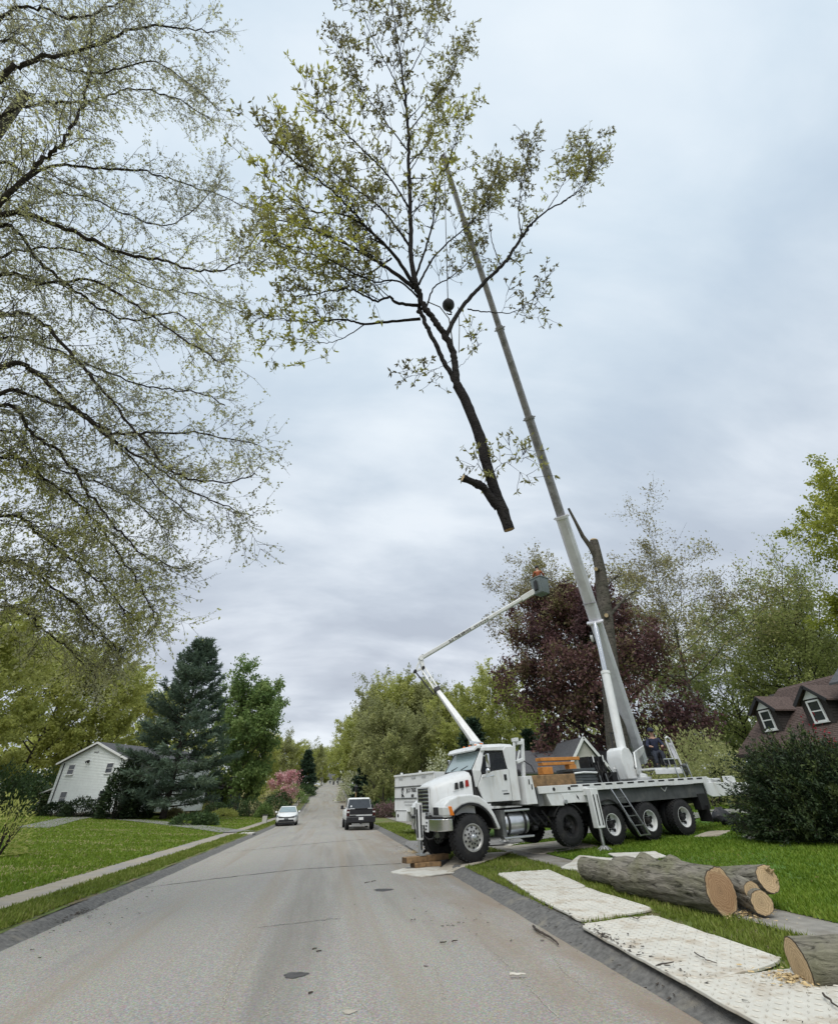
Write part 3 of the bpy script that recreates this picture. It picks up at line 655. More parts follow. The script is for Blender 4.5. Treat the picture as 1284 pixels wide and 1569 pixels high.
# hood
def nx(x): return x if x < .5 else .5 + (x - .5) * .66
class NB(MB):                                             # front-end pieces: lengths ahead of the wheel are shortened
    def mesh(s, name, smooth=35):
        s.v = [(nx(v[0]), v[1], v[2]) for v in s.v]; return MB.mesh(s, name, smooth)
def hoodring(x, hw, ht, zb):
    h = [(0, ht), (.55 * hw, ht - .012), (.86 * hw, ht - .07), (hw, ht - .19), (hw + .03, (ht + zb) / 2), (hw + .05, zb)]
    return [(x, -y, z) for y, z in reversed(h[1:])] + [(x, y, z) for y, z in h]
P4(NB().loft([hoodring(*q) for q in ((1.16, .45, 1.80, 1.12), (1.13, .50, 1.90, 1.10), (1.0, .54, 1.955, 1.1), (.7, .61, 2.02, 1.1), (.35, .70, 2.10, 1.1), (0, .80, 2.18, 1.1), (-.30, .90, 2.25, 1.1))]), 'hood', m_white, smooth=50)
fo = [(1.08, 1.08), (1.10, 1.30), (1.0, 1.42), (.75, 1.52), (.4, 1.60), (0, 1.62), (-.35, 1.55), (-.62, 1.36), (-.82, 1.06), (-.97, .70), (-.87, .68), (-.74, .95), (-.55, 1.18), (-.28, 1.34), (0, 1.38), (.28, 1.34), (.52, 1.22), (.68, 1.08)]
for s_ in (1, -1):
    f_ = P4(NB().prism(fo, 'y', s_ * .50, s_ * 1.22), 'fender', m_white, bev=.05, seg=3, smooth=50)
    fi = [(x * .955 + .0, z * .985 - .01) for x, z in fo[9:]]
    arc = [(math.cos(a) * .83, .57 + math.sin(a) * .83) for a in np.linspace(math.radians(34), math.radians(168), 18)]; arc2 = [(x * .93, .57 + (z - .57) * .93) for x, z in arc]
    NB().prism(arc + arc2[::-1], 'y', s_ * .48, s_ * 1.228).build('arch_lip', m_frame, f_)
    # headlamp: clear lamp at the corner, amber turn lamp wrapping the side
    hl_ = NB().prism([(.72, 1.13), (1.105, 1.13), (1.115, 1.335), (.86, 1.335)], 'y', s_ * .62, s_ * 1.245).build('headlight', m_lens, ct, bev=.02)
    NB().prism([(.58, 1.12), (.80, 1.12), (.86, 1.345), (.70, 1.345)], 'y', s_ * .9, s_ * 1.25).build('turn_signal', m_amber, hl_, bev=.015)
    NB().prism([(.92, 1.14), (1.118, 1.14), (1.122, 1.33), (.95, 1.33)], 'y', s_ * .56, s_ * .92).build('lamp_bezel', m_frame, hl_, bev=.01)
    # louvres on the hood side
    for k in range(3):
        xk = .20 - .17 * k; zk = 1.84 + .028 * k; yk = .745 + .05 * k
        c = NB().prism([(xk + .05, zk - .09), (xk - .07, zk - .085), (xk - .05, zk + .09), (xk + .03, zk + .08)], 'y', s_ * (yk - .06), s_ * (yk + .085 - .02 * k)).build('hood_louvre', m_frame if k < 2 else m_red, ct)
    NB().prism([(.29, 1.70), (-.27, 1.75), (-.25, 1.965), (.25, 1.92)], 'y', s_ * .72, s_ * .79).build('louvre_surround', m_white, ct, bev=.01)
# grille
P4(NB().box((1.165, 0, 1.52), (.05, .84, .60)), 'grille', m_frame)
gr_ = ct.children[-1]
for k in range(6): NB().box((1.2, 0, 1.28 + .098 * k), (.04, .82, .036)).build('grille_bar', m_chrome, gr_, bev=.008)
b = NB(); b.box((1.2, .44, 1.52), (.05, .05, .66)); b.box((1.2, -.44, 1.52), (.05, .05, .66)); b.box((1.2, 0, 1.845), (.05, .93, .05)); b.build('grille_surround', m_white, gr_, bev=.01)
for z_ in (1.11, 1.19): NB().box((1.19, 0, z_), (.06, .86, .04)).build('grille_bar', m_chrome, gr_, bev=.006)
# bumper
bp = [(1.30, -.85), (1.32, 0), (1.30, .85), (1.18, 1.06), (.95, 1.18), (.68, 1.22), (.68, 1.16), (.92, 1.11), (1.12, 1.0), (1.22, .82), (1.24, 0), (1.22, -.82), (1.12, -1.0), (.92, -1.11), (.68, -1.16), (.68, -1.22), (.95, -1.18), (1.18, -1.06)]
bu = P4(NB().prism(bp, 'z', .76, 1.05), 'bumper', m_chrome, bev=.015)
NB().prism([(x - .01, y * .99) for x, y in bp], 'z', 1.052, 1.10).build('bumper_gap', m_frame, bu)
NB().box((1.335, .36, .88), (.02, .26, .30)).build('tow_plate', m_white, bu, bev=.01)
b = NB()
for k in range(3): b.box((1.35, .32 + .04 * k, .80 + .08 * k), (.015, .1, .035))
b.build('plate_marks', m_frame, bu)
# front stabiliser
st = P4(NB().box((1.5, .08, 1.0), (.20, .24, .92)), 'front_stabiliser', m_white, bev=.015)
b = NB(); b.box((1.5, .205, 1.0), (.07, .02, .8)); b.box((1.61, .08, .95), (.02, .1, .7)); b.build('slot', m_frame, st)
NB().box((1.5, .08, .44), (.13, .16, .48)).build('stabiliser_leg', m_alu, st, bev=.01)
NB().box((1.5, .165, .42), (.06, .015, .22)).build('leg_marker', m_frame, st)
NB().box((1.5, .08, .20), (.30, .30, .04)).build('foot_plate', m_alu, st)
NB().box((1.38, .08, 1.05), (.2, .3, .3)).build('bracket', m_white, st)
b = NB(); b.tube([(1.5, -.08, 1.2), (1.62, -.16, .9), (1.5, -.2, .7), (1.3, -.2, .75)], .018, 6); b.tube([(1.45, .24, .66), (1.3, .4, .56), (1.2, .55, .58), (1.1, .6, .7)], .02, 6); b.build('hose', m_frame, st)
# cab
for s_ in (1, -1):
    yo, yi = s_ * 1.05, s_ * .99
    dr = P4(MB().prism([(-.62, 2.10), (-.42, 1.80), (-.60, 1.37), (-1.60, 1.37), (-1.60, 2.22), (-1.5, 2.22), (-1.0, 2.19), (-.78, 2.12)], 'y', yi, yo + s_ * .012), 'door', m_white, bev=.012)
    MB().box((-1.44, s_ * 1.066, 2.0), (.09, .03, .16)).build('handle', m_black, dr); MB().box((-1.40, s_ * 1.066, 1.56), (.20, .014, .035)).build('door_badge', m_black, dr)
    b = MB(); b.box((-1.36, s_ * 1.063, 1.64), (.2, .008, .04)); b.build('small_lettering', mat('grey_print', (.45, .46, .46)), dr)
    fr = MB().tube([(-.60, s_ * 1.03, 2.17), (-.80, s_ * .985, 2.70), (-1.50, s_ * .985, 2.74), (-1.56, s_ * 1.04, 2.24), (-1.02, s_ * 1.045, 2.20), (-.80, s_ * 1.045, 2.14), (-.60, s_ * 1.03, 2.17)], .022, 6); fr.build('window_frame', m_frame, dr)
    MB().add([(-.60, s_ * 1.02, 2.15), (-.80, s_ * .98, 2.71), (-1.50, s_ * .98, 2.74), (-1.56, s_ * 1.03, 2.22), (-1.02, s_ * 1.03, 2.18), (-.80, s_ * 1.03, 2.12)], [(0, 1, 2, 3, 4, 5)]).build('side_window', m_sglass, dr, smooth=0)
    MB().tube([(-.93, s_ * 1.04, 2.17), (-.98, s_ * .985, 2.72)], .02, 6).build('window_bar', m_frame, dr)
    P4(MB().prism([(-.30, 2.24), (-.36, 1.78), (-.41, 1.80), (-.60, 2.12), (-.58, 2.22)], 'y', yi, yo), 'cowl_side', m_white, bev=.01)
    P4(MB().add([(-.30, s_ * .98, 2.24), (-.58, s_ * 1.05, 2.2), (-.56, s_ * .93, 2.24), (-.72, s_ * .92, 2.80), (-.84, s_ * .98, 2.76), (-.80, s_ * .86, 2.80)], [(0, 1, 4, 3), (0, 3, 5, 2), (1, 2, 5, 4), (0, 2, 1), (3, 4, 5)]), 'windscreen_post', m_white, bev=.008)
    P4(MB().prism([(-1.62, 1.36), (-1.92, 1.36), (-1.94, 2.86), (-1.60, 2.86), (-1.50, 2.76), (-1.57, 2.24), (-1.62, 2.2)], 'y', s_ * .97, yo), 'rear_pillar', m_white, bev=.012)
    P4(MB().prism([(-.70, 2.76), (-1.62, 2.76), (-1.62, 2.88), (-.74, 2.86)], 'y', s_ * .92, s_ * 1.02), 'roof_rail', m_white, bev=.012)
    # mirrors
    mr_ = P4(MB().tube([(-.72, s_ * 1.05, 2.62), (-.70, s_ * 1.30, 2.60), (-.70, s_ * 1.32, 2.25), (-.76, s_ * 1.06, 2.12)], .018, 6), 'mirror_bracket', m_chrome)
    MB().box((-.70, s_ * 1.34, 2.46), (.06, .17, .38)).build('mirror', m_chrome, mr_, bev=.02); MB().ell((-.68, s_ * 1.32, 2.19), (.07, .09, .08), 12, 8).build('spot_mirror', m_chrome, mr_)
    MB().tube([(-.62, s_ * 1.06, 2.02), (-.66, s_ * 1.22, 2.03), (-.95, s_ * 1.2, 2.06), (-1.0, s_ * 1.05, 2.05)], .016, 6).build('mirror_stay', m_chrome, mr_)
P4(MB().box((-1.93, 0, 2.1), (.05, 2.02, 1.5)), 'cab_rear', m_white, bev=.01)
P4(MB().box((-1.1, 0, 1.36), (1.6, 2.0, .06)), 'cab_floor', m_frame)
P4(MB().prism([(-.32, 1.4), (-.36, 2.2), (-.62, 2.26), (-.78, 2.1), (-.7, 1.4)], 'y', -.96, .96), 'dashboard', m_int)
for s_ in (.5, -.5):
    se = P4(MB().box((-1.35, s_, 1.82), (.5, .5, .14)), 'seat', m_int, bev=.04); MB().box((-1.62, s_, 2.18), (.14, .48, .72)).build('seat_back', m_int, se, bev=.05); MB().box((-1.62, s_, 2.62), (.1, .26, .18)).build('headrest', mat('grey_cloth', (.16, .16, .17)), se, bev=.04)
P4(MB().tube([(-.9 + .0 * a, .5 + .2 * math.cos(a), 2.2 + .2 * math.sin(a)) for a in np.linspace(0, 2 * PI, 18)], .018, 6), 'steering_wheel', m_int)
P4(MB().add([(-.33, -.92, 2.25), (-.33, .92, 2.25), (-.73, .87, 2.79), (-.73, -.87, 2.79)], [(0, 1, 2, 3)]), 'windscreen', m_wglass, smooth=0)
P4(MB().tube([(-.32, -.93, 2.24), (-.32, .93, 2.24), (-.73, .88, 2.79), (-.73, -.88, 2.79), (-.32, -.93, 2.24)], .02, 6), 'windscreen_seal', m_frame)
b = MB(); b.tube([(-.34, .2, 2.28), (-.42, .55, 2.37)], .012, 5); b.tube([(-.34, -.5, 2.28), (-.42, -.15, 2.37)], .012, 5); P4(b, 'wipers', m_frame)
def rring(x, w_, z): return [(x, -w_, 2.85), (x, -w_ + .06, z - .03), (x, -w_ * .5, z), (x, 0, z + .008), (x, w_ * .5, z), (x, w_ - .06, z - .03), (x, w_, 2.85)]
P4(MB().loft([rring(-.60, .84, 2.87), rring(-.68, .93, 2.92), rring(-.95, .99, 2.975), rring(-1.5, 1.0, 2.985), rring(-1.9, .99, 2.965), rring(-1.96, .97, 2.93)]), 'cab_roof', m_white, smooth=50)
vz = P4(MB().prism([(-.50, 2.76), (-.46, 2.80), (-.56, 2.90), (-.8, 2.955), (-.8, 2.90), (-.62, 2.84)], 'y', -.93, .93), 'sun_visor', m_white, bev=.012)
b = MB()
for y_ in (-.6, -.2, .2, .6): b.ell((-.98, y_, 2.995), (.06, .03, .025), 8, 6)
b.build('marker_lamps', m_amber, vz)
b = MB(); b.tube([(-1.1, .5, 3.02), (-.75, .5, 3.05)], .03, 8); b.tube([(-.75, .5, 3.05), (-.55, .5, 3.05)], [.03, .07], 8); b.tube([(-1.0, .5, 2.97), (-1.0, .5, 3.02)], .02, 6); P4(b, 'air_horn', m_chrome)
# tank and steps under the cab
tk = P4(MB().lathe([(.05, 0), (.27, .01), (.29, .04), (.29, .86), (.27, .89), (.05, .9)], (-1.12, .93, .80), (-1, 0, 0), 28), 'fuel_tank', m_alu)
for x_ in (-1.28, -1.86): MB().lathe([(.292, -.04), (.302, -.04), (.302, .04), (.292, .04)], (x_, .93, .80), (-1, 0, 0), 28).build('tank_strap', m_frame, tk)
for z_, y0 in ((1.12, 1.08), (.46, 1.14)): MB().box((-1.55, y0, z_), (1.05, .26, .05)).build('step', m_alu, tk, bev=.01)
MB().box((-1.08, .97, .82), (.14, .5, .66)).build('step_bracket', m_panel, tk)
P4(MB().box((-1.3, -.93, .8), (.9, .5, .5)), 'battery_box', m_frame)
# tower behind the cab that the boom rests on
tw = P4(MB().prism([(-2.02, 1.24), (-2.06, 2.0), (-2.36, 2.0), (-2.44, 1.24)], 'y', .35, 1.20), 'boom_rest_box', m_white, bev=.012)
b = MB(); b.box((-2.22, 1.206, 1.84), (.035, .01, .14)); b.box((-2.30, 1.206, 1.70), (.035, .01, .14)); b.build('slot', m_frame, tw)
P4(MB().box((-2.3, -.6, 1.55), (.4, 1.0, .7)), 'hydraulic_tank', m_panel, bev=.02)
b = MB(); b.taperbeam((-2.44, .62, 1.95), (-2.66, .58, 3.13), .12, .09, .10, .08, (0, 1, 0)); b.taperbeam((-2.06, .62, 1.95), (-2.30, .58, 3.02), .09, .07, .08, .06, (0, 1, 0)); b.beam((-2.58, .60, 3.0), (-2.36, .60, 3.0), .18, .10); b.beam((-2.50, .61, 2.5), (-2.24, .61, 2.42), .18, .09); b.beam((-2.30, .6, 2.45), (-2.46, .6, 2.78), .05, .05); b.box((-2.35, .58, 3.1), (.13, .26, .11)); P4(b, 'boom_rest', m_white, par=tw, bev=.008)
b = MB(); b.tube([(-2.14, .5, 2.0), (-2.2, .45, 2.25), (-2.1, .5, 2.4), (-2.05, .4, 2.15)], .03, 6); b.tube([(-2.5, .7, 2.45), (-2.62, .9, 2.3), (-2.68, .95, 2.1)], .02, 6); b.ell((-2.28, .6, 2.12), (.08, .08, .1), 8, 6); P4(b, 'hose', m_frame, par=tw)
P4(MB().box((-2.56, 1.0, 1.42), (.2, .42, .5)), 'tool_box', m_panel, bev=.012)
# deck
dk = P4(MB().box((-6.45, 0, 1.62), (7.9, 2.36, .10)), 'deck', m_panel)
for s_ in (1, -1):
    rl = MB().box((-6.45, s_ * 1.215, 1.60), (7.9, .07, .20)).build('deck_rail', m_white, dk, bev=.008)
    q = MB().box((0, 0, 0), (.30, .008, .045)).mesh('stake_pocket', 0)
    for k in range(13): link('stake_pocket', q, rl, m_frame if k == 0 else None).location = (-3.95 - .5 * k, s_ * 1.252, 1.655)
    MB().box((-7.3, s_ * 1.10, 1.28), (5.7, .05, .42)).build('side_panel', m_panel, dk, bev=.008)
b = MB(); b.beam((-7.95, 1.135, 1.44), (-8.1, 1.135, 1.32), .02, .02); b.beam((-8.1, 1.135, 1.32), (-8.25, 1.135, 1.44), .02, .02); b.build('chevron_mark', m_white, dk)
b = MB(); b.box((-10.2, 0, 1.2), (.2, 2.1, .5)); b.box((-9.95, 1.0, .92), (.5, .3, .5)); b.box((-9.95, -1.0, .92), (.5, .3, .5)); P4(b, 'rear_sill', m_frame)
for s_ in (1, -1): P4(MB().box((-9.95, s_ * 1.0, .55), (.02, .5, .5)), 'mud_flap', m_frame)
for xk in (-3.55, -5.28): P4(MB().prism([(xk + math.cos(a) * .66, .56 + math.sin(a) * .66) for a in np.linspace(.5, 2.6, 12)] + [(xk + math.cos(a) * .63, .56 + math.sin(a) * .63) for a in np.linspace(2.6, .5, 12)], 'y', .78, 1.18), 'mud_guard', m_frame)
# front outriggers
ob = P4(MB().prism([(-2.78, 1.50), (-2.92, 1.16), (-3.42, 1.14), (-3.46, 1.22), (-4.5, 1.17), (-4.5, 1.50)], 'y', -1.2, 1.222), 'outrigger_housing', m_white, bev=.015)
b = MB(); b.prism([(-3.38, 1.46), (-3.72, 1.46), (-3.80, 1.34), (-3.9, 1.20), (-3.5, 1.20), (-3.44, 1.3)], 'y', 1.215, 1.245); b.build('pivot_plate', m_white, ob, bev=.008)
b = MB(); b.cyl((-3.46, 1.15, 1.24), (-3.46, 1.31, 1.24), .06, n=12); b.build('pin', m_alu, ob); MB().prism([(-3.98, 1.42), (-4.06, 1.34), (-4.06, 1.26), (-3.99, 1.33)], 'y', 1.2, 1.228).build('slot', m_frame, ob)
b = MB(); b.box((-2.78, 1.23, 1.60), (.2, .01, .09)); b.box((-3.72, 1.255, 1.60), (.1, .01, .08)); b.build('marker', m_frame, ob); MB().cyl((-3.1, 1.25, 1.6), (-3.1, 1.262, 1.6), .05, n=14).build('reflector', m_frame, ob)
def outrigger(x, y, s_, ztop, zbot, zfoot):
    o = P4(MB().box((x, y, (ztop + zbot) / 2), (.30, .22, ztop - zbot)), 'outrigger_leg', m_white, bev=.012)
    b = MB()
    for q in (-.075, .075): b.box((x + q, y + s_ * .112, (ztop + zbot) / 2 - .05), (.045, .008, (ztop - zbot) * .78))
    b.build('slot', m_frame, o); MB().beam((x, y, ztop - .1), (x, s_ * .9, ztop - .06), .22, .2).build('outrigger_beam', m_white, o, bev=.01)
    MB().cyl((x, y, zbot + .1), (x, y, zfoot), .055, n=14).build('ram', m_alu, o)
    f = MB().lathe([(.04, .16), (.09, .12), (.13, .02), (.15, 0)], (x, y, zfoot - .02), (0, 0, 1), 16)
    for k in range(6):
        a = 2 * PI * k / 6 + .3; f.taperbeam((x + .06 * math.cos(a), y + .06 * math.sin(a), zfoot + .12), (x + .3 * math.cos(a), y + .3 * math.sin(a), zfoot), .05, .07, .04, .03)
    f.build('foot', mat('galvanised', (.38, .38, .37), .55, metal=.3, var=.2), o)
outrigger(-4.40, 1.52, 1, 1.56, .50, -.10); outrigger(-3.9, -3.3, -1, 1.4, .5, -.02)
# ladder
la = Vector((-5.62, 1.30, 1.52)); lb = Vector((-6.12, 1.62, .18)); b = MB(); hw = Vector((.20, .0, 0))
for s_ in (-1, 1): b.beam(la + hw * s_, lb + hw * s_ * 1.05, .035, .07, (0, 1, 0))
ld = P4(b, 'ladder', m_alu, bev=.005)
for k in range(5):
    c = la.lerp(lb, .20 + .195 * k); MB().beam(c - hw, c + hw, .05, .03).build('rung', m_alu, ld)
# rear outriggers
ro = P4(MB().prism([(-10.4, 1.50), (-10.45, 1.12), (-10.7, 1.02), (-12.2, 1.02), (-12.75, 1.18), (-12.8, 1.40), (-12.2, 1.44), (-10.8, 1.50)], 'y', .55, 1.0), 'rear_outrigger', m_white, bev=.02)
b = MB(); b.prism([(-12.3, 1.08), (-12.75, 1.0), (-13.05, 1.15), (-12.95, 1.42), (-12.4, 1.42)], 'y', .5, 1.06); b.build('outrigger_head', m_white, ro, bev=.015); MB().box((-12.25, .78, 1.55), (.34, .3, .24)).build('jack_cap', m_white, ro, bev=.015); b = MB(); b.box((-11.3, .75, 1.56), (.6, .3, .12)); b.prism([(-10.6, 1.5), (-10.9, 1.66), (-11.2, 1.6), (-11.5, 1.5)], 'y', .4, .9); b.build('outrigger_cover', m_white, ro, bev=.015)
P4(MB().box((-11.3, -.75, 1.26), (1.9, .4, .42)), 'rear_outrigger', m_white, bev=.02)
# posts along the deck edge
for x_, h_ in ((-5.4, .34), (-5.7, .3), (-6.25, .42), (-9.2, .42), (-9.55, .42), (-9.9, .5)): P4(MB().beam((x_, 1.0, 1.66), (x_ + .06, 1.0, 1.66 + h_), .03, .04), 'deck_stake', m_alu, par=dk)
P4(MB().box((-6.1, .85, 1.83), (.25, .2, .34)), 'control_box', m_frame, par=dk, bev=.01)

# ------------------------------------------------------------------ turret and boom
TC = TRM @ Vector((-7.8, 0, 1.68))                     # turret centre on the deck
TIP = Vector((3.27, 8.5, 28.15))
az = Vector((TIP.x - TC.x, TIP.y - TC.y, 0)).normalized(); sd = az.cross(Vector((0, 0, 1)))      # sd: the turret's right side
r978 = ray(977, 1149); nrm = sd; tpar = nrm.dot(TC - Vector((0, 0, HC))) / nrm.dot(Vector(r978))
PIV = Vector((0, 0, HC)) + Vector(r978) * tpar
inv = TRM.inverted()
def L4(v): return inv @ v
bd = (TIP - PIV).normalized(); bn = sd.cross(bd).normalized()
if bn.z < 0: bn = -bn                                     # upper side of the boom
def TW(f, s_, z): return TC + az * f + sd * s_ + Vector((0, 0, z))      # turret coordinates to world
class WB(MB):                                              # built in world coordinates, stored in the truck's
    def mesh(s, name, smooth=35):
        s.v = [tuple(inv @ Vector(v)) for v in s.v]; return MB.mesh(s, name, smooth)
pf = (PIV - TC).dot(az); pz = PIV.z - TC.z
tr_ = P4(WB().lathe([(.72, .0), (.74, .05), (.74, .12), (.62, .12), (.62, .2), (.5, .24)], TW(0, 0, .0), tu, 36), 'turret', m_white)
for s_ in (-1, 1):
    pts = [(-.55, .18), (.75, .18), (.82, .42), (.40, .95), (pf + .28, pz + .18), (pf - .05, pz + .3), (pf - .28, pz + .1), (-.45, .75)]
    w_ = WB(); vs = [TW(f, s_ * .42, z) for f, z in pts] + [TW(f, s_ * .36, z) for f, z in pts]; n = len(pts)
    w_.add(vs, [tuple(range(n)), tuple(range(2 * n - 1, n - 1, -1))] + [(i, n + i, n + (i + 1) % n, (i + 1) % n) for i in range(n)])
    w_.build('turret_plate', m_white, tr_, bev=.012)
w_ = WB(); w_.beam(TW(-.5, 0, .45), TW(.7, 0, .3), .7, .2); w_.build('turret_web', m_white, tr_)
# winch cover beside the turret (the rounded white drum towards the cab)
w_ = WB(); c0 = TRM @ Vector((-7.22, .25, 1.74)); prf = [(-.26, 0), (.22, 0), (.34, .72), (.26, .98), (.06, 1.08), (-.16, 1.02), (-.28, .8)]
vs = []
for yy in (-.35, .42): vs += [c0 + tf * u + tl * yy + Vector((0, 0, v)) for u, v in prf]
n = len(prf); w_.add(vs, [tuple(range(n)), tuple(range(2 * n - 1, n - 1, -1))] + [(i, n + i, n + (i + 1) % n, (i + 1) % n) for i in range(n)]); w_.build('winch_cover', m_white, tr_, bev=.045, seg=3, smooth=60)
# boom: telescoped box sections, each thinner than the one below
LB = (TIP - PIV).length
def tpix(px, py):                                        # how far up the boom a joint of the photograph lies
    r = Vector(ray(px, py)); o = Vector((0, 0, HC)); A = np.array([[bd.dot(bd), -bd.dot(r)], [bd.dot(r), -r.dot(r)]]); q = o - PIV
    s_ = np.linalg.solve(A, np.array([bd.dot(q), r.dot(q)])); return float(s_[0])
J = [tpix(859, 792), tpix(809, 641), tpix(763, 504), tpix(712, 344), LB]
SZ = [(.52, .62), (.375, .47), (.305, .385), (.25, .315), (.20, .25)]
def section(t0, t1, wd, ht, name, material, par, off=0):
    w_ = WB(); a, c = PIV + bd * t0 + bn * off, PIV + bd * t1 + bn * off; h = []
    for p_ in (a, c):
        o_ = [(-wd / 2, ht / 2), (wd / 2, ht / 2), (wd / 2, -ht * .28), (wd * .30, -ht / 2), (-wd * .30, -ht / 2), (-wd / 2, -ht * .28)]
        h.append([p_ + sd * u + bn * v for u, v in o_])
    w_.loft(h); return w_.build(name, material, par, bev=.012)
bm_ = section(-.55, J[0], *SZ[0], 'boom', m_boom, ct, .02)
for k in range(1, 5): section(J[k - 1] - .5, J[k], *SZ[k], 'boom_section', m_boomd, bm_)
for k in range(4):
    w_ = WB(); wd, ht = SZ[k]; o_ = [(-1, 1), (1, 1), (1, -.6), (.6, -1), (-.6, -1), (-1, -.6)]; rr = []
    for t_ in (J[k] - .10, J[k] + .05): rr.append([PIV + bd * t_ + sd * u * (wd / 2 + .035) + bn * v * (ht / 2 + .035) for u, v in o_])
    w_.loft(rr); w_.beam(PIV + bd * (J[k] - .02) - sd * (wd / 2 + .12), PIV + bd * (J[k] - .02) + sd * (wd / 2 + .12), .05, .06); w_.build('boom_collar', m_boomd if k else m_boom, bm_, bev=.008)
hose = WB()                                                # the line that runs along the boom's upper edge, with its guides
pts = [PIV + bd * t_ + bn * (np.interp(t_, [0] + J, [.37, .37, .29, .25, .21, .19])) + sd * .16 for t_ in np.linspace(.3, LB - .1, 30)]
hose.tube(pts, .014, 5); hose.build('hoist_rope', m_frame, bm_)
g = WB()
for t_ in list(np.linspace(1.5, J[0] - .3, 6)): g.beam(PIV + bd * t_ + sd * .16 + bn * .3, PIV + bd * t_ + sd * .16 + bn * .42, .05, .03, sd)
g.build('rope_guide', m_boomd, bm_)
w_ = WB(); w_.cyl(PIV + bd * LB - sd * .14 + bd * .05, PIV + bd * LB + sd * .14 + bd * .05, .15, n=18); w_.beam(PIV + bd * (LB - .25), PIV + bd * (LB + .3), .22, .26, sd); w_.build('boom_head', m_boomd, bm_, bev=.02)
w_ = WB(); w_.cyl(PIV + bd * (LB + .18) + bn * .05 - sd * .05, PIV + bd * (LB + .18) + bn * .05 + sd * .05, .18, n=20); w_.build('sheave', m_frame, bm_)
# box of the base section: ribs, reel, plate
w_ = WB(); t_ = tpix(940, 972); c_ = PIV + bd * t_ + sd * .33; w_.cyl(c_, c_ + sd * .12, .17, n=20); w_.build('length_reel', m_white, bm_); w_ = WB(); w_.cyl(c_ + sd * .12, c_ + sd * .15, .07, n=12); w_.beam(c_ - bd * .3, c_ + bd * .3, .05, .2, sd); w_.build('reel_bracket', m_frame, bm_)
w_ = WB(); t_ = tpix(900, 923); w_.beam(PIV + bd * t_ - sd * .30 - bn * .28, PIV + bd * t_ + sd * .30 - bn * .28, .06, .05); w_.build('boom_bracket', m_boomd, bm_)
# lift cylinder on the side towards the tip
CB = TW(.62, 0, .42); CT = PIV + bd * tpix(914, 950) - bn * .42
cdv = (CT - CB).normalized(); Lc = (CT - CB).length
w_ = WB(); w_.cyl(CB, CB + cdv * Lc * .60, .175, n=24); w_.cyl(CB + cdv * Lc * .595, CB + cdv * Lc * .615, .195, n=24); ly = w_.build('lift_cylinder', m_white, ct)
w_ = WB(); w_.cyl(CB + cdv * Lc * .6, CT, .10, n=18); w_.build('cylinder_rod', m_chrome, ly)
w_ = WB(); w_.cyl(CT - sd * .28, CT + sd * .28, .09, n=14); w_.beam(CT + sd * .22, CT + sd * .22 + bn * .3, .3, .06, bd); w_.beam(CT - sd * .22, CT - sd * .22 + bn * .3, .3, .06, bd); w_.build('cylinder_lug', m_boom, ly)
w_ = WB(); w_.cyl(CB - sd * .36, CB + sd * .36, .1, n=14); w_.build('cylinder_pin', m_frame, ly)
w_ = WB(); w_.tube([TW(.3, .30, .5), TW(.15, .36, 1.2), TW(0, .36, 1.7), PIV + bd * .8 + sd * .3, PIV + bd * 2.5 + sd * .3], .03, 6); w_.tube([TW(.2, .32, .4), TW(.0, .34, 1.1), PIV + sd * .34 + bd * .3], .025, 6); w_.build('hydraulic_hose', m_frame, tr_)
# operator's station on the turret's far side, rail towards the rear of the truck
OPX = TRM @ Vector((-9.05, .35, 1.72))
def OW(x, y, z): return OPX + tf * x + tl * y + Vector((0, 0, z))
w_ = WB(); w_.beam(OW(.8, 0, .32), OW(-.55, 0, .30), 1.0, .06); w_.beam(OW(.8, .5, .22), OW(-.6, .5, .20), .06, .16); pl_ = w_.build('operator_platform', m_white, ct, bev=.01)
w_ = WB(); w_.tube([OW(.18, .48, .34), OW(.20, .48, .62), OW(-.35, .48, .62), OW(-.37, .48, .34)], .03, 8); w_.tube([OW(-.05, .48, .34), OW(-.05, .48, .62)], .025, 8); w_.build('guard_rail', m_alu, pl_)
w_ = WB(); w_.tube([OW(-.45, .4, .34), OW(-.30, .4, 1.25), OW(-.33, .4, 1.36), OW(-.44, .4, 1.40), OW(-.56, .4, 1.34), OW(-.60, .4, 1.24), OW(-.78, .4, .40)], .035, 8); w_.build('hoop_rail', m_white, pl_)
w_ = WB(); w_.add([OW(-.40, .4, 1.1), OW(-.56, .4, 1.1), OW(-.70, .4, .62), OW(-.52, .4, .62)], [(0, 1, 2, 3)]); w_.beam(OW(-.4, .41, 1.14), OW(-.57, .41, 1.14), .02, .1); w_.build('hoop_panel', m_boom, pl_)
w_ = WB()
for k in range(6): w_.tube([OW(.15 - .1 * k, .3, .62), OW(.15 - .1 * k, .36, .85)], .014, 5)
w_.box(OW(-.1, .28, .55), (.6, .3, .2)); w_.build('control_levers', m_frame, pl_)
w_ = WB()
for k in range(5): w_.tube([OW(-.5 - .1 * k, .45, .4), OW(-.75 - .06 * k, .5, .2 - .02 * k), OW(-.9, .4, .05)], .018, 5)
w_.ell(OW(-.82, .5, .38), (.1, .08, .08), 8, 6); w_.build('hose_bundle', m_panel, pl_)

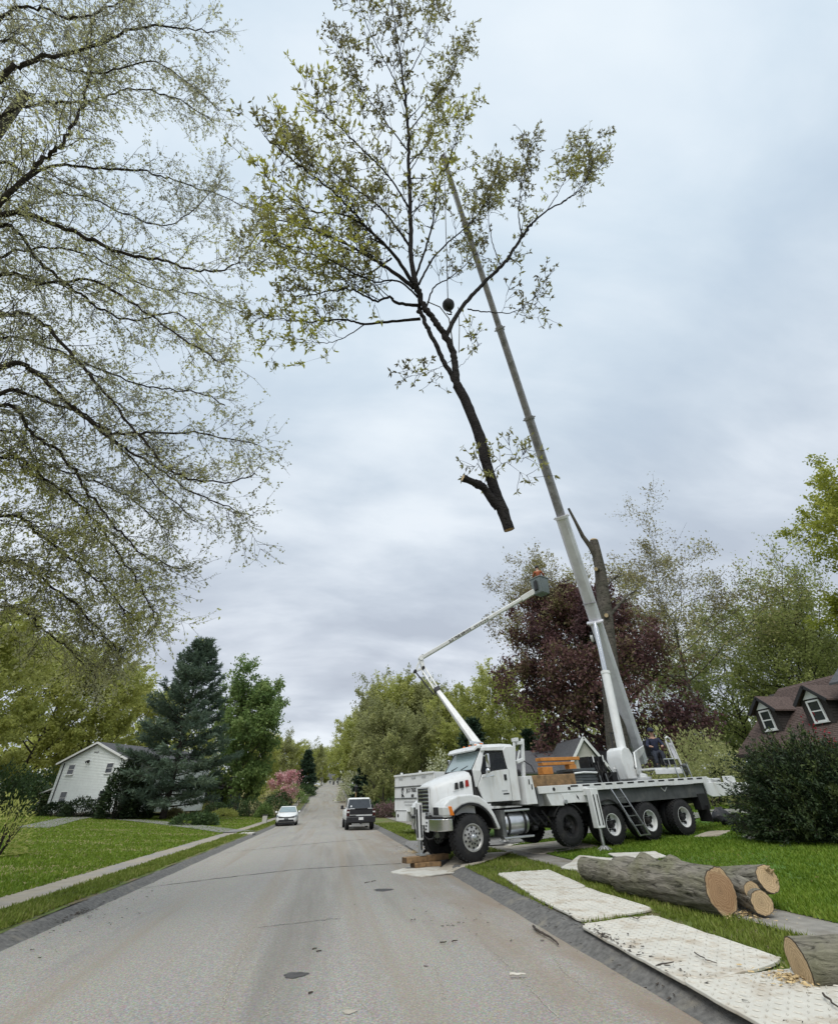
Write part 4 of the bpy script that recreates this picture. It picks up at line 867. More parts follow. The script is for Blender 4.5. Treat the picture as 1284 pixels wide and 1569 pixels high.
# ------------------------------------------------------------------ hoist line and ball that carry the cut tree
BALL = at(687, 467, 8.32)
hk = thing('hoist_line', 'steel hoist line with dark round ball and hook among the lifted branches', 'crane hook', BALL)
MB().tube([TIP - BALL + Vector((0, -.1, 0)) + bd * .2, (0, 0, .3)], .016, 6).build('hoist_cable', m_frame, hk)
MB().lathe([(.05, .34), (.07, .22), (.14, .17), (.2, .05), (.2, -.05), (.14, -.17), (.08, -.22)], (0, 0, 0), (0, 0, 1), 18).build('ball', m_frame, hk)
MB().tube([(0, 0, -.2), (0, 0, -.32), (.08, 0, -.4), (.07, 0, -.5), (-.02, 0, -.53), (-.09, 0, -.47)], [.03, .03, .03, .028, .022, .014], 8).build('hook', m_frame, hk)

# ================================================================== things lying on the crane truck's deck
def Tm(x, y, z, rz=0.0): return TRM @ Matrix.Translation((x, y, z)) @ Matrix.Rotation(rz, 4, 'Z')
t = thing('timber_block', 'thick brown timber block lying on the front of the crane deck', 'timber', mw=Tm(-3.35, .72, 1.67))
for q in (-.18, .18): MB().box((0, q, .17), (1.75, .34, .34)).build('beam', m_wood, t, bev=.02)
m_orange = mat('orange_plank', (.55, .23, .055), .7, var=.25, vscale=6, bump=.2, bscale=25)
t = thing('orange_rack', 'orange timber frame stacked on the brown block on the crane deck', 'rack', mw=Tm(-3.95, .35, 2.02))
MB().box((-.1, .2, .46), (1.7, .30, .10)).build('plank', m_orange, t, bev=.01); MB().box((.0, .2, .32), (1.4, .26, .09)).build('plank', m_orange, t, bev=.01); MB().box((.52, .2, .12), (.42, .3, .22)).build('block', m_orange, t, bev=.01); MB().box((-.6, .2, .14), (.3, .26, .26)).build('block', m_orange, t, bev=.01)
t = thing('outrigger_pad', 'stack of dark grey outrigger pads with a pale strap on the crane deck', 'pad', mw=Tm(-4.75, .55, 1.675))
for k in range(5): MB().box((.02 * (-1) ** k, 0, .055 + .095 * k), (1.0, .9, .085)).build('pad', mat('grey_plastic', (.075, .085, .09), .5, var=.2), t, bev=.012)
MB().tube([(.5, .48, .34), (.1, .50, .36), (-.5, .48, .33)], .03, 6).build('strap', m_white, t)
t = thing('chain_rack', 'black rack of hanging chains and straps on the crane deck before the turret', 'rack', mw=Tm(-5.55, .55, 1.675))
b = MB()
for k in range(4): b.box((-.35 + .23 * k, 0, .42), (.06, .5, .84))
b.box((0, 0, .04), (.9, .6, .08)); b.build('frame', m_frame, t)
b = MB(); r_ = random.Random(3)
for k in range(16):
    x0 = r_.uniform(-.4, .4); y0 = r_.uniform(.1, .4); zt = r_.uniform(.4, .8); b.tube([(x0, y0, zt), (x0 + r_.uniform(-.1, .1), y0 + .1, zt * .6), (x0 + r_.uniform(-.2, .2), y0 + .05, .12), (x0 + r_.uniform(-.2, .2), y0, .05)], .022, 5)
b.build('chain', m_frame, t)
b = MB()
for k in (0, 2): b.box((-.33 + .23 * k, .26, .76), (.045, .02, .22))
b.build('label_plate', m_white, t)

# ================================================================== people
m_skin = mat('skin', (.45, .27, .19), .6, var=.08)
def skinmesh(name, verts, edges, radii, material, parent, sub=1, root=0):
    me = bpy.data.meshes.new(name); me.from_pydata(verts, edges, []); o = link(name, me, parent, material)
    sk = o.modifiers.new('skin', 'SKIN'); sk.use_smooth_shade = True
    me.skin_vertices[0].data[0].use_root = False
    for v, r in zip(me.skin_vertices[0].data, radii): v.radius = (r, r) if not isinstance(r, tuple) else r
    me.skin_vertices[0].data[root].use_root = True
    s_ = o.modifiers.new('smooth', 'SUBSURF'); s_.levels = sub; s_.render_levels = sub
    return o
def person(label, mw, jacket, trousers, hat, arms, seated=False):
    t = thing('person', label, 'person', mw=mw)
    hip = .95 if not seated else .50
    z = lambda a: hip + a                                # heights above the hip
    V = [(0, 0, z(0)), (0, .01, z(.18)), (0, .0, z(.38)), (0, 0, z(.52)), (0, -.01, z(.60)), (0, .015, z(.68)), (0, .02, z(.80))]; R = [.13, .12, .14, .10, .055, .075, .09]
    E = [(i, i + 1) for i in range(6)]
    J = {}
    for s_ in (1, -1):
        sh, el, wr = arms[0 if s_ > 0 else 1]; b0 = len(V)
        V += [(s_ * .19, 0, z(.50)), el, wr, tuple(Vector(wr) + (Vector(wr) - Vector(el)).normalized() * .09)]; R += [.06, .045, .032, .036]; E += [(3, b0), (b0, b0 + 1), (b0 + 1, b0 + 2), (b0 + 2, b0 + 3)]
        hd = (Vector(wr) - Vector(el)).normalized(); sdv = hd.cross(Vector((0, 0, 1))).normalized()
        for k in range(4):
            f0 = Vector(V[b0 + 3]) + sdv * (.03 - .02 * k); f1 = f0 + hd * (.045 - .006 * abs(k - 1.3)); f2 = f1 + (hd + Vector((0, 0, -.8))).normalized() * .035; n0 = len(V); V += [tuple(f1), tuple(f2)]; R += [.010, .008]; E += [(b0 + 3, n0), (n0, n0 + 1)]
        th = Vector(V[b0 + 2]) + hd * .04 + sdv * .05; n0 = len(V); V += [tuple(th), tuple(th + hd * .035)]; R += [.011, .009]; E += [(b0 + 2, n0), (n0, n0 + 1)]
        k0 = len(V)
        if seated: V += [(s_ * .10, .02, z(-.02)), (s_ * .14, .44, z(.02)), (s_ * .14, .46, .10), (s_ * .14, .60, .04)]
        else: V += [(s_ * .10, 0, z(-.08)), (s_ * .11, .02, .50), (s_ * .11, -.02, .09), (s_ * .12, .15, .03)]
        R += [.095, .062, .045, .04]; E += [(0, k0), (k0, k0 + 1), (k0 + 1, k0 + 2), (k0 + 2, k0 + 3)]; J[s_] = (b0, k0)
    skinmesh('body', V, E, R, m_skin, t)
    idx = [0, 1, 2, 3]; JV = [V[i] for i in idx]; JR = [.165, .155, .175, .12]; JE = [(0, 1), (1, 2), (2, 3)]
    for s_ in (1, -1):
        b0 = J[s_][0]; n0 = len(JV); JV += [V[b0], V[b0 + 1], tuple(Vector(V[b0 + 1]).lerp(Vector(V[b0 + 2]), .9))]; JR += [.085, .068, .052]; JE += [(3, n0), (n0, n0 + 1), (n0 + 1, n0 + 2)]
    skinmesh('jacket', JV, JE, JR, jacket, t)
    TV = [V[0]]; TR = [.16]; TE = []
    for s_ in (1, -1):
        k0 = J[s_][1]; n0 = len(TV); TV += [V[k0], V[k0 + 1], V[k0 + 2]]; TR += [.12, .085, .068]; TE += [(0, n0), (n0, n0 + 1), (n0 + 1, n0 + 2)]
        MB().ell(Vector(V[k0 + 2]) + Vector((0, .07, -.03)), (.055, .15, .06), 12, 8).build('boot', m_black, t)
    skinmesh('trousers', TV, TE, TR, trousers, t)
    hc = Vector((0, .02, z(.80)))
    MB().lathe([(.125, -.01), (.122, .05), (.10, .10), (.05, .13), (.005, .137)], hc + Vector((0, -.01, .02)), (0, 0, 1), 18).box(hc + Vector((0, .13, .012)), (.16, .10, .012)).build('helmet', hat, t)
    f = MB()
    for s_ in (1, -1): f.ell(hc + Vector((s_ * .034, .088, -.02)), (.014, .008, .008), 8, 6)
    f.build('eyes', m_black, t); MB().add([hc + Vector((-.016, .085, -.065)), hc + Vector((.016, .085, -.065)), hc + Vector((0, .125, -.055)), hc + Vector((0, .09, -.01))], [(0, 1, 2), (0, 2, 3), (1, 3, 2)]).build('nose', m_skin, t)
    MB().box(hc + Vector((0, .088, -.088)), (.045, .012, .01)).build('mouth', m_red, t)
    for s_ in (1, -1): MB().ell(hc + Vector((s_ * .092, .0, -.03)), (.014, .025, .035), 8, 6).build('ear', m_skin, t)
    return t
m_navy = mat('navy_jacket', (.018, .022, .045), .85, var=.4, vscale=9); m_jean = mat('dark_trousers', (.03, .035, .05), .85, var=.3)
opm = Matrix.Translation(OW(-.10, -.02, .34)) @ Matrix.Rotation(math.atan2(-.88, -.42) - PI / 2, 4, 'Z')
person('crane operator in dark navy jacket and cap sitting at the controls', opm, m_navy, m_jean, m_navy, (((0), (.30, .18, .78), (.22, .42, .74)), ((0), (-.30, .18, .78), (-.22, .42, .74))), seated=True)
w_ = WB(); w_.beam(OW(.12, -.12, .72), OW(-.32, -.12, .72), .42, .1); w_.beam(OW(.12, -.34, 1.05), OW(-.32, -.34, 1.05), .08, .6); w_.beam(OW(-.1, -.15, .35), OW(-.1, -.15, .70), .2, .2); w_.build('operator_seat', m_frame, pl_, bev=.02)

# ================================================================== bucket truck behind
bf = Vector((.355, -.935, 0)).normalized(); bl = Vector((-bf.y, bf.x, 0)); o_ = Vector((3.6, 30, 0)) + bl * 1.2
BTM = Matrix((bf, bl, Vector((0, 0, 1)))).transposed().to_4x4(); BTM.translation = Vector((o_.x, o_.y, G(o_.x, o_.y)))
bt = thing('bucket_truck', 'white bucket truck with raised jointed boom and lettered box behind the crane truck', 'bucket truck', mw=BTM)
BI = BTM.inverted()
class BB(MB):
    def mesh(s, name, smooth=35):
        s.v = [tuple(BI @ Vector(v)) for v in s.v]; return MB.mesh(s, name, smooth)
bx = MB().prism([(.0, 1.10), (.05, 1.0), (4.3, 1.0), (4.3, 2.74), (.0, 2.70)], 'y', -1.19, 1.19).build('chip_box', m_white, bt, bev=.02)
for z_ in (1.62, 2.16): MB().box((2.15, -1.205, z_), (4.3, .04, .05)).build('panel_seam', m_panel, bx)
MB().box((2.15, -1.2, 2.72), (4.32, .1, .09)).build('top_rail', m_white, bx, bev=.01)
for x_ in (.75, 2.2, 3.3): MB().box((x_, -1.205, 2.56), (.42, .02, .09)).build('vent', mat('grey_vent', (.40, .41, .41)), bx)
for x_ in (.5, 2.6): MB().box((x_, -1.0, 2.80), (.1, .12, .14)).build('marker', m_white, bx, bev=.01)
lg = MB(); lg.prism([(.98 + .13 * math.cos(a), 1.98 + .15 * math.sin(a)) for a in np.linspace(-.3, 3.6, 14)] + [(.98 + .07 * math.cos(a), 1.94 + .10 * math.sin(a)) for a in np.linspace(3.6, -.3, 14)], 'y', -1.212, -1.2)
lg.prism([(.86, 1.86), (1.06, 1.80), (1.18, 1.68), (1.06, 1.68), (1.0, 1.76), (.96, 1.67), (.88, 1.67)], 'y', -1.212, -1.2); lg.prism([(.92, 1.90), (1.04, 1.90), (1.0, 1.83)], 'y', -1.212, -1.2)
lg.build('emblem', m_black, bx)
text_mesh('lettering', 'JLO TREE SERVICE', .25, m_black, bx, (1.42, -1.202, 1.90), (PI / 2, 0, 0), .004, .004, sx=1.05)
text_mesh('lettering', '860', .19, m_black, bx, (1.95, -1.202, 1.67), (PI / 2, 0, 0), .004, .004)
b = MB(); r_ = random.Random(5)
for row, z_ in enumerate((1.46, 1.32)):
    x_ = 1.15 + .1 * row
    while x_ < 2.9: l_ = r_.uniform(.03, .09); b.box((x_ + l_ / 2, -1.198, z_), (l_, .02, .06)); x_ += l_ + .035
b.build('small_print', mat('grey_print', (.2, .2, .2)), bx)
pd = MB().prism([(.28, .58), (.28, 1.08), (1.5, 1.08), (1.5, .58)], 'y', -1.25, -.8).build('tool_locker', m_white, bt, bev=.015)
MB().cyl((.55, -1.262, .83), (.55, -1.25, .83), .08, n=16).build('locker_ring', m_black, pd); b = MB(); b.box((.9, -1.255, 1.06), (1.2, .02, .03)); b.box((.29, -1.255, .82), (.02, .02, .5)); b.build('locker_edge', m_black, pd)
MB().box((.12, -1.0, 1.06), (.12, .3, .16)).build('tail_lamp', m_red, bt, bev=.02)
MB().box((3.2, 0, .8), (7.0, .9, .3)).build('frame_rail', m_frame, bt)
for x_ in (2.5, 7.0):
    for s_ in (1, -1): wheel(bt, x_, s_ * .98, .48, .48, .3, s_, .12 if x_ < 4 else 0)
MB().prism([(5.9, .7), (8.6, .7), (8.7, 1.35), (7.7, 1.55), (7.35, 2.2), (5.9, 2.25)], 'y', -1.05, 1.05).build('cab', m_white, bt, bev=.08, seg=3)
for s_ in (1, -1): MB().add([(6.2, s_ * 1.06, 1.55), (7.4, s_ * 1.06, 1.55), (7.2, s_ * 1.06, 2.1), (6.2, s_ * 1.06, 2.12)], [(0, 1, 2, 3)]).build('side_window', m_glassd, bt, smooth=0)
MB().add([(7.74, -.9, 1.58), (7.74, .9, 1.58), (7.38, .85, 2.16), (7.38, -.85, 2.16)], [(0, 1, 2, 3)]).build('windscreen', m_glassd, bt, smooth=0)
# boom
B0 = at(742, 1156, 25.6); B1 = at(670, 1058, 27.6); B2 = at(648, 1024, 28.3); B3 = at(645, 1009, 28.3); BK = at(818, 907, 24.6)
x0 = BI @ B0; MB().lathe([(.45, .9), (.45, 2.4), (.3, 2.5), (.28, x0.z - .1)], (x0.x, x0.y, 0), (0, 0, 1), 20).build('pedestal', m_white, bt)
view = Vector((0, -1, 0))
lbm = BB().taperbeam(B0, B1, .42, .44, .26, .27, view).build('lower_boom', m_white, bt, bev=.04)
b = BB(); b.taperbeam(B1 - (B1 - B0).normalized() * .1, B1 + (B1 - B0).normalized() * .12, .34, .4, .34, .4, view); b.build('boom_collar', m_frame, lbm)
d_ = (B2 - B1).normalized(); s_ = d_.cross(view).normalized(); b = BB()
for q in (-.13, .13): b.beam(B1 + s_ * q, B2 + s_ * q * .9, .07, .07, view)
b.tube([B1 + s_ * .08, B1.lerp(B2, .35) - s_ * .1, B1.lerp(B2, .5) + s_ * .08], .03, 6); b.build('boom_frame', m_white, lbm)
K0 = at(636, 1029, 28.3); b = BB(); b.taperbeam(B2, B3, .22, .3, .2, .26, view); b.taperbeam(K0, B3, .10, .12, .14, .2, view); b.taperbeam(K0, B2, .12, .12, .12, .16, view)
b.cyl(B3 + Vector((0, -.2, 0)), B3 + Vector((0, .2, 0)), .16, n=16); kn = b.build('elbow', m_white, bt, bev=.01)
b = BB(); b.cyl(K0 + Vector((0, -.14, 0)), K0 + Vector((0, .14, 0)), .1, n=12); b.cyl(B2 + Vector((0, -.18, 0)), B2 + Vector((0, .18, 0)), .1, n=12); b.tube([B3, B3 + Vector((.1, 0, .25)), B3 + Vector((.35, 0, .2))], .025, 6); b.build('elbow_pin', m_frame, kn)
b = BB(); b.tube([K0, at(664, 1064, 27.5)], .045, 8); b.build('link_rod', m_frame, kn)
ub = BB().taperbeam(B3, BK, .24, .30, .23, .27, view).build('upper_boom', m_white, bt, bev=.05)
BBX = BK + Vector((.42, .0, .0)); b = BB(); b.beam(BK - (BK - B3).normalized() * .9, BK + (BK - B3).normalized() * .05, .32, .34, view); b.build('boom_tip_sleeve', m_white, ub, bev=.03)
def boom_text(body, f0, size):
    xd = (BK - B3).normalized(); nrm = (Vector((0, 0, HC)) - B3.lerp(BK, f0)); nrm = (nrm - xd * nrm.dot(xd)).normalized(); nrm = (view - xd * view.dot(xd)).normalized(); up = nrm.cross(xd)
    M_ = Matrix((xd, up, nrm)).transposed().to_4x4(); M_.translation = B3.lerp(BK, f0) + nrm * .155 - up * size * .34
    o = text_mesh('lettering', body, size, m_black, ub, (0, 0, 0), (0, 0, 0), .004, .004, sx=1); o.matrix_local = BI @ M_; return o
boom_text('JLO TREE SERVICE', .255, .20)
xd = (BK - B3).normalized(); nrm = (view - xd * view.dot(xd)).normalized(); up_ = nrm.cross(xd); b = BB(); r_ = random.Random(9); q = .475
while q < .60: l_ = r_.uniform(.008, .018); b.beam(B3.lerp(BK, q) + nrm * .15, B3.lerp(BK, q + l_) + nrm * .15, .02, .13, up_.cross(xd)); q += l_ + .006
b.build('small_print', m_black, ub)
m_bucket = mat('grey_fibreglass', (.17, .20, .205), .5, var=.12)
BQ = at(830, 911, 24.4); bk = Matrix.Translation(BQ) @ Matrix.Rotation(.45, 4, 'Z')
def bxr(z_, w_, d_): return [bk @ Vector((x, y, z_)) for x, y in ((-w_, -d_), (w_, -d_), (w_, d_), (-w_, d_))]
b = BB(); b.loft([bxr(0, .33, .33), bxr(.06, .36, .36), bxr(1.0, .40, .40), bxr(1.0, .44, .44), bxr(1.07, .44, .44), bxr(1.07, .36, .36), bxr(.1, .32, .32)]); bko = b.build('bucket', m_bucket, bt, bev=.02)
b = BB(); b.beam(bk @ Vector((-.44, 0, .2)), bk @ Vector((-.44, 0, .8)), .3, .1); b.build('bucket_bracket', m_frame, bko)
b = BB(); b.beam(bk @ Vector((.36, .1, .15)), bk @ Vector((.56, .1, .15)), .3, .7) if False else b.box(bk @ Vector((.52, .05, .62)), (.22, .3, .62)); b.build('tool_scabbard', m_bucket, bko, bev=.03)
m_rust = mat('rust_shirt', (.30, .085, .035), .85, var=.25, vscale=8)
person('tree worker in rust-orange shirt and dark helmet standing in the raised bucket', Matrix.Translation(BQ + Vector((0, 0, .1))) @ Matrix.Rotation(-.5, 4, 'Z'), m_rust, m_jean, m_black, ((0, (.34, .12, 1.22), (.22, .36, 1.15)), (0, (-.34, .12, 1.22), (-.2, .36, 1.18))))

# ================================================================== pickup and sedan
def wheelS(par, x, y, r, wd, s_, rim=m_alu):
    wh = MB().lathe([(r * .62, -.5 * wd), (r * .93, -.5 * wd), (r, -.36 * wd), (r, .36 * wd), (r * .93, .5 * wd), (r * .62, .5 * wd)], (x, y, r), (s_, 0, 0), 28).build('wheel', m_tyre, par)
    rm = MB().lathe([(r * .63, wd * .4), (r * .6, wd * .52), (r * .3, wd * .42), (.02, wd * .45)], (x, y, r), (s_, 0, 0), 20); rm.build('rim', rim, wh); return wh
pk = thing('pickup_truck', 'white pickup truck with black tailgate band seen from behind in the right lane', 'pickup truck', (2.15, 37.2, .02), math.radians(1.5))
def ringb(y, w_, zl, zu, r=.12): return [(-w_ + r, y, zl), (-w_, y, zl + r), (-w_, y, zu - r), (-w_ + r, y, zu), (w_ - r, y, zu), (w_, y, zu - r), (w_, y, zl + r), (w_ - r, y, zl)]
MB().loft([ringb(0, .97, .55, 1.18), ringb(.1, 1.0, .5, 1.2), ringb(3.6, 1.0, .5, 1.2), ringb(4.6, 1.0, .5, 1.2), ringb(5.5, .98, .5, 1.15), ringb(5.75, .9, .55, 1.05)]).build('body', m_white, pk, smooth=50)
MB().loft([[(-.9, 1.7, 1.18), (.9, 1.7, 1.18), (.92, 4.4, 1.18), (-.92, 4.4, 1.18)], [(-.76, 1.95, 1.84), (.76, 1.95, 1.84), (.74, 3.5, 1.84), (-.74, 3.5, 1.84)], [(-.7, 2.05, 1.88), (.7, 2.05, 1.88), (.68, 3.4, 1.88), (-.68, 3.4, 1.88)]]).build('cab', m_white, pk, bev=.05, seg=3)
MB().add([(-.85, 1.685, 1.235), (.85, 1.685, 1.235), (.735, 1.895, 1.79), (-.735, 1.895, 1.79)], [(0, 1, 2, 3)]).build('rear_window', m_glassd, pk, smooth=0)
MB().cyl((-.58, 1.70, 1.36), (-.58, 1.69, 1.36), .06, n=12).build('sticker', m_white, pk)
tg_ = MB().box((0, -.03, .98), (1.55, .1, .52)).build('tailgate', m_white, pk, bev=.03)
MB().box((0, -.095, 1.06), (1.56, .02, .33)).build('black_band', m_black, tg_, bev=.01); MB().box((0, -.088, .765), (1.56, .02, .10)).build('lower_trim', m_black, tg_, bev=.01); MB().box((0, -.06, 1.23), (.9, .16, .05)).build('spoiler', m_black, tg_, bev=.01); MB().box((-.55, -.092, .83), (.42, .015, .04)).build('small_lettering', m_frame, tg_); MB().cyl((0, -.105, 1.03), (0, -.12, 1.03), .07, n=14).build('badge', m_frame, tg_)
for s_ in (1, -1): lt = MB().box((s_ * .89, -.02, 1.0), (.2, .12, .42)).build('tail_light', mat('dark_red_lens', (.05, .008, .008), .25), pk, bev=.03); MB().box((s_ * .89, -.085, 1.04), (.16, .01, .08)).build('reverse_lens', m_lens, lt)
bp_ = MB().box((0, -.13, .60), (1.97, .2, .32)).build('rear_bumper', m_black, pk, bev=.03); MB().box((.0, -.24, .66), (.32, .015, .15)).build('number_plate', m_white, bp_); MB().box((0, -.2, .40), (.12, .2, .1)).build('hitch', m_frame, bp_)
MB().box((0, .05, .32), (1.2, .1, .17)).build('lower_valance', m_white, pk, bev=.02)
MB().box((0, .6, .45), (1.7, 1.0, .3)).build('underbody', m_frame, pk)
for s_ in (1, -1):
    for y_ in (1.0, 4.75): wheelS(pk, s_ * .86, y_, .40, .26, s_)
    mm = MB().box((s_ * 1.13, 3.75, 1.30), (.2, .1, .24)).build('mirror', m_black, pk, bev=.03); MB().box((s_ * .98, 3.78, 1.22), (.15, .05, .05)).build('mirror_arm', m_black, mm)
    MB().prism([(1.75, 1.26), (3.9, 1.26), (3.5, 1.76), (1.98, 1.76)], 'x', s_ * .86, s_ * .885).build('side_window', m_glassd, pk)

sn = thing('sedan', 'white sedan with dark grille parked at the left kerb facing us', 'car', (-3.72, 50.2, .02), PI + math.radians(2))
MB().loft([ringb(2.30, .66, .34, .66, .08), ringb(2.2, .80, .25, .73), ringb(1.9, .88, .22, .82), ringb(1.2, .90, .22, .92), ringb(.95, .90, .22, .97), ringb(-1.2, .90, .22, .99), ringb(-1.9, .88, .24, .99), ringb(-2.25, .78, .34, .92)]).build('body', m_white, sn, smooth=60)
g_ = MB().loft([[(-.80, .95, .95), (.80, .95, .95), (.74, -1.75, 1.0), (-.74, -1.75, 1.0)], [(-.60, .12, 1.37), (.60, .12, 1.37), (.58, -.95, 1.38), (-.58, -.95, 1.38)]]).build('greenhouse', mat('tinted_glass', (.035, .045, .05), .06, spec=.8), sn, smooth=0)
MB().loft([[(-.63, .16, 1.36), (.63, .16, 1.36), (.6, -1.0, 1.37), (-.6, -1.0, 1.37)], [(-.55, .05, 1.42), (.55, .05, 1.42), (.53, -.85, 1.42), (-.53, -.85, 1.42)]]).build('roof', m_white, sn, bev=.02)
MB().add([(-.72, .955, .985), (.72, .955, .985), (.58, .165, 1.355), (-.58, .165, 1.355)], [(0, 1, 2, 3)]).build('windscreen', mat('sky_pale_windscreen', (.20, .26, .27), .05, spec=.9), sn, smooth=0)  # windscreen: reflected sky put into the glass colour
for s_ in (1, -1):
    MB().tube([(s_ * .80, .96, .96), (s_ * .61, .14, 1.38), (s_ * .59, -.95, 1.39), (s_ * .74, -1.75, 1.0)], .035, 6).build('pillar', m_white, sn)
    MB().prism([(2.02, .66), (2.24, .66), (2.12, .76), (1.8, .80)], 'x', s_ * .52, s_ * .875).build('headlight', mat('smoked_lens', (.12, .13, .14), .1, spec=.8), sn, bev=.02)
    mm = MB().box((s_ * 1.0, .62, 1.0), (.2, .1, .13)).build('mirror', m_white, sn, bev=.03); MB().box((s_ * .88, .64, .97), (.12, .05, .04)).build('mirror_arm', m_black, mm)
    for y_ in (1.38, -1.38): wheelS(sn, s_ * .80, y_, .33, .22, s_)
MB().prism([(-.64, .60), (.64, .60), (.72, .72), (.3, .66), (-.3, .66), (-.72, .72)], 'y', 2.20, 2.325).build('upper_grille', m_black, sn)
MB().prism([(-.70, .30), (.70, .30), (.60, .46), (-.60, .46)], 'y', 2.22, 2.31).build('lower_grille', m_black, sn); MB().box((0, 2.33, .50), (.36, .015, .11)).build('number_plate', m_panel, sn); MB().box((0, 2.0, .2), (1.5, .5, .12)).build('splitter', m_black, sn)

# ================================================================== boards, logs and cribbing on the right verge
m_mat = mat('white_ground_board', (.60, .575, .505), .6, var=.10, vscale=3.5, bump=.15, bscale=60, col2=(.36, .275, .18), c2=(.50, .78), dscale=2.6)
m_matd = mat('muddy_ground_board', (.43, .385, .31), .7, var=.2, vscale=3.5, bump=.25, bscale=60, col2=(.25, .20, .14), c2=(.45, .68), dscale=2.2)
MAT_POLYS = []
def gpt(p): return Vector(p) if len(p) == 3 else onground(*p)
def board(label, pix, lugs=(0, 0), material=None, th=.03, lift=.012, warp=.012, sd=1, follow=None):
    C = [gpt(p) for p in pix]; mid = (C[0] + C[1] + C[2] + C[3]) / 4; C = [mid + (c - mid) * .975 for c in C]; MAT_POLYS.append([(c.x, c.y) for c in C]); material = material or m_mat
    nu, nv = 10, 18
    def P(u, v):
        a = C[0].lerp(C[1], u); b_ = C[3].lerp(C[2], u); q = a.lerp(b_, v)
        z = (follow(q.x, q.y) if follow else max(G(q.x, q.y), .0)) + lift + .012 + warp * float(vnoise(u * 3 + sd, v * 4, 1.2, sd)) + .5 * warp * (abs(u - .5) * 2) ** 3
        return Vector((q.x, q.y, z))
    c0 = P(.5, .5); o = thing('ground_board', label, 'ground board', c0, 0, 'boards laid on the verge')
    V = []; F = []
    for k in range(nv + 1):
        for j in range(nu + 1):
            u, v = j / nu, k / nv; e = .035
            if (j in (0, nu)) and (k in (0, nv)): u = min(max(u, e), 1 - e) if j else e; u = e if j == 0 else 1 - e; v = .012 if k == 0 else .988
            V.append(P(u, v) - c0)
    n0 = len(V); V += [v - Vector((0, 0, th)) for v in V]
    W = nu + 1
    for k in range(nv):
        for j in range(nu): i = k * W + j; F.append((i, i + 1, i + W + 1, i + W)); F.append((n0 + i, n0 + i + W, n0 + i + W + 1, n0 + i + 1))
    rim = [j for j in range(W)] + [k * W + nu for k in range(1, nv + 1)] + [nv * W + j for j in range(nu - 1, -1, -1)] + [k * W for k in range(nv - 1, 0, -1)]
    for a, b_ in zip(rim, rim[1:] + rim[:1]): F.append((a, n0 + a, n0 + b_, b_))
    MB().add(V, F).build('sheet', material, o, bev=.006, smooth=30)
    a, b_ = lugs
    if a:
        q = MB()
        for i in range(a):
            for j in range(b_):
                u, v = (i + .5) / a, (j + .5) / b_
                if u < .03 or u > .97 or v < .015 or v > .985: continue
                c = P(u, v) - c0; du = (P(min(u + .02, 1), v) - P(u - .02, v)).normalized(); dv = (P(u, min(v + .02, 1)) - P(u, v - .02)).normalized()
                d = (du + dv if (i + j) % 2 else du - dv).normalized(); s_ = d.cross(Vector((0, 0, 1))); L, w_ = .034, .0085
                z1 = Vector((0, 0, .002)); z2 = Vector((0, 0, .011))
                q.add([c + d * L + z1, c + s_ * w_ + z1, c - d * L + z1, c - s_ * w_ + z1, c + d * L * .6 + z2, c + s_ * w_ * .45 + z2, c - d * L * .6 + z2, c - s_ * w_ * .45 + z2], [(4, 5, 6, 7), (0, 1, 5, 4), (1, 2, 6, 5), (2, 3, 7, 6), (3, 0, 4, 7)])
        stuff(q.build('tread_lugs', material, o, smooth=0))
    return o
board('pale tread-patterned ground board farthest up the verge beside the kerb', [(760, 1341), (842, 1335), (903, 1363), (808, 1371)], (12, 22), sd=2, follow=lambda x, y: .135)
board('pale tread-patterned ground board between the two others in front of the big log', [(806, 1371.5), (901, 1363.5), (1007, 1398), (889, 1416)], (12, 22), sd=3, follow=lambda x, y: .135)
board('big pale ground board with twigs on it beside the small right-edge log', [(884, 1421), (1001, 1405), (1210, 1477), (1064, 1523)], (13, 24), sd=4, follow=lambda x, y: .135)
g1, g2 = onground(1041, 1534), onground(1213, 1489); dlt = Vector((-.12, -2.45, 0))
board('nearest ground board running out of the lower right corner', [tuple(g1), tuple(g2), tuple(g2 + dlt), tuple(g1 + dlt)], (13, 24), sd=5, follow=lambda x, y: .135)
board('muddy board on the grass behind the front wheel of the crane truck', [(766, 1299), (871, 1288), (922, 1299), (822, 1311)], (0, 0), m_matd, sd=6)
board('small pale board under the steel outrigger foot on its left side', [(857, 1333), (886, 1313), (944, 1318), (926, 1340)], (0, 0), sd=7, lift=.02)
board('small pale board under the steel outrigger foot on its right side', [(930, 1312), (1004, 1309), (1024, 1317), (958, 1324)], (0, 0), sd=8, lift=.05)
board('thin board lying on the grass behind the rearmost truck wheel', [(1062, 1284), (1085, 1275), (1121, 1274), (1100, 1283)], (0, 0), m_matd, sd=9)
board('white sliver of board on the lawn left of the yew bush', [(1137, 1283), (1148, 1281), (1162, 1285), (1150, 1287.5)], (0, 0), sd=10)
board('pale board under the far outrigger foot beyond the front wheel', [(752, 1292), (782, 1286), (810, 1291), (780, 1298)], (0, 0), sd=11)
fl = lambda x, y: float(np.interp(x, [3.0, 3.45, 3.75, 4.2], [.0, .06, .12, .14]))
board('bent muddy board lapping from the road over the kerb under the front wheel', [(652, 1345), (735, 1326), (790, 1306), (700, 1313)], (0, 0), m_matd, sd=12, follow=fl, warp=.03)
board('pale board flat on the road under the timber cribbing', [(595, 1340), (646, 1347), (700, 1330), (652, 1324)], (0, 0), sd=13, follow=lambda x, y: .02, lift=.012, warp=.004)

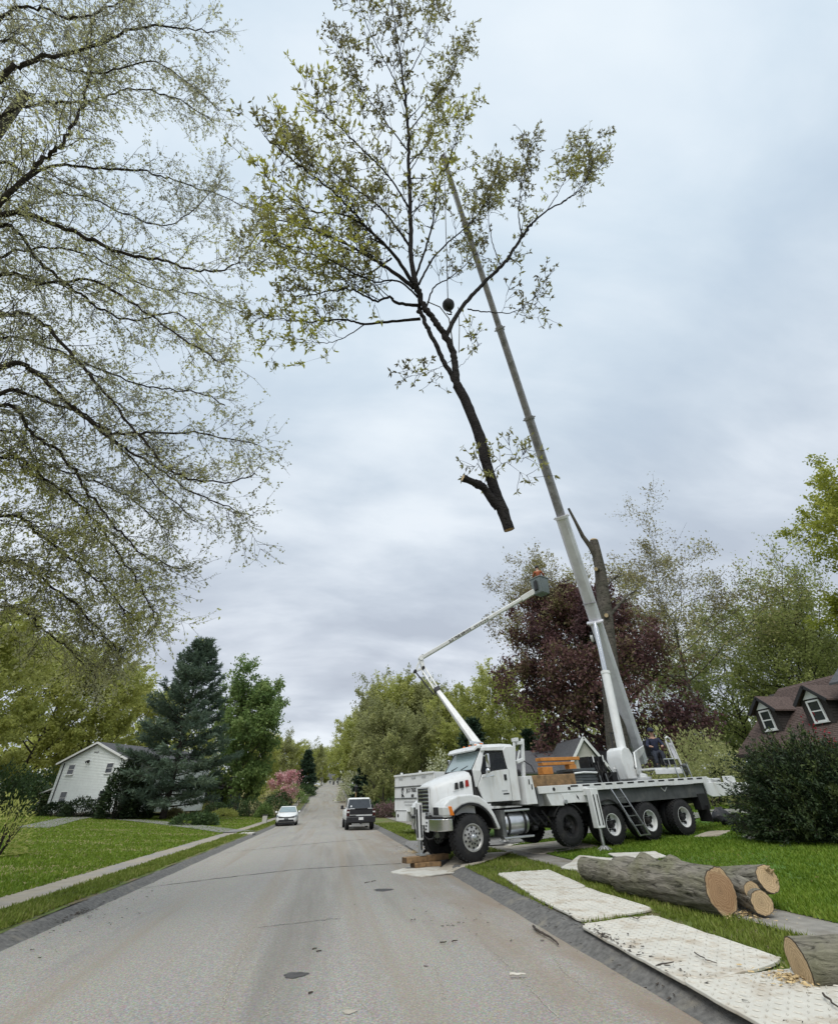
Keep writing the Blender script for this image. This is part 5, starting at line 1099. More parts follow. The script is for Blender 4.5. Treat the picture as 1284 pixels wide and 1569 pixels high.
# ---- cribbing that carries the front stabiliser
sf = TRM @ Vector((nx(1.5), .08, .175)); cd = Vector((.90, .43, 0)).normalized(); cs = Vector((cd.y, -cd.x, 0))
def timber(label, c, d, L, w_, h_, sd):
    o = thing('timber_block', label, 'timber', c, math.atan2(d.y, d.x), 'timber cribbing under the front stabiliser'); MB().box((0, 0, h_ / 2), (L, w_, h_)).build('beam', m_wood, o, bev=.012)
    MB().box((-L / 2 - .003, 0, h_ / 2), (.006, w_ * .9, h_ * .9)).build('sawn_end', mat('dark_sawn_end', (.10, .065, .035), .9, var=.3, vscale=14), o); return o
timber('upper long timber of the cribbing carrying the front stabiliser', Vector((sf.x, sf.y, .155)) + cd * .18, cd, 1.5, .26, sf.z - .16, 1)
timber('short dark block under the near side of the long cribbing timber', Vector((sf.x, sf.y, .045)) + cd * .30 - cs * -.14, Vector((.97, -.1, 0)), .50, .3, .11, 2)
timber('short dark block under the road end of the long cribbing timber', Vector((sf.x, sf.y, .045)) - cd * .14 + cs * .05, Vector((.9, .3, 0)), .34, .3, .11, 3)

# ---- logs
def barkmat(name, col, col2, sx=.22, scale=16):
    ma = bpy.data.materials.new(name); ma.use_nodes = True; t = ma.node_tree; b = t.nodes['Principled BSDF']; b.inputs['Roughness'].default_value = .95; b.inputs['Specular IOR Level'].default_value = .15
    tc = N(t, 'ShaderNodeTexCoord'); mp = N(t, 'ShaderNodeMapping'); mp.inputs['Scale'].default_value = (sx, 1, 1); mp.inputs['Location'].default_value = (.37, .53, .71); t.links.new(tc.outputs['Object'], mp.inputs[0])
    n = N(t, 'ShaderNodeTexNoise'); n.inputs['Scale'].default_value = scale; n.inputs['Detail'].default_value = 8; n.inputs['Distortion'].default_value = 1.2; n.inputs['Roughness'].default_value = .62; t.links.new(mp.outputs[0], n.inputs['Vector'])
    n2 = N(t, 'ShaderNodeTexNoise'); n2.inputs['Scale'].default_value = 2.2; n2.inputs['Detail'].default_value = 5; t.links.new(tc.outputs['Object'], n2.inputs['Vector'])
    r = ramp(t, [(.34, tuple(c * .28 for c in col)), (.46, col), (.62, tuple(c * 1.35 for c in col))], n.outputs['Fac'])
    mr = N(t, 'ShaderNodeMapRange'); mr.inputs['From Min'].default_value = .42; mr.inputs['From Max'].default_value = .66; t.links.new(n2.outputs['Fac'], mr.inputs[0])
    x = N(t, 'ShaderNodeMix', data_type='RGBA', blend_type='MULTIPLY'); t.links.new(mr.outputs[0], x.inputs['Factor']); t.links.new(r.outputs[0], x.inputs[6]); x.inputs[7].default_value = (*col2, 1); t.links.new(x.outputs[2], b.inputs['Base Color'])
    bp = N(t, 'ShaderNodeBump'); bp.inputs['Strength'].default_value = 1; bp.inputs['Distance'].default_value = .05; t.links.new(n.outputs['Fac'], bp.inputs['Height']); t.links.new(bp.outputs[0], b.inputs['Normal'])
    return ma
m_logbark = barkmat('log_bark', (.205, .188, .155), (.80, .84, .68))
def cutmat(name, light, heart):
    ma = bpy.data.materials.new(name); ma.use_nodes = True; t = ma.node_tree; b = t.nodes['Principled BSDF']; b.inputs['Roughness'].default_value = .8
    tc = N(t, 'ShaderNodeTexCoord'); ln = N(t, 'ShaderNodeVectorMath', operation='LENGTH'); t.links.new(tc.outputs['Object'], ln.inputs[0])
    n = N(t, 'ShaderNodeTexNoise'); n.inputs['Scale'].default_value = 7; n.inputs['Detail'].default_value = 5; t.links.new(tc.outputs['Object'], n.inputs['Vector'])
    ad = N(t, 'ShaderNodeMath', operation='MULTIPLY_ADD'); t.links.new(n.outputs['Fac'], ad.inputs[0]); ad.inputs[1].default_value = .16; t.links.new(ln.outputs['Value'], ad.inputs[2])
    m1 = N(t, 'ShaderNodeMath', operation='MULTIPLY'); t.links.new(ad.outputs[0], m1.inputs[0]); m1.inputs[1].default_value = 210; g = N(t, 'ShaderNodeMath', operation='SINE'); t.links.new(m1.outputs[0], g.inputs[0])
    r = ramp(t, [(.02, tuple(c * .7 for c in heart)), (.16, heart), (.30, heart), (.37, light)], ad.outputs[0])
    x = N(t, 'ShaderNodeMix', data_type='RGBA', blend_type='MULTIPLY'); x.inputs['Factor'].default_value = .55; t.links.new(r.outputs[0], x.inputs[6])
    rr = ramp(t, [(.1, (.52, .46, .40)), (.55, (1, 1, 1))], g.outputs[0]); t.links.new(rr.outputs[0], x.inputs[7]); t.links.new(x.outputs[2], b.inputs['Base Color'])
    sc_ = N(t, 'ShaderNodeMapping'); sc_.inputs['Scale'].default_value = (1, 14, 1); sc_.inputs['Location'].default_value = (.37, .53, .71); t.links.new(tc.outputs['Object'], sc_.inputs[0]); n3 = N(t, 'ShaderNodeTexNoise'); n3.inputs['Scale'].default_value = 9; t.links.new(sc_.outputs[0], n3.inputs['Vector'])
    bp = N(t, 'ShaderNodeBump'); bp.inputs['Strength'].default_value = .4; bp.inputs['Distance'].default_value = .01; t.links.new(n3.outputs['Fac'], bp.inputs['Height']); t.links.new(bp.outputs[0], b.inputs['Normal'])
    return ma
m_cut = cutmat('fresh_cut_wood', (.64, .48, .28), (.43, .27, .145)); m_cut2 = cutmat('pale_cut_wood', (.68, .53, .32), (.58, .43, .25))
m_ringbark = mat('bark_edge', (.11, .085, .06), .95, var=.3)
def log(label, p0, p1, r0, r1, seed, knots=(), cut=None, group=None, face1=True, rough=.085):
    p0, p1 = Vector(p0), Vector(p1); d = (p1 - p0); L = d.length; d.normalize()
    q = d.to_track_quat('X', 'Z'); o = thing('log', label, 'log', p0, 0, group); o.rotation_mode = 'QUATERNION'; o.rotation_quaternion = q
    ns, nr = 64, max(8, int(L / .045)); V = np.zeros((nr + 1, ns, 3)); th = np.linspace(0, 2 * PI, ns, endpoint=False)
    for k in range(nr + 1):
        f = k / nr; x = f * L; r = r0 + (r1 - r0) * f
        n1_ = vnoise(np.cos(th) * 2, np.sin(th) * 2 + x * .8, 1.0, seed); n2_ = vnoise(np.cos(th) * 9 + 3, np.sin(th) * 9 + x * 1.1, 1.3, seed + 1); n3_ = np.abs(vnoise(np.cos(th) * 7 + 9, np.sin(th) * 7 + x * 1.1, 1.8, seed + 2))
        rr = r * (1 + rough * n1_ + .04 * n2_ - .065 * n3_)
        for (kx, kt, ks, kr) in knots:
            dd = ((x - kx) / ks) ** 2 + ((np.angle(np.exp(1j * (th - kt)))) * r / ks) ** 2; rr = rr + kr * np.exp(-dd)
        V[k, :, 0] = x; V[k, :, 1] = np.cos(th) * rr; V[k, :, 2] = np.sin(th) * rr
    i = np.arange(ns); F = np.concatenate([np.stack([k * ns + i, k * ns + (i + 1) % ns, (k + 1) * ns + (i + 1) % ns, (k + 1) * ns + i], 1) for k in range(nr)])
    npmesh('bark', V.reshape(-1, 3), F, m_logbark, o, smooth=True)
    for e, (row, sx) in enumerate(((0, -1), (nr, 1))):
        if e == 1 and not face1: continue
        R = V[row]; c = R.mean(0); vs = []; fs = []
        sw = (1, 2) if sx > 0 else (2, 1)
        vs = [(0, 0, .004)] + [tuple(((p - c) * .955)[list(sw)]) + (.004,) for p in R]; fs = [(0, k + 1, (k + 1) % ns + 1) for k in range(ns)]
        cf = MB().add(vs, fs).build('cut_face', cut or m_cut, o, smooth=0); 
        ML_ = Matrix(((0, 0, sx, c[0] + sx * .002), (1, 0, 0, c[1]), (0, 1, 0, c[2]), (0, 0, 0, 1))) if sx > 0 else Matrix(((0, 0, sx, c[0] + sx * .002), (0, 1, 0, c[1]), (1, 0, 0, c[2]), (0, 0, 0, 1))); vs_ = None; cf.matrix_basis = ML_
        vs = [tuple(((p - c) * f)[list(sw)]) + (.003,) for f in (.95, 1.0) for p in R]; rg = MB().add(vs, [(k, (k + 1) % ns, ns + (k + 1) % ns, ns + k) for k in range(ns)]).build('bark_ring', m_ringbark, o, smooth=0); rg.matrix_basis = ML_.copy()
    return o
nb = onground(1117, 1409); fb = onground(950, 1371); R0 = .29
log('big cut log with broad reddish end face lying on the pavement', (nb.x + .04, nb.y + .05, .14 + R0), (fb.x + .10, fb.y + .08, .14 + .255), R0, .26, 4, ((.9, 1.9, .16, .09), (1.45, 1.4, .16, .12), (2.0, 2.6, .2, .10), (.35, .9, .1, .05), (1.1, 2.8, .1, .06)))
b1 = onground(898, 1353)
log('shorter grey log end to end behind the big cut log', (fb.x + .42, fb.y + .05, .13 + .22), (b1.x + .12, b1.y + .15, .14 + .205), .22, .205, 9, ((.4, 2.2, .15, .05),))
c1 = at(1167, 1384, 7.45); log('small branch log low beside the right end of the big log', c1, at(1098, 1352, 8.7), .15, .16, 14, cut=m_cut2, group='branch logs beside the big log')
c2 = at(1176, 1347, 7.75); log('tilted branch log with a splintered fresh end above the small one', c2, at(1105, 1352, 8.85), .175, .20, 17, cut=m_cut2, group='branch logs beside the big log')
c3 = at(1153, 1366, 7.55); log('short limb stub between the big log and the two branch logs', c3, at(1115, 1350, 8.2), .12, .13, 19, cut=m_cut2, group='branch logs beside the big log')
sp = MB(); r_ = random.Random(4); vd = (c2 - at(1105, 1352, 8.85)).normalized()
for k in range(9):
    a = r_.uniform(-.6, 1.4); o_ = c2 + Vector((-vd.y, vd.x, 0)).normalized() * math.cos(a) * .12 + Vector((0, 0, 1)) * math.sin(a) * .13; sp.taperbeam(o_, o_ + vd * r_.uniform(.03, .10) + Vector((0, 0, r_.uniform(0, .03))), .05, .04, .008, .01)
sp.build('splinters', m_cut2, None); _sp = bpy.data.objects['splinters']; _sp.parent = bpy.data.objects['log.003'] if 'log.003' in bpy.data.objects else None
if _sp.parent:
    _sp.matrix_parent_inverse = (Matrix.Translation(_sp.parent.location) @ _sp.parent.rotation_quaternion.to_matrix().to_4x4()).inverted()
e0 = at(1226, 1482, 5.2); log('cut log at the right edge beside the nearest ground board', (e0.x, e0.y, e0.z), (e0.x + 1.9, e0.y - .62, e0.z + .02), .205, .235, 23, ((.8, 1.6, .12, .04),), cut=m_cut2)

# ---- litter of the job: sticks, slivers, chips
m_twig = mat('twig_bark', (.06, .048, .038), .9, var=.3, vscale=12)
def stick(label, pix, r_, material=m_twig, z=.02, name='stick', sd=0):
    P = [onground(*p) for p in pix]; rr = random.Random(sd); pts = []
    for a, b_ in zip(P, P[1:]):
        for k in range(4): pts.append(a.lerp(b_, k / 4) + Vector((rr.gauss(0, .008), rr.gauss(0, .008), 0)))
    pts.append(P[-1]); c = pts[0].copy(); t = thing(name, label, 'stick', (c.x, c.y, c.z + z))
    MB().tube([p - c + Vector((0, 0, r_ * (k % 2) * .3)) for k, p in enumerate(pts)], [r_ * (1 - .5 * k / len(pts)) for k in range(len(pts))], 6).build('wood', material, t); return t
stick('dark crooked stick on the road by the right kerb', [(817, 1425), (828, 1434), (842, 1441), (856, 1453)], .018, z=.035, sd=1)
stick('pale sliver of wood lying on the road', [(779, 1504), (806, 1503.5)], .016, m_mat, z=.05, name='wood_sliver', sd=2)
stick('thin twig on the middle of the big pale ground board', [(1068, 1472), (1085, 1484), (1102, 1489)], .006, z=.06, sd=3)
stick('short twig at the near edge of the big pale ground board', [(1012, 1492), (1035, 1487)], .007, z=.06, sd=4)
stick('twig at the far corner of the big pale ground board', [(965, 1412), (978, 1418), (982, 1415)], .007, z=.06, sd=5)
stick('dark twig on the nearest ground board at the right edge', [(1264, 1538), (1290, 1560)], .010, z=.06, sd=6)
for k, (px, py) in enumerate([(481, 1462), (488, 1466), (475, 1532), (572, 1355), (563, 1357), (680, 1452), (697, 1450)]):
    stick(('small dark twig on the road left of the middle', 'small dark twig beside another on the road', 'tiny twig on the road near the bottom', 'small twig on the road beyond the dark patch', 'tiny twig beyond the dark patch', 'twig on the right half of the road', 'short twig on the road near the sliver')[k], [(px - 4, py), (px + 4, py - 1.5)], .008, z=.045, sd=20 + k)
def chips(name, px, py, rx, ry, n, seed, material):
    c = onground(px, py); r = np.random.default_rng(seed); a = r.uniform(0, 2 * PI, n); q = np.abs(r.normal(0, .5, n)); x = c.x + np.cos(a) * q * rx; y = c.y + np.sin(a) * q * ry; s_ = r.uniform(.006, .03, n); t = r.uniform(0, PI, n)
    z = gz(x, y) + r.uniform(.02, .06, n); V = np.empty((n, 4, 3)); ux, uy = np.cos(t) * s_, np.sin(t) * s_
    for k, (i, j) in enumerate(((1, .35), (-1, .35), (-1, -.35), (1, -.35))): V[:, k] = np.stack([x + ux * i - uy * j, y + uy * i + ux * j, z + r.normal(0, .004, n)], 1)
    return stuff(npmesh(name, V.reshape(-1, 3), np.arange(4 * n).reshape(-1, 4), material))
m_saw = mat('sawdust', (.56, .42, .22), .9, var=.3, vscale=30)
chips('sawdust', 634, 1308, .8, 1.6, 500, 1, m_saw); chips('wood_chips', 1212, 1508, .35, .30, 350, 2, m_saw); chips('wood_chips', 1145, 1405, .7, .7, 220, 3, m_saw); chips('wood_chips', 960, 1330, 1.2, 1.4, 260, 4, m_saw); chips('wood_chips', 700, 1420, 2.5, 3.0, 45, 6, m_twig)
def bundle(label, px, py, sx, sy, sz, seed):
    c = onground(px, py); mb = MB().ell((0, 0, sz * .4), (sx, sy, sz), 22, 14); mb.v = [(x * (1 + .2 * float(vnoise(x * 4, y * 4 + z * 5, 1.4, seed))), y * (1 + .2 * float(vnoise(y * 4, z * 6, 1.3, seed + 1))), max(0, z * (1 + .35 * float(vnoise(x * 5, y * 6, 1.2, seed + 2))))) for x, y, z in mb.v]
    o = tag(mb.build('tarp_bundle', mat('black_tarp', (.014, .014, .016), .5, var=.3, bump=.6, bscale=14), None, smooth=60), label, 'bundle', 'black bundles on the lawn'); o.location = c
chips('leaf_litter', 925, 1440, .35, 3.2, 260, 7, m_twig); chips('leaf_litter', 640, 1300, 1.0, 3.5, 260, 8, m_twig); chips('leaf_litter', 1020, 1330, 4.0, 3.0, 500, 9, mat('dead_leaf', (.22, .13, .06), .9, var=.4, vscale=20)); chips('leaf_litter', 120, 1395, 1.2, 4.0, 300, 10, m_twig)
bundle('left rounder black bundle on the lawn behind the truck', 1108, 1261, .42, .3, .34, 3); bundle('right lumpy black bundle on the lawn next to the yew bush', 1126, 1265, .48, .3, .26, 8)

# ================================================================== trees and shrubs
m_bark = barkmat('tree_bark', (.095, .085, .072), (.7, .75, .7), .3, 9)
m_barkd = barkmat('dark_tree_bark', (.045, .038, .033), (.8, .8, .8), .3, 11)
class Grow:
    """collects tapered tubes (trunk, limbs, twigs) and leaf anchors in numpy"""
    def __init__(s, seed): s.r = np.random.default_rng(seed); s.t = {}; s.L = []; s.LD = []; s.LT = []
    def tube(s, pts, rad, part, sides):
        s.t.setdefault((part, len(pts), sides), []).append((pts, rad))
    def path(s, p, d, L, n, wander, bend):
        pts = [p]; d = d / np.linalg.norm(d); W = s.r.normal(0, wander, (n, 3))
        for k in range(n):
            d = d + W[k] + bend / n; d = d / np.linalg.norm(d); pts.append(pts[-1] + d * (L / n))
        return np.array(pts), d
    def off(s, d, ang):                                   # a direction at an angle off d, any way round
        a = np.cross(d, (0, 0, 1.)); n_ = np.linalg.norm(a); a = a / n_ if n_ > 1e-3 else np.array([1., 0, 0]); b = np.cross(a, d); ph = s.r.uniform(0, 2 * PI)
        return d * math.cos(ang) + (a * math.cos(ph) + b * math.sin(ph)) * math.sin(ang)
    def leaves(s, P, d, tint): s.L.append(P); s.LD.append(np.broadcast_to(d, P.shape)); s.LT.append(np.full(len(P), tint))
    def meshes(s, part):
        Vs, Fs, b = [], [], 0
        for (pt, n, k), lst in s.t.items():
            if pt != part: continue
            P = np.array([q[0] for q in lst]); R = np.array([q[1] for q in lst]); T = np.gradient(P, axis=1); T /= np.linalg.norm(T, axis=2, keepdims=True) + 1e-9
            ref = np.array([.31, .17, .93]); A = np.cross(T, ref); nn = np.linalg.norm(A, axis=2, keepdims=True); A = np.where(nn > .05, A / (nn + 1e-9), np.array([1., 0, 0])); B = np.cross(A, T)
            th = np.linspace(0, 2 * PI, k, endpoint=False); V = P[:, :, None, :] + R[:, :, None, None] * (A[:, :, None, :] * np.cos(th)[None, None, :, None] + B[:, :, None, :] * np.sin(th)[None, None, :, None])
            m_ = len(lst); i = np.arange(k); base = np.concatenate([np.stack([j * k + i, j * k + (i + 1) % k, (j + 1) * k + (i + 1) % k, (j + 1) * k + i], 1) for j in range(n - 1)])
            F = (base[None] + (np.arange(m_) * n * k)[:, None, None]).reshape(-1, 4) + b; Vs.append(V.reshape(-1, 3)); Fs.append(F); b += m_ * n * k
        return (np.concatenate(Vs), np.concatenate(Fs)) if Vs else (None, None)
def leafmesh(g, size, aspect, droop=.3, spread=1.0, tj=.14, var=.3):
    P = np.concatenate(g.L); D = np.concatenate(g.LD); T = np.concatenate(g.LT); r = g.r; n = len(P)
    U = D * (1 - spread) + r.normal(0, 1, (n, 3)) * spread * .75; U[:, 2] -= droop; U /= np.linalg.norm(U, axis=1, keepdims=True) + 1e-9
    Nn = r.normal(0, 1, (n, 3)); Nn[:, 2] += .6; W = np.cross(U, Nn); W /= np.linalg.norm(W, axis=1, keepdims=True) + 1e-9
    s_ = size * (1 + var * r.normal(0, 1, n)).clip(.45, 1.8); U = U * s_[:, None]; W = W * (s_ * aspect * .5)[:, None]
    V = np.stack([P, P + U * .45 + W, P + U, P + U * .45 - W], 1).reshape(-1, 3)
    return V, np.arange(4 * n).reshape(-1, 4), np.repeat(np.clip(T + r.normal(0, tj, n), 0, 1), 4)

def broadleaf(seed, H, Wd, trunk_r, n1=12, n2=7, n3=5, nl=14, leaf=.2, aspect=.6, prof_=None, t0=.22, up=.75, clump=.55, lean=0., wander=.10, droop=.3):
    g = Grow(seed); r = g.r
    tp, _ = g.path(np.zeros(3), np.array([lean, 0, 1.]), H * .86, 12, .045, np.array([0, 0, .3])); tr = trunk_r * (1 - .93 * np.linspace(0, 1, 13) ** .8); tr[0] *= 1.25; g.tube(tp, tr, 'trunk', 10)
    prof_ = prof_ or (lambda t: math.sin(PI * min(1, max(0, .12 + .80 * t))) ** .7)
    for i in range(n1):
        t = t0 + (1 - t0) * (i + r.uniform(0, .8)) / n1; k = t * 12; j = min(int(k), 11); p = tp[j] * (1 - (k - j)) + tp[j + 1] * (k - j)
        a = i * 2.39996 + r.normal(0, .3); el = math.radians(18 + 52 * t * up + r.normal(0, 8)); d = np.array([math.cos(a) * math.cos(el), math.sin(a) * math.cos(el), math.sin(el)])
        L = max(.12 * Wd, Wd * .5 * prof_((t - t0) / (1 - t0)) / max(.45, math.cos(el)) * r.uniform(.85, 1.12)); rb = trunk_r * (1 - .85 * t) * .55
        bp, bd_ = g.path(p, d, L, 7, wander, np.array([0, 0, .25])); br = rb * (1 - .9 * np.linspace(0, 1, 8)); g.tube(bp, br + .008, 'trunk', 6)
        tint1 = r.uniform(.25, .75)
        for q in range(n2):
            u = .22 + .78 * (q + r.uniform(0, 1)) / n2; jj = min(int(u * 7), 6); p2 = bp[jj] + (bp[jj + 1] - bp[jj]) * (u * 7 - jj); dd = bp[jj + 1] - bp[jj]; d2 = g.off(dd / np.linalg.norm(dd), r.uniform(.6, 1.15)); d2[2] += .15
            L2 = L * .42 * (1.15 - .6 * u) * r.uniform(.7, 1.25) + .25; sp, _ = g.path(p2, d2, L2, 4, .14, np.array([0, 0, .2])); g.tube(sp, (rb * .32 * (1 - .5 * u)) * (1 - .85 * np.linspace(0, 1, 5)) + .006, 'twigs', 4)
            tint2 = tint1 + r.normal(0, .13)
            for w_ in range(n3):
                u3 = .25 + .75 * (w_ + r.uniform(0, 1)) / n3; j3 = min(int(u3 * 4), 3); p3 = sp[j3] + (sp[j3 + 1] - sp[j3]) * (u3 * 4 - j3); d3 = g.off((sp[j3 + 1] - sp[j3]) / (np.linalg.norm(sp[j3 + 1] - sp[j3]) + 1e-9), r.uniform(.5, 1.1)); L3 = L2 * .45 * r.uniform(.6, 1.2) + .12
                tp3, _ = g.path(p3, d3, L3, 2, .15, np.array([0, 0, .1])); g.tube(tp3, np.array([.012, .009, .005]) * (1 + .02 * H), 'twigs', 3)
                f = r.uniform(.1, 1.05, nl)[:, None]; P = p3 + (tp3[-1] - p3) * f + r.normal(0, clump * (.18 + .22 * L3), (nl, 3)); g.leaves(P, d3, tint2 + r.normal(0, .06))
    return g
def conifer(seed, H, Wd, trunk_r, n1=60, nl=26, leaf=.4, tip=.12, droop=.25, open_=.0, start=.06):
    g = Grow(seed); r = g.r; tp = np.array([[0, 0, H * k / 10] for k in range(11)]) + np.array([[.012 * H * math.sin(k * .6), 0, 0] for k in range(11)]) * .3; g.tube(tp, trunk_r * (1 - .95 * np.linspace(0, 1, 11)), 'trunk', 9)
    for i in range(n1):
        t = start + (1 - start) * (i + r.uniform(0, .9)) / n1; z = H * t; a = i * 2.39996 + r.normal(0, .25); L = (Wd * .5) * ((1 - t) ** .72 * .95 + tip) * r.uniform(.72, 1.15) * (1 if t > .2 else .55 + 2.2 * t); el = -.22 + .95 * t ** 1.3 + r.normal(0, .09)
        p = np.array([tp[min(10, int(t * 10))][0], 0, z]); d = np.array([math.cos(a) * math.cos(el), math.sin(a) * math.cos(el), math.sin(el)]); bp, bd_ = g.path(p, d, L, 6, .05, np.array([0, 0, .42 if open_ else .15])); g.tube(bp, trunk_r * .2 * (1 - t * .6) * (1 - .9 * np.linspace(0, 1, 7)) + .008, 'trunk', 4)
        tint = r.uniform(.2, .8); m_ = max(4, int(5 + L * 3.4))
        for q in range(m_):
            u = .25 + .75 * (q + r.uniform(0, 1)) / m_; j = min(int(u * 6), 5); p2 = bp[j] + (bp[j + 1] - bp[j]) * (u * 6 - j); dd = bp[j + 1] - bp[j]; dd = dd / np.linalg.norm(dd); side = np.cross(dd, (0, 0, 1.)); side /= np.linalg.norm(side); d2 = dd * .7 + side * r.choice([-1, 1]) * r.uniform(.4, 1.0) + np.array([0, 0, r.uniform(-.15, .35)]); L2 = (.28 * L * (1.1 - u * .7) + .25) * r.uniform(.7, 1.2); e = p2 + d2 * L2
            g.tube(np.array([p2, (p2 + e) / 2 + [0, 0, .03], e]), np.array([.018, .012, .006]), 'twigs', 3)
            f = r.uniform(0, 1.08, nl)[:, None]; P = p2 + (e - p2) * f + r.normal(0, .06 + .04 * leaf, (nl, 3)); g.leaves(P, d2 / np.linalg.norm(d2), tint + r.normal(0, .1))
    return g
def make_tree(name, label, g, leafm, barkm, leaf, aspect, loc, rz=0, group=None, droop=.3, spread=1., cat='tree', tj=.14):
    t = thing(name, label, cat, loc, rz, group)
    V, F = g.meshes('trunk'); npmesh('trunk', V, F, barkm, t, smooth=True)
    V, F = g.meshes('twigs')
    if V is not None: stuff(npmesh('twigs', V, F, barkm, t, smooth=True))
    V, F, T = leafmesh(g, leaf, aspect, droop, spread, tj); stuff(npmesh('crown', V, F, leafm, t, tint=T)); return t
def stand(px, Y, ptop, k=.88):                        # foot and height of a tree whose top shows at (px, ptop)
    q = at(px, ptop, Y); z = G(q.x, Y); return Vector((q.x, Y, z - .05)), (q.z - z) * k
def stand2(pxb, pyb, Y, ptx, pty):
    b_ = at(pxb, pyb, Y); q = at(ptx, pty, Y); x = b_.x * .6 + q.x * .4; z = G(x, Y); return Vector((x, Y, z - .05)), q.z - z

LM = {
 'spring': leafmat('spring_leaf', [(.29, .325, .09), (.44, .47, .135), (.58, .59, .22)], .52),
 'olive': leafmat('olive_leaf', [(.27, .285, .135), (.39, .405, .175), (.51, .52, .23)], .5),
 'green': leafmat('green_leaf', [(.12, .19, .065), (.19, .28, .085), (.29, .37, .13)], .42),
 'dark': leafmat('dark_needle', [(0.022, 0.042, 0.026), (0.038, 0.070, 0.043), (0.066, 0.108, 0.060)], .15),
 'pine': leafmat('pine_needle', [(.062, .098, .072), (.105, .155, .108), (.165, .22, .145)], .3),
 'yew': leafmat('yew_needle', [(0.014, 0.026, 0.014), (0.028, 0.048, 0.020), (0.060, 0.085, 0.030)], .12),
 'purple': leafmat('purple_leaf', [(.07, .040, .046), (.115, .062, .066), (.175, .088, .086), (.20, .19, .075)], .38),
 'russet': leafmat('russet_leaf', [(.22, .18, .12), (.32, .29, .15), (.42, .41, .16)], .4),
 'pink': leafmat('pink_blossom', [(.58, .28, .30), (.72, .43, .44), (.82, .60, .60)], .35),
 'magenta': leafmat('azalea_blossom', [(.09, .12, .045), (.20, .13, .12), (.38, .22, .28)], .3),
 'white': leafmat('white_blossom', [(0.264, 0.286, 0.121), (0.495, 0.506, 0.330), (0.726, 0.726, 0.605)], .3),
 'pale': leafmat('pale_green_leaf', [(.25, .29, .05), (.38, .41, .07), (.52, .53, .13)], .4),
 'box': leafmat('hedge_leaf', [(0.034, 0.060, 0.026), (0.060, 0.102, 0.036), (0.108, 0.162, 0.054)], .2),
 'red': leafmat('red_maple_leaf', [(0.160, 0.012, 0.020), (0.300, 0.022, 0.035), (0.360, 0.060, 0.050)], .35),
}
def shrub(name, label, px, py, Y, rx, ry, rz_, lm, n=2600, leaf=.16, seed=1, lump=.18, group=None, loc=None, cat='shrub', stems=7, aspect=.55, boxy=0., lobes=None):
    r = np.random.default_rng(seed)
    if loc is None: q = at(px, py, Y); loc = Vector((q.x, Y, G(q.x, Y) - .03))
    t = thing(name, label, cat, loc, 0, group); d = r.normal(0, 1, (n, 3)); d[:, 2] = np.abs(d[:, 2]) * 1.0 - .12; d /= np.linalg.norm(d, axis=1, keepdims=True)
    lm_ = 1 + lump * (vnoise(d[:, 0] * 3 + d[:, 2] * 2, d[:, 1] * 3, 1.3, seed) + .6 * vnoise(d[:, 0] * 8, d[:, 1] * 8 + d[:, 2] * 7, 1.2, seed + 1)); rad = lm_ * (1 - np.abs(r.normal(0, .20, n))).clip(.2, 1.1)
    if lobes: li = r.integers(0, len(lobes), n)
    if boxy: d = d / (np.abs(d).max(1, keepdims=True) ** boxy)
    P = d * rad[:, None] * np.array([rx, ry, rz_])
    if lobes: lb_ = np.array(lobes); P = P * lb_[li, 3:4] + lb_[li, :3]
    P[:, 2] = P[:, 2].clip(.03, None) + rz_ * .04
    g = Grow(seed); tn = .5 + .35 * vnoise(d[:, 0] * 4, d[:, 1] * 4 + d[:, 2] * 4, 1.5, seed + 3); g.L = [P]; g.LD = [d]; g.LT = [tn]
    V, F, T = leafmesh(g, leaf, aspect, .0, .6); stuff(npmesh('foliage', V, F, LM[lm], t, tint=T))
    for k in range(stems):
        a = 2 * PI * k / stems + r.normal(0, .3); e = np.array([math.cos(a) * rx * .6, math.sin(a) * ry * .6, rz_ * r.uniform(.5, .85)]); bp, _ = g.path(np.array([math.cos(a) * .1 * rx, math.sin(a) * .1 * ry, 0]), e, np.linalg.norm(e), 5, .12, np.array([0, 0, .3])); g.tube(bp, .03 * (1 - .8 * np.linspace(0, 1, 6)) * (.6 + .3 * rz_), 'trunk', 5)
    V, F = g.meshes('trunk'); npmesh('stems', V, F, m_barkd, t, smooth=True); return t

LM['yewtip'] = leafmat('yew_tip', [(.04, .06, .02), (.075, .105, .03), (.12, .15, .05)], .2)
# ---- tall conifer and neighbours across the left lawn
b_, h_ = stand2(262, 1245, 58, 300, 988)
make_tree('pine_tree', 'tall dark blue-green pine beside the white house', conifer(21, h_, h_ * .72, .34, n1=130, nl=26, leaf=.34, tip=.10, open_=1), LM['pine'], m_barkd, .42, .19, b_, droop=.0, spread=.45)
b_, h_ = stand(394, 78, 1042)
make_tree('maple_tree', 'bright green leafy tree right of the tall pine', broadleaf(35, h_, h_ * .70, .28, 30, 10, 6, 22, t0=.08, up=.8, wander=.06), LM['green'], m_bark, .34, .62, b_)
b_, h_ = stand(473, 135, 1152, 1)
make_tree('spruce_tree', 'dark spruce by the far left pavement beyond the pink blossom tree', conifer(24, h_, h_ * .62, .3, n1=70, nl=22, leaf=.5, tip=.06), LM['dark'], m_barkd, .55, .22, b_, droop=.1, spread=.5)
b_, h_ = stand(438, 97, 1180, .8)
make_tree('cherry_tree', 'small pink flowering tree beside the left pavement', broadleaf(37, h_, h_ * 1.05, .12, 10, 7, 5, 13, t0=.14, up=.5), LM['pink'], m_barkd, .22, .8, b_)
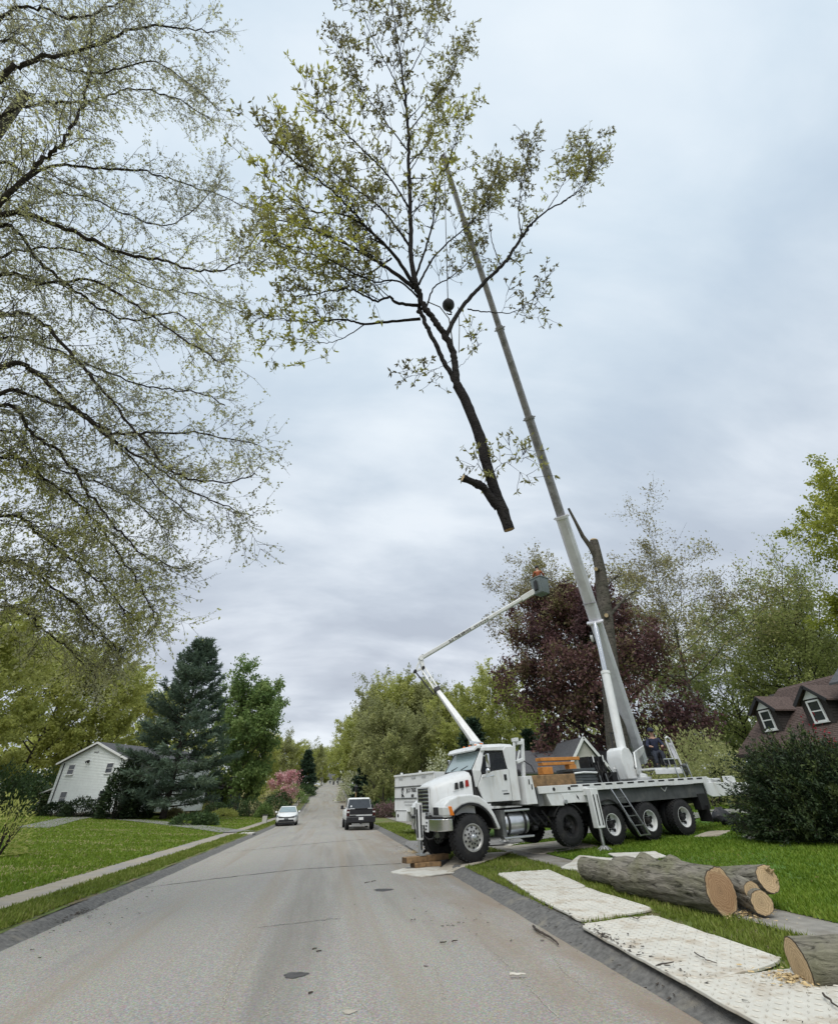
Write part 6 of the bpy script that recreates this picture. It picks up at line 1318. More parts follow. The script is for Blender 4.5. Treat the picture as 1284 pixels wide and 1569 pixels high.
# yellow-green wood behind the white house: each tree its own
protoS = broadleaf(41, 20, 16, .34, 20, 9, 6, 28, t0=.10, up=.8); protoO = broadleaf(43, 19, 13, .3, 19, 9, 6, 22, t0=.14, up=1.0, clump=.5)
GW = 'yellow-green trees behind the white house'
pA = make_tree('maple_tree', 'yellow-green maple towering over the left end of the white house', protoS, LM['spring'], m_bark, .40, .65, (-44, 74, G(-44, 74)), 0, GW)
def put(src, px, Y, ptop, label, h0, group, rz=0, wf=1.0):
    b_, h_ = stand(px, Y, ptop); k = h_ / h0; return dup(src, b_, rz, (k * wf, k * wf, k), label, group)
b_, h_ = stand(30, 70, 985); pA.location = b_; pA.scale = (h_ / 20 * 1.1,) * 2 + (h_ / 20,)
put(pA, 105, 88, 1000, 'yellow-green tree right behind the roof of the white house', 20, GW, 1.9, 1.1)
put(pA, -30, 52, 930, 'near yellow-green tree at the left edge left of the white house', 20, GW, 3.6, 1.15)
put(pA, 178, 96, 1030, 'yellow-green tree between the white house roof and the tall pine', 20, GW, 4.4, 1.15)
put(pA, 232, 118, 1062, 'lower yellow-green tree just left of the tall pine top', 20, GW, 2.7, 1.1)
put(pA, -60, 82, 960, 'yellow-green tree at the far left edge behind the nearer one', 20, GW, 5.0, 1.2)
# far trees up the street
pO = make_tree('oak_tree', 'greyish olive tree in the wood', protoO, LM['olive'], m_bark, .42, .6, (0, 0, 0)); 
GF = 'trees at the far end of the street'
for k, (px, Y, pt, rz, lb, src) in enumerate([(497, 250, 1150, .4, 'far yellow-green tree left of the street head', 0), (522, 300, 1146, 1.3, 'far olive tree just right of the street head', 1), (545, 240, 1140, 2.9, 'far yellow-green tree right of the street where it tops the hill', 0), (456, 190, 1152, 3.3, 'far yellow-green tree above the pink blossom tree', 0), (508, 360, 1158, 5.2, 'farthest olive tree behind the house at the street head', 1), (484, 330, 1158, 4.0, 'far olive tree seen beside the dark spruce', 1), (425, 150, 1160, 2.2, 'far yellow-green tree behind the bright green tree', 0), (415, 175, 1155, 1.1, 'olive tree beyond the rounded hedges', 1)]):
    put((pA, pO)[src], px, Y, pt, lb, (20, 19)[src], GF, rz, 1.05)
for k, (px, Y, pt, rz, lb, src) in enumerate([(404, 112, 1130, .7, 'yellow-green tree rising behind the pink blossom tree', 0), (452, 160, 1140, 2.0, 'yellow-green tree between the pink tree and the dark spruce', 0), (432, 135, 1135, 3.0, 'olive tree behind the pink blossom tree', 1), (560, 170, 1105, 4.0, 'yellow-green tree where the street narrows on the right', 0), (530, 215, 1138, 5.0, 'small yellow-green tree by the right kerb far up the street', 0), (486, 205, 1146, 1.0, 'small olive tree by the left kerb far up the street', 1)]):
    put((pA, pO)[src], px, Y, pt, lb, (20, 19)[src], GF, rz, 1.15)
GB = 'bushes along the far left pavement'
for k, (px, Y, rx, hz, lm, lb) in enumerate([(428, 92, 2.4, 2.4, 'box', 'dark bush left of the pink blossom tree'), (452, 104, 2.6, 2.2, 'green', 'green bush right of the pink blossom tree'), (412, 108, 3.4, 3.4, 'spring', 'yellow-green bush behind the rounded hedge'), (466, 122, 2.4, 2.4, 'box', 'dark bush at the foot of the far spruce'), (440, 118, 3.2, 2.8, 'olive', 'olive bush up the slope behind the pink tree')]): shrub('bush', lb, px, 1222, Y, rx, rx * .8, hz, lm, 1700, .26, 150 + k, .2, GB)
# the wood on the right, trunks showing
GR = 'trees of the wood on the right of the street'
W_ = [(553, 118, 1098, 0, 'spring tree at the street end of the right-hand wood'), (578, 100, 1066, 1, 'tall olive tree near the street in the right-hand wood'), (612, 92, 1050, 0, 'tall yellow-green tree left of the bucket truck boom'), (648, 88, 1058, 1, 'grey-olive tree behind the bucket truck elbow'), (684, 84, 1072, 0, 'yellow-green tree behind the lower bucket boom'), (600, 76, 1100, 1, 'lower olive tree above the white truck box'), (645, 72, 1105, 1, 'lower grey-olive tree right of the white truck box'), (760, 78, 1036, 0, 'domed bright yellow tree above the crane truck cab'), (722, 86, 1085, 1, 'olive tree left of the domed yellow tree'), (800, 84, 1075, 0, 'yellow-green tree behind the purple beech edge'), (700, 70, 1112, 0, 'low yellow-green tree above the crane truck hood'), (568, 140, 1108, 0, 'farther spring tree beside the street'), (630, 110, 1060, 0, 'farther yellow-green tree high in the wood'), (575, 82, 1118, 1, 'low olive tree at the edge of the right lawn'), (668, 100, 1066, 1, 'farther olive tree at the wood top')]
for k, (px, Y, pt, src, lb) in enumerate(W_): put((pA, pO)[src], px, Y, pt, lb, (20, 19)[src], GR, 1.7 * k, .92)
b_, h_ = stand(590, 66, 1090); pO.location = b_; pO.scale = (h_ / 19,) * 3; pO['label'] = 'nearest olive tree of the wood just left of the white truck box'; pO['group'] = GR
spr = conifer(27, 10, 5.5, .2, n1=55, nl=18, tip=.06); GE = 'dark evergreens behind the crane truck cab'
b_, h_ = stand(722, 62, 1106, 1); pE = make_tree('spruce_tree', 'dark evergreen left of the crane truck cab roof', spr, LM['dark'], m_barkd, .5, .24, b_, 0, GE, .1, .5); pE.scale = (h_ / 10 * 1.3,) * 2 + (h_ / 10,)
put(pE, 806, 60, 1108, 'dark evergreen right of the crane truck boom rest', 10, GE, 2, 1.3); put(pE, 694, 74, 1120, 'dark evergreen between the bucket truck boom and the cab', 10, GE, 4, 1.4); put(pE, 836, 64, 1100, 'dark evergreen against the left edge of the purple beech', 10, GE, 1, 1.3); put(pE, 560, 95, 1160, 'dark low evergreen by the right verge of the far street', 10, GE, 5, 1.6)
shrub('dogwood_tree', 'whitish flowering shrub above the white truck box', 672, 1190, 44, 1.5, 1.4, 4.6, 'white', 3000, .16, 61, .3, cat='tree', stems=5)
shrub('lilac_bush', 'pale flowering bush at the right of the far street', 541, 1215, 105, 3.2, 2.6, 5.2, 'white', 2200, .3, 62, .28)
GA = 'azaleas on the right-hand lawn'
for k, (px, Y, lm, lb) in enumerate([(571, 60, 'box', 'green clipped azalea nearest the street'), (584, 58, 'magenta', 'purple azalea in the middle of the row'), (599, 57, 'magenta', 'pinkish azalea against the white truck box')]): shrub('azalea_bush', lb, px, 1226, Y, 1.25, 1.1, 1.35, lm, 1500, .16, 70 + k, .15, GA)
# rounded hedges and low shrubs left
GH = 'rounded shrubs in front of the bright green tree'
for k, (px, Y, rx, hz, lm, lb) in enumerate([(362, 70, 1.8, 1.9, 'box', 'dull dark round shrub leftmost of the row'), (385, 69, 1.7, 1.9, 'box', 'dark round shrub second from the left of the row'), (406, 67, 1.05, 1.45, 'green', 'smaller bright clipped shrub in the row'), (421, 68, 1.75, 2.1, 'box', 'big dark round shrub at the right end of the row'), (345, 68, 1.6, .8, 'spring', 'low yellow-green shrub left of the row'), (330, 71, 1.4, 1.5, 'box', 'dark shrub under the bright green tree'), (290, 72, 2.0, 1.9, 'spring', 'yellow-green shrub behind the pine trunk'), (268, 62, .9, .9, 'russet', 'small russet shrub right of the pine trunk'), (312, 74, 1.6, 1.6, 'russet', 'reddish shrub by the blue house')]): shrub('round_shrub', lb, px, 1240, Y, rx, rx * .9, hz, lm, 1900, .17, 80 + k, .12, GH)
GL = 'low spreading junipers on the island bed'
for k, (px, py, Y, rx, lb) in enumerate([(292, 1250, 47, 1.5, 'dark low juniper in the middle of the left lawn'), (318, 1249, 47.5, 1.0, 'dark low juniper right of the other on the left lawn')]): shrub('juniper', lb, px, py, Y, rx, 1.0, .85, 'box', 1800, .16, 95 + k, .2, GL)
GY = 'clipped yews along the white house'
for k, (px, Y, rx, hz, lb) in enumerate([(85, 61.5, 1.6, 1.25, 'left clipped yew under the lower window of the white house'), (122, 60.0, 1.9, 1.7, 'bigger clipped yew in the middle of the white house wall')]): shrub('yew_bush', lb, px, 1246, Y, rx, 1.2, hz, 'yew', 2300, .2, 100 + k, .1, GY)
shrub('cypress', 'dark upright evergreen covering the right corner of the white house', 178, 1246, 56.5, 1.75, 1.6, 4.9, 'yew', 5200, .26, 103, .16)
shrub('cypress', 'dark evergreen between the house corner and the pine trunk', 207, 1246, 57.5, 1.5, 1.4, 3.4, 'yew', 3500, .26, 104, .16)
GU = 'dark undergrowth left of the white house'
for k, (px, Y, rx, hz, lm, lb) in enumerate([(28, 66, 3.2, 3.6, 'box', 'dark undergrowth bush left of the porch'), (-15, 60, 3.5, 4.2, 'box', 'dark undergrowth bush at the left edge'), (52, 76, 2.6, 4.4, 'box', 'tall dark bush behind the porch')]): shrub('undergrowth_bush', lb, px, 1245, Y, rx, 2.0, hz, lm, 3000, .3, 110 + k, .25, GU)
shrub('drooping_twigs', 'straggly yellow-green bush shape standing for drooping tree twigs at the left edge', -14, 1330, 21.5, .75, .8, 1.7, 'spring', 1500, .11, 120, .4, stems=14, aspect=.35)  # bush shape added for the low hanging twigs of a tree

# ---- right-hand side: purple beech, thin russet tree, spar, garden trees, yew
g = broadleaf(51, 17.2, 14.6, .34, 34, 11, 6, 38, t0=.05, up=.5, prof_=lambda t: (1 - t) ** .62 * (.62 + .38 * min(1, t * 4)) + .07, clump=.6)
bq = at(938, 1150, 47); bch = make_tree('copper_beech', 'broad dark purple-leaved beech behind the crane boom', g, LM['purple'], m_barkd, .22, .6, (bq.x, 47, G(bq.x, 47)), .4); bch.scale = (1.34, 1.34, 1.36)
b_, h_ = stand(968, 54, 800, .80)
make_tree('oak_tree', 'thin russet-leaved tree with bare limbs spreading behind the bare spar', broadleaf(53, h_, h_ * .86, .26, 22, 11, 6, 15, t0=.42, up=.34, prof_=lambda t: .95 * (1 - .8 * t) ** .6 + .05, clump=.8, wander=.13), LM['russet'], m_bark, .30, .5, b_, 1.1)
b_, h_ = stand(838, 50, 838)
make_tree('oak_tree', 'thin russet tree behind the raised bucket', broadleaf(54, h_, h_ * .58, .18, 18, 11, 6, 15, t0=.40, up=.55, clump=.7, wander=.13), LM['russet'], m_bark, .26, .5, b_, .3)
GG = 'garden trees right of the purple beech'
gA = broadleaf(55, 15, 11.5, .26, 19, 10, 6, 18, t0=.16, up=.85, clump=.65); b_, h_ = stand(1140, 52, 915)
LM['moss'] = leafmat('moss_green_leaf', [(.24, .275, .10), (.37, .41, .145), (.50, .53, .20)], .5)
gt = make_tree('ash_tree', 'half-leafed olive tree with dark forks between beech and brown house', gA, LM['moss'], m_barkd, .24, .55, b_, 0, GG); gt.scale = (h_ / 15,) * 3
put(gt, 1092, 62, 965, 'lower olive tree touching the purple beech on its right', 15, GG, 2.2, .95); put(gt, 1208, 48, 960, 'olive tree with two trunks above the first dormer', 15, GG, 4.0, 1.05); put(gt, 1168, 60, 955, 'farther olive tree behind the brown roof ridge', 15, GG, 5.1, 1.1); put(gt, 1255, 55, 985, 'farther olive tree at the right above the second dormer', 15, GG, 1.3, 1.2); put(gt, 1050, 70, 1010, 'farther olive tree seen through the purple beech', 15, GG, 3.1, 1.2)
b_, h_ = stand(1296, 33, 705)
make_tree('maple_tree', 'bright yellow-green tree reaching in at the right edge', broadleaf(58, h_, h_ * .66, .32, 26, 12, 6, 44, t0=.16, up=.6), LM['pale'], m_bark, .31, .6, b_, .8)
shrub('hazel_bush', 'olive-green bush between the truck rear and the brown house', 1085, 1215, 30, 2.6, 2.2, 4.2, 'olive', 4800, .17, 130, .3)
shrub('hazel_bush', 'second olive bush against the left end of the brown house', 1120, 1215, 33.5, 2.0, 2.0, 3.4, 'olive', 3200, .17, 131, .3)
shrub('hazel_bush', 'low grey-green bush behind the crane operator', 1040, 1215, 36, 3.0, 2.0, 3.0, 'olive', 3400, .18, 132, .3)
shrub('dark_shrub', 'dark shrub between the outrigger and the brown house', 1128, 1205, 31, 1.6, 1.4, 2.6, 'yew', 2600, .18, 133, .2)
# big yew at the right edge: uneven clumps on one root
yb = at(1232, 1300, 13.6); yw = shrub('yew_bush', 'big dark sprawling yew bush at the right edge in front of the brown house', 0, 0, 0, 1.85, 1.8, 2.2, 'yew', 34000, .10, 140, .36, loc=Vector((yb.x + 1.05, 13.6, G(yb.x, 13.6) - .05)), stems=12, aspect=.4, lobes=[(0, 0, 0, .95), (-1.0, -.2, 0, .58), (-.40, -.5, .45, .66), (.5, .2, .45, .80), (1.2, .3, .2, .9), (-1.5, .1, .25, .34), (.1, -.8, 0, .62), (-.85, .3, 1.0, .40), (.85, -.4, 1.05, .5), (1.8, .6, .6, .8), (-.1, .1, 1.35, .38)])
def sprays(root, n, rx, ry, rz_, lm, seed, leaf, L):       # loose shoots that break the outline
    g = Grow(seed); r = g.r
    for k in range(n):
        d = r.normal(0, 1, 3); d[2] = abs(d[2]) * .9; d /= np.linalg.norm(d); p = d * np.array([rx, ry, rz_]) * r.uniform(.82, 1.02); p[2] = max(p[2], .25); q, _ = g.path(p, d + np.array([0, 0, r.uniform(-.1, .5)]), L * r.uniform(.5, 1.3), 3, .12, np.array([0, 0, -.2])); g.tube(q, np.array([.01, .008, .006, .004]), 'twigs', 3)
        f = r.uniform(0, 1.1, 26)[:, None]; g.leaves(q[0] + (q[-1] - q[0]) * f + r.normal(0, .028, (26, 3)), d, r.uniform(.25, .95))
    V, F = g.meshes('twigs'); stuff(npmesh('shoots', V, F, m_barkd, root, smooth=True)); V, F, T = leafmesh(g, leaf, .35, .05, .5); stuff(npmesh('shoot_leaves', V, F, LM[lm], root, tint=T))
sprays(yw, 700, 2.0, 1.9, 2.35, 'yew', 141, .10, .62); sprays(yw, 500, 1.7, 1.8, 2.5, 'yewtip', 142, .10, .4)
_rz = at(1262, 1116, 24).z - G(at(1262, 1150, 24).x, 24)
shrub('japanese_maple', 'thin dark red maple above the yew bush', 1266, 1150, 24, 1.0, .9, _rz, 'red', 700, .13, 145, .4, cat='tree', stems=6)

# the bare spar that is being taken down: trunk with cut stubs and one last limb
SB = at(946, 1140, 21.5); sroot = Vector((SB.x, 21.5, G(SB.x, 21.5) - .05)); spt = thing('tree_spar', 'tall bare grey trunk with pale cut stubs standing behind the boom', 'tree trunk', sroot)
def loc_(px, py, Y): return np.array(at(px, py, Y) - sroot)
g = Grow(77); tp = np.array([(0, 0, 0), (0, 0, .5), loc_(946, 1140, 21.5), loc_(934, 1020, 21.4), loc_(926, 930, 21.4), loc_(919, 870, 21.4), loc_(912, 838, 21.4), loc_(910, 829, 21.4)]); g.tube(tp, np.array([.72, .58, .50, .44, .38, .30, .26, .24]), 'trunk', 14)
V, F = g.meshes('trunk'); npmesh('trunk', V, F, m_bark, spt, smooth=True)
g = Grow(78); g.tube(np.array([loc_(917, 862, 21.4), loc_(905, 838, 21.3), loc_(893, 822, 21.2), loc_(882, 800, 21.1), loc_(871, 779, 21.0)]), np.array([.17, .15, .12, .09, .07]), 'trunk', 9); V, F = g.meshes('trunk'); npmesh('limb', V, F, m_bark, spt, smooth=True)
MB().cyl(loc_(910, 829.5, 21.4), loc_(910, 828, 21.4), .235, n=16).build('cut_top', m_cut2, spt)
for px, py in ((914, 872), (930, 943)):
    a, b_ = Vector(loc_(px + 2, py, 21.3)), Vector(loc_(px - 1, py, 20.9)); s_ = MB().cyl(a, b_, .13, .115, 14).build('stub', m_bark, spt); MB().cyl(b_, b_ + (b_ - a).normalized() * .012, .105, n=14).build('cut_face', m_cut2, s_)
for pix, rr in (([(933, 945), (950, 925), (962, 912), (975, 905)], .10), ([(928, 900), (938, 888), (950, 878)], .06)):
    g = Grow(79); g.tube(np.array([loc_(px, py, 21.5 + .3 * k) for k, (px, py) in enumerate(pix)]), np.linspace(rr, rr * .4, len(pix)), 'trunk', 7)
    for k in range(9):
        e = loc_(*pix[-1], 22.4); q, d_ = g.path(e - (e - loc_(*pix[0], 21.5)) * g.r.uniform(0, .5), g.r.normal(0, 1, 3) + np.array([.5, .2, .8]), g.r.uniform(.7, 1.6), 3, .15, np.array([0, 0, .2])); g.tube(q, np.array([.03, .02, .012, .006]), 'trunk', 4); f = g.r.uniform(.2, 1.1, 16)[:, None]; g.leaves(q[0] + (q[-1] - q[0]) * f + g.r.normal(0, .16, (16, 3)), d_, g.r.uniform(.2, .8))
    V, F = g.meshes('trunk'); lb_ = npmesh('limb', V, F, m_bark, spt, smooth=True); V, F, T = leafmesh(g, .2, .5); stuff(npmesh('leaves', V, F, LM['russet'], lb_, tint=T))
# far wooded ridge so that no bare horizon shows between the gardens
def ridge(name, x0, x1, y0, y1, n, h_, lm, seed):
    r = np.random.default_rng(seed); g = Grow(seed); x = r.uniform(x0, x1, n); y = r.uniform(y0, y1, n); top = h_ * (1 + .25 * vnoise(x, y * .2, .12, seed)); z = gz(x, y) + top * r.uniform(0, 1, n) ** .7
    g.L = [np.stack([x, y, z], 1)]; g.LD = [np.tile([0, 0, 1.], (n, 1))]; g.LT = [.5 + .3 * vnoise(x, z, .25, seed + 1)]; V, F, T = leafmesh(g, 1.5, .7); return stuff(npmesh(name, V, F, LM[lm], tint=T))
ridge('distant_wood', -190, -22, 150, 185, 9000, 17, 'spring', 5); ridge('distant_wood', 18, 190, 130, 165, 9000, 17, 'olive', 6); ridge('distant_wood', -80, 90, 400, 430, 5000, 16, 'olive', 7)

# ================================================================== the lifted tree and the big tree over the left verge
def smooth_path(P, n):
    P = np.asarray(P, float); m_ = len(P); t = np.linspace(0, m_ - 1, n); i = np.minimum(t.astype(int), m_ - 2); f = (t - i)[:, None]
    a, b, c, d = P[np.maximum(i - 1, 0)], P[i], P[i + 1], P[np.minimum(i + 2, m_ - 1)]
    return .5 * (2 * b + (c - a) * f + (2 * a - 5 * b + 4 * c - d) * f ** 2 + (3 * b - a - 3 * c + d) * f ** 3)
def limb_mesh(parent, P, R, sides, material, name, rough=0., seed=0):
    P = np.asarray(P); R = np.asarray(R); g = Grow(seed); n = len(P); T = np.gradient(P, axis=0); T /= np.linalg.norm(T, axis=1, keepdims=True); A = np.cross(T, [.31, .17, .93]); A /= np.linalg.norm(A, axis=1, keepdims=True); B = np.cross(A, T); th = np.linspace(0, 2 * PI, sides, endpoint=False)
    Rn = R[:, None] * (1 + rough * g.r.normal(0, 1, (n, sides))) * (1 + rough * 1.2 * np.sin(th * 3 + 1)[None]); V = P[:, None] + Rn[:, :, None] * (A[:, None] * np.cos(th)[None, :, None] + B[:, None] * np.sin(th)[None, :, None])
    i = np.arange(sides); F = np.concatenate([np.stack([j * sides + i, j * sides + (i + 1) % sides, (j + 1) * sides + (i + 1) % sides, (j + 1) * sides + i], 1) for j in range(n - 1)])
    return npmesh(name, V.reshape(-1, 3), F, material, parent, smooth=True)
# ---- lifted tree
HT0 = at(780, 812, 8.6); ht = thing('lifted_tree', 'cut oak top with spreading leafy crown hanging in the air from the crane', 'tree', HT0)
H0 = np.array(HT0)
def hp(px, py, Y): return np.array(at(px, py, Y)) - H0
m_hbark = barkmat('oak_bark', (.030, .027, .027), (.8, .8, .85), .35, 14)
YL = lambda py: float(np.interp(py, [-60, 0, 120, 200, 300, 400, 460, 590, 812], [3.7, 3.95, 5.2, 6.0, 6.8, 7.4, 7.75, 8.1, 8.6]))
def hl(pix, dy=0.0): return [hp(x, y, YL(y) + dy * k / max(1, len(pix) - 1)) for k, (x, y) in enumerate(pix)]
tk_ = smooth_path(hl([(780, 812), (769, 780), (757, 748), (744, 706), (737, 676), (727, 648), (712, 612), (700, 590)]), 40)
kn_ = 1 + .14 * np.exp(-((np.linspace(0, 1, 40) - .60) / .03) ** 2) + .12 * np.exp(-((np.linspace(0, 1, 40) - .47) / .03) ** 2) + .12 * np.exp(-((np.linspace(0, 1, 40) - .14) / .03) ** 2)
limb_mesh(ht, tk_, np.linspace(.128, .13, 40) * kn_, 20, m_hbark, 'trunk', .035, 1)
ctd = Vector(tk_[0] - tk_[2]).normalized(); cf = MB().lathe([(.122, 0), (.118, .006), (.001, .007)], Vector(tk_[0]) - ctd * .01, ctd, 22).build('cut_face', m_cut, ht)
gh = Grow(301); LIMBS = []
def limb(pix, r0, r1, dy=0.0, dens=1.0, leafy=.25, name='limb', sides=8):
    P = smooth_path(hl(pix, dy), 10 + 5 * len(pix)); n = len(P); P += gh.r.normal(0, .025, P.shape) * np.linspace(.2, 1, n)[:, None]; R = (r0 + (r1 - r0) * np.linspace(0, 1, n) ** .75) * (.86 if r0 < .09 else 1)
    limb_mesh(ht, P, R, sides, m_hbark, name, .04 if r0 > .05 else 0, len(LIMBS)); LIMBS.append((P, R, dens, leafy)); return P
limb([(702, 592), (688, 568), (671, 535), (660, 512), (648, 488), (641, 470)], .085, .07, .0, .0)
limb([(700, 590), (697, 560), (694, 540), (683, 516), (668, 495), (653, 473), (643, 452), (637, 432)], .10, .085, -.12, .0)
limb([(640, 446), (632, 410), (629, 360), (628, 300), (626, 250), (626, 210), (622, 160), (617, 118)], .092, .045, 0, .55, .12)
limb([(617, 118), (612, 75), (604, 30), (598, -30)], .045, .014, 0, 1, .1)
limb([(683, 516), (698, 486), (716, 460), (740, 435), (768, 408), (782, 390), (800, 362), (815, 342)], .085, .055, .35, .25, .5)
limb([(815, 342), (838, 322), (866, 307), (890, 288), (912, 262), (928, 246)], .045, .012, .5, .55, .45)
limb([(800, 362), (795, 330), (797, 295), (806, 262), (815, 222)], .03, .008, -.3, 1.0, .3)
limb([(838, 322), (858, 290), (872, 258), (884, 222)], .022, .007, .4, .9, .35)
limb([(860, 310), (888, 288), (906, 255), (910, 214)], .02, .007, -.3, .9, .4)
limb([(768, 408), (755, 372), (748, 330), (752, 290), (760, 258)], .024, .007, .5, .9, .4)
limb([(716, 473), (748, 478), (785, 478), (812, 462), (830, 440)], .028, .007, -.4, .75, .35)
limb([(652, 475), (665, 440), (690, 425), (716, 402), (735, 380)], .035, .01, .6, .6, .3)
limb([(640, 468), (606, 463), (598, 455), (575, 460), (545, 446), (505, 446), (460, 455)], .062, .016, -.5, .8, .25)
limb([(644, 488), (612, 491), (560, 496), (528, 490), (478, 492), (430, 490), (402, 478)], .058, .012, .5, .75, .4)
limb([(634, 440), (596, 412), (560, 390), (505, 362), (455, 345), (405, 330)], .085, .014, .9, 1.2, .2)
limb([(632, 432), (602, 388), (562, 348), (512, 295), (455, 250), (405, 208)], .08, .012, -.6, 1.35, .2)
limb([(630, 380), (592, 328), (560, 300), (512, 266), (462, 228), (440, 190)], .05, .01, .8, 1.3, .2)
limb([(628, 320), (594, 268), (545, 218), (505, 180), (480, 165)], .042, .009, -.9, 1.25, .2)
limb([(626, 232), (594, 190), (556, 138), (528, 90), (516, 62)], .034, .008, .5, 1.0, .2)
limb([(621, 158), (600, 112), (572, 60), (552, 5), (545, -30)], .03, .008, -.4, 1.0, .15)
limb([(636, 425), (652, 380), (664, 335), (670, 290), (690, 240), (715, 170)], .05, .012, -.9, 1.0, .25)
limb([(642, 435), (662, 398), (690, 368), (725, 338), (752, 295), (790, 262)], .045, .01, .7, 1.0, .3)
limb([(627, 200), (652, 168), (684, 125), (703, 90), (716, 62)], .03, .008, .4, .8, .25)
limb([(621, 122), (646, 76), (662, 25), (668, -30)], .028, .008, -.3, .9, .2)
limb([(628, 262), (650, 225), (668, 190), (672, 150)], .024, .007, .5, .9, .2)
limb([(600, 395), (560, 420), (510, 425), (455, 410), (400, 400)], .035, .008, 1.0, 1.2, .2)
limb([(560, 496), (520, 520), (478, 525), (440, 512)], .02, .006, .2, .8, .3)
limb([(565, 350), (530, 330), (470, 320), (415, 280)], .03, .008, -1.4, 1.2, .15)
limb([(640, 455), (610, 430), (570, 430), (520, 405), (470, 385), (415, 372)], .04, .009, -1.1, 1.2, .2)
limb([(692, 552), (668, 566), (640, 574)], .012, .005, .1, .9, .3, 'spray', 5)
limb([(697, 568), (718, 548), (738, 524)], .010, .004, -.1, .35, .5, 'spray', 5)
limb([(748, 735), (766, 712), (786, 705), (800, 706)], .014, .004, -.1, .9, .3, 'spray', 5)
limb([(744, 712), (737, 705), (730, 712)], .01, .004, -.15, 1.0, .2, 'spray', 5)
st_ = smooth_path(hl([(764, 778), (750, 760), (741, 748), (730, 741), (722, 738), (709, 732)], -.25), 24); limb_mesh(ht, st_, np.linspace(.11, .085, 24) * (1 + .12 * np.sin(np.linspace(0, 14, 24))), 14, m_hbark, 'cut_limb', .06, 5)
sd_ = Vector(st_[-1] - st_[-3]).normalized(); MB().lathe([(.082, 0), (.08, .006), (.001, .007)], Vector(st_[-1]) - sd_ * .004, sd_, 16).build('cut_face', m_cut2, ht)
def rosette(p, d, tint, k=6):
    r = gh.r; u = r.normal(0, .75, (k, 3)) + d * .75; u[:, 2] -= .10; gh.L.append(np.repeat(p[None], k, 0)); gh.LD.append(u / np.linalg.norm(u, axis=1, keepdims=True)); gh.LT.append(np.full(k, tint))
for (P, R, dens, leafy) in LIMBS:
    if dens <= 0: continue
    seg = np.linalg.norm(np.diff(P, axis=0), axis=1); Lt = seg.sum(); cum = np.concatenate([[0], np.cumsum(seg)]) / Lt; m_ = max(2, int(Lt * (4.9 if P[-1][0] < -4.3 else 3.8) * dens)); tl_ = gh.r.uniform(.25, .75)
    for q in range(m_ + 1):
        u = leafy + (1 - leafy) * (q + gh.r.uniform(0, .8)) / m_ if q < m_ else 1.0; u = min(u, 1.0); p = np.array([np.interp(u, cum, P[:, a]) for a in range(3)]); j = min(np.searchsorted(cum, u), len(P) - 1); dd = P[j] - P[j - 1]; dd /= np.linalg.norm(dd)
        d2 = gh.off(dd, gh.r.uniform(.45, 1.0)) if q < m_ else dd; d2 = d2 + np.array([0, -.05, .25]); L2 = gh.r.uniform(.6, 1.55) * (1.1 - .45 * u) * min(1, Lt / 2.2)
        sp, e2 = gh.path(p, d2, L2, 5, .16, np.array([0, 0, .25])); rr = max(.006, min(.022, np.interp(u, cum, R) * .45)); gh.tube(sp, rr * (1 - .75 * np.linspace(0, 1, 6)), 'twigs', 5); t2 = tl_ + gh.r.normal(0, .14) + (.32 if (p + H0)[0] < -.2 and gh.r.random() < .5 else 0)
        rosette(sp[-1], e2, t2, 7)
        for s_ in range(int(4 + L2 * 3)):
            k = gh.r.integers(1, 6); p3 = sp[k]; d3 = gh.off((sp[k] - sp[k - 1]) / (np.linalg.norm(sp[k] - sp[k - 1]) + 1e-9), gh.r.uniform(.5, 1.1)) + np.array([0, 0, .25]); L3 = gh.r.uniform(.18, .55); q3, e3 = gh.path(p3, d3, L3, 3, .18, np.array([0, 0, .2])); gh.tube(q3, np.array([.008, .006, .005, .004]), 'twigs', 4)
            rosette(q3[-1], e3, t2 + gh.r.normal(0, .08), int(gh.r.integers(4, 8)))
            if gh.r.random() < .45: rosette(q3[2], e3, t2 + gh.r.normal(0, .1), 3)
V, F = gh.meshes('twigs'); stuff(npmesh('twigs', V, F, m_hbark, ht, smooth=True))
LM['oak'] = leafmat('oak_leaf', [(.14, .125, .08), (.235, .22, .10), (.35, .34, .11), (.54, .54, .11)], .45)
V, F, T = leafmesh(gh, .128, .36, .0, .25, .13, .28); stuff(npmesh('leaves', V, F, LM['oak'], ht, tint=T))
# rope slings between the hook and the stems
b = MB(); hkp = Vector(hp(687, 478, 8.3)); b.tube([hkp + Vector((0, 0, -.35)), Vector(hp(690, 500, 8.2)), Vector(hp(694, 530, 8.0)), Vector(hp(700, 548, 7.9))], .02, 6); b.tube([hkp + Vector((0, 0, -.35)), Vector(hp(674, 470, 8.1)), Vector(hp(655, 462, 7.7))], .018, 6); b.tube([Vector(hp(703, 540, 7.8)), Vector(hp(704, 500, 7.9)), Vector(hp(702, 470, 7.9))], .012, 5)
sl_ = tag(b.build('lifting_sling', mat('sling_rope', (.10, .09, .075), .9, var=.2), None), 'dark rope sling tying the lifted trunk to the crane hook', 'rope'); sl_.location = HT0

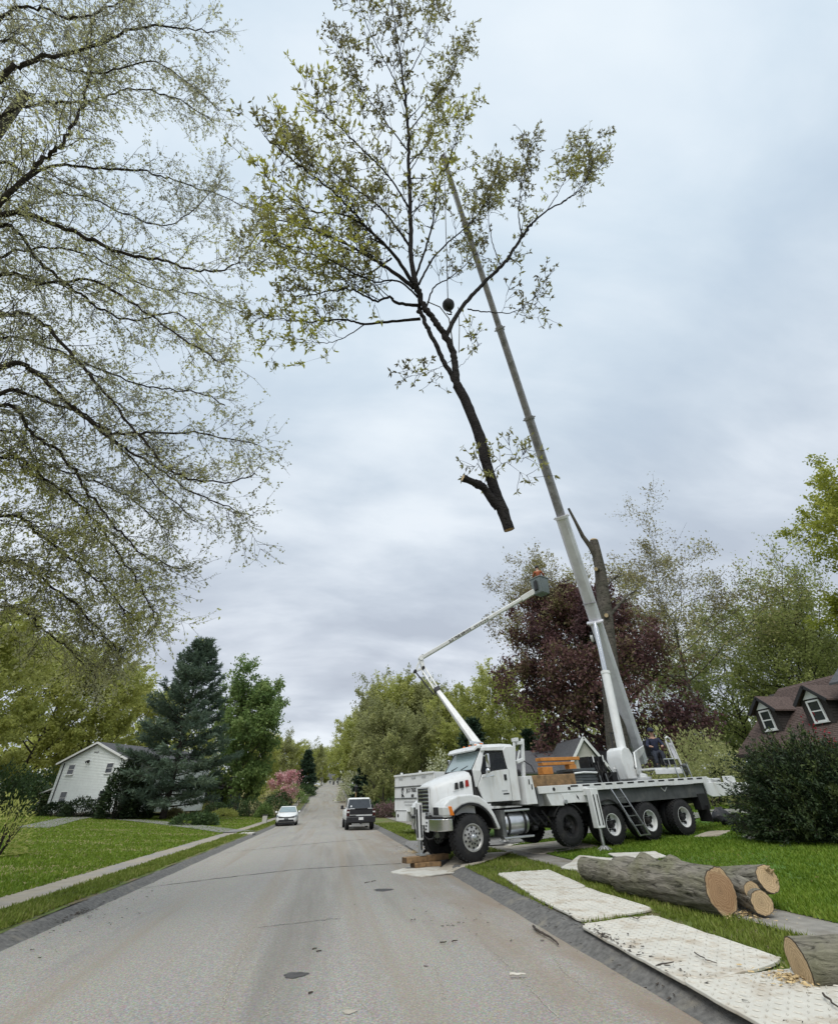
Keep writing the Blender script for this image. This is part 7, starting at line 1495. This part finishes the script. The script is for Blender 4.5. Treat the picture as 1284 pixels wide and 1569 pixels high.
# ---- big tree over the left verge: its limbs reach in from the left
BT0 = Vector((-11.2, 8.2, G(-11.2, 8.2) - .05)); bgt = thing('oak_tree', 'large fine-leafed tree whose dark limbs reach over the road from the left', 'tree', BT0); B0_ = np.array(BT0)
def bp_(px, py, Y): return np.array(at(px, py, Y)) - B0_
trp = smooth_path([(0, 0, 0), (.1, -.1, 3), (.35, -.3, 7), (.5, -.7, 11), (.7, -1.5, 15), (.9, -2.2, 19)], 30); limb_mesh(bgt, trp, np.linspace(.46, .10, 30) * (1 + .5 * np.exp(-np.linspace(0, 12, 30))), 18, m_bark, 'trunk', .02, 2)
gb_ = Grow(401); BL = []
def biglimb(pix, Y0, Y1, r0, zt, leafy=.0, dens=1.0, r1=.012, root=True):
    P = [bp_(x, y, Y0 + (Y1 - Y0) * k / (len(pix) - 1)) for k, (x, y) in enumerate(pix)]
    if root: j = int(np.clip(np.interp(zt, trp[:, 2], np.arange(30)), 0, 29)); P = [trp[j], trp[j] * .45 + P[0] * .55 + np.array([0, 0, -.25])] + P
    P = smooth_path(P, 8 + 6 * len(P)); n = len(P); P = P + gb_.r.normal(0, .02, P.shape); R = r0 * .8 + (r1 - r0 * .8) * np.linspace(0, 1, n) ** .7
    limb_mesh(bgt, P, R, 8, m_barkd, 'limb', .03, len(BL)); BL.append((P, R, dens, leafy))
biglimb([(0, 120), (40, 97), (140, 70), (205, 45), (262, 40), (330, 50)], 4.6, 4.0, .11, 11.5)
biglimb([(0, 310), (60, 250), (95, 220), (125, 165), (140, 90), (136, 10)], 5.6, 4.2, .10, 10)
biglimb([(0, 330), (100, 350), (180, 385), (250, 398), (305, 415), (360, 405), (400, 350)], 6.2, 6.8, .10, 9, .15)
biglimb([(60, 262), (150, 258), (222, 262), (275, 278), (332, 297), (392, 326)], 6.2, 6.6, .06, 9, .05, 1, .01)
biglimb([(0, 345), (60, 402), (110, 440), (150, 470), (200, 490), (270, 480), (330, 520)], 6.8, 7.4, .075, 8.2)
biglimb([(0, 420), (60, 435), (150, 432), (210, 470), (290, 525), (345, 560)], 7.2, 6.2, .07, 8)
biglimb([(0, 482), (70, 500), (110, 545), (160, 600), (200, 650), (262, 720), (330, 740), (390, 728)], 7.2, 8.0, .085, 6.6)
biglimb([(0, 562), (60, 575), (108, 622), (165, 660), (230, 664), (300, 664), (395, 680)], 7.0, 8.6, .10, 6, .1)
biglimb([(110, 622), (165, 668), (232, 712), (312, 762), (390, 792)], 7.5, 8.6, .05, 6, .05, 1.1, .01, False)
biglimb([(0, 605), (32, 600), (70, 615), (140, 640), (190, 690), (240, 745), (300, 800)], 7.6, 9.0, .07, 5.6)
biglimb([(0, 622), (50, 668), (92, 692), (128, 745), (172, 800), (222, 852), (280, 872)], 8.0, 9.4, .075, 5.2)
biglimb([(0, 700), (70, 735), (120, 770), (170, 830), (215, 900), (240, 955)], 8.6, 10, .06, 4.6, 0, 2.6)
biglimb([(0, 790), (60, 820), (120, 865), (170, 910), (205, 965)], 9, 10.5, .06, 4.2, 0, 3.0)
biglimb([(0, 860), (60, 885), (120, 930), (160, 975), (190, 1000)], 9.4, 11, .055, 3.8, 0, 3.2)
biglimb([(0, 180), (70, 158), (140, 155), (200, 135), (270, 150), (325, 185)], 5.2, 5.6, .06, 11)
biglimb([(0, 30), (60, 12), (120, 28), (200, -10), (260, -60)], 4.0, 3.4, .06, 13)
biglimb([(0, 60), (80, 100), (160, 110), (240, 95), (335, 165)], 5.0, 4.6, .05, 13)
biglimb([(0, 250), (60, 290), (130, 300), (200, 330), (270, 340), (345, 270)], 6.6, 7.4, .05, 9.5)
biglimb([(0, 395), (80, 380), (150, 395), (230, 440), (300, 450), (375, 480)], 7.6, 8.2, .05, 8.2)
biglimb([(0, 520), (80, 535), (140, 560), (220, 590), (300, 600), (345, 620)], 8.0, 8.2, .05, 7)
biglimb([(0, 660), (60, 705), (140, 735), (210, 770), (260, 820)], 8.8, 9.4, .045, 5.4, 0, 1.3)
biglimb([(0, 930), (60, 960), (110, 1000), (150, 1040)], 10, 11.5, .05, 3.2, 0, 2.4)
for (P, R, dens, leafy) in BL:
    seg = np.linalg.norm(np.diff(P, axis=0), axis=1); Lt = seg.sum(); cum = np.concatenate([[0], np.cumsum(seg)]) / Lt; m_ = int(Lt * 5.0 * dens); tl_ = gb_.r.uniform(.3, .7) + (.25 if dens > 1.4 else 0); lo_ = .22 if P[0, 2] < 20 else 0
    for q in range(m_):
        u = lo_ + (1 - lo_) * (q + gb_.r.uniform(0, 1)) / m_; u = min(u, 1.0); p = np.array([np.interp(u, cum, P[:, a]) for a in range(3)]); j = min(max(1, np.searchsorted(cum, u)), len(P) - 1); dd = P[j] - P[j - 1]; dd /= np.linalg.norm(dd)
        d2 = gb_.off(dd, gb_.r.uniform(.4, 1.1)) + dd * .15; L2 = gb_.r.uniform(.7, 1.7) * (1.1 - .5 * u); sp, e2 = gb_.path(p, d2, L2, 5, .15, np.array([.05, 0, -.05])); rr = max(.005, min(.012, np.interp(u, cum, R) * .35)); gb_.tube(sp, rr * (1 - .7 * np.linspace(0, 1, 6)), 'twigs', 3); t2 = tl_ + gb_.r.normal(0, .15)
        for s_ in range(int(4 + 3.2 * L2)):
            k = gb_.r.integers(1, 6); p3 = sp[k]; d3 = gb_.off((sp[k] - sp[k - 1]) / (np.linalg.norm(sp[k] - sp[k - 1]) + 1e-9), gb_.r.uniform(.5, 1.1)); L3 = gb_.r.uniform(.25, .7); q3, e3 = gb_.path(p3, d3, L3, 3, .16, np.array([0, 0, -.08])); gb_.tube(q3, np.array([.005, .004, .003, .002]), 'twigs', 3)
            n3 = int(gb_.r.integers(9, 17)); f = gb_.r.uniform(.1, 1.05, n3); P3 = np.stack([np.interp(f, np.linspace(0, 1, 4), q3[:, a]) for a in range(3)], 1) + gb_.r.normal(0, .022, (n3, 3)); gb_.leaves(P3, e3, t2 + gb_.r.normal(0, .07))
V, F = gb_.meshes('twigs'); stuff(npmesh('twigs', V, F, m_bark, bgt, smooth=True))
LM['fine'] = leafmat('fine_spring_leaf', [(.30, .30, .22), (.40, .40, .26), (.50, .50, .27), (.60, .61, .24)], .58)
V, F, T = leafmesh(gb_, .056, .55, .35, .7, .15); stuff(npmesh('leaves', V, F, LM['fine'], bgt, tint=T))

# ------------------------------------------------------------------ grass
in_y = lambda y: (y > 2.5) & (y < 75)
blades('verge_grass', 450000, 3, 80, 2.8, 45, lambda x, y: (x > 3.64) & (x < 5.9) & in_y(y) & ~((y > 19.6) & (y < 23.4)), lambda x, y: .056 + .0 * x, [(.12, .14, .03), (.15, .20, .03), (.21, .26, .045), (.30, .28, .10)], 201, .8)
blades('lawn_grass', 400000, 18, 70, 6, 60, lambda x, y: (x > 6.8) & (x < 60) & in_y(y), lambda x, y: .055 + 0 * x, [(.08, .13, .012), (.12, .20, .018), (.18, .27, .028), (.25, .30, .05)], 202)
blades('verge_grass', 300000, -40, -4, 8, 70, lambda x, y: (x > -5.74) & (x < -4.82) & in_y(y), lambda x, y: .06 + 0 * x, [(.12, .13, .035), (.14, .17, .035), (.20, .22, .055), (.26, .24, .09)], 203)
blades('lawn_grass', 260000, -48, -5, 9, 75, lambda x, y: (x < -6.6) & (x > -60) & in_y(y), lambda x, y: .06 + 0 * x, [(.22, .18, .07), (.27, .235, .08), (.33, .295, .10), (.39, .34, .16)], 204)
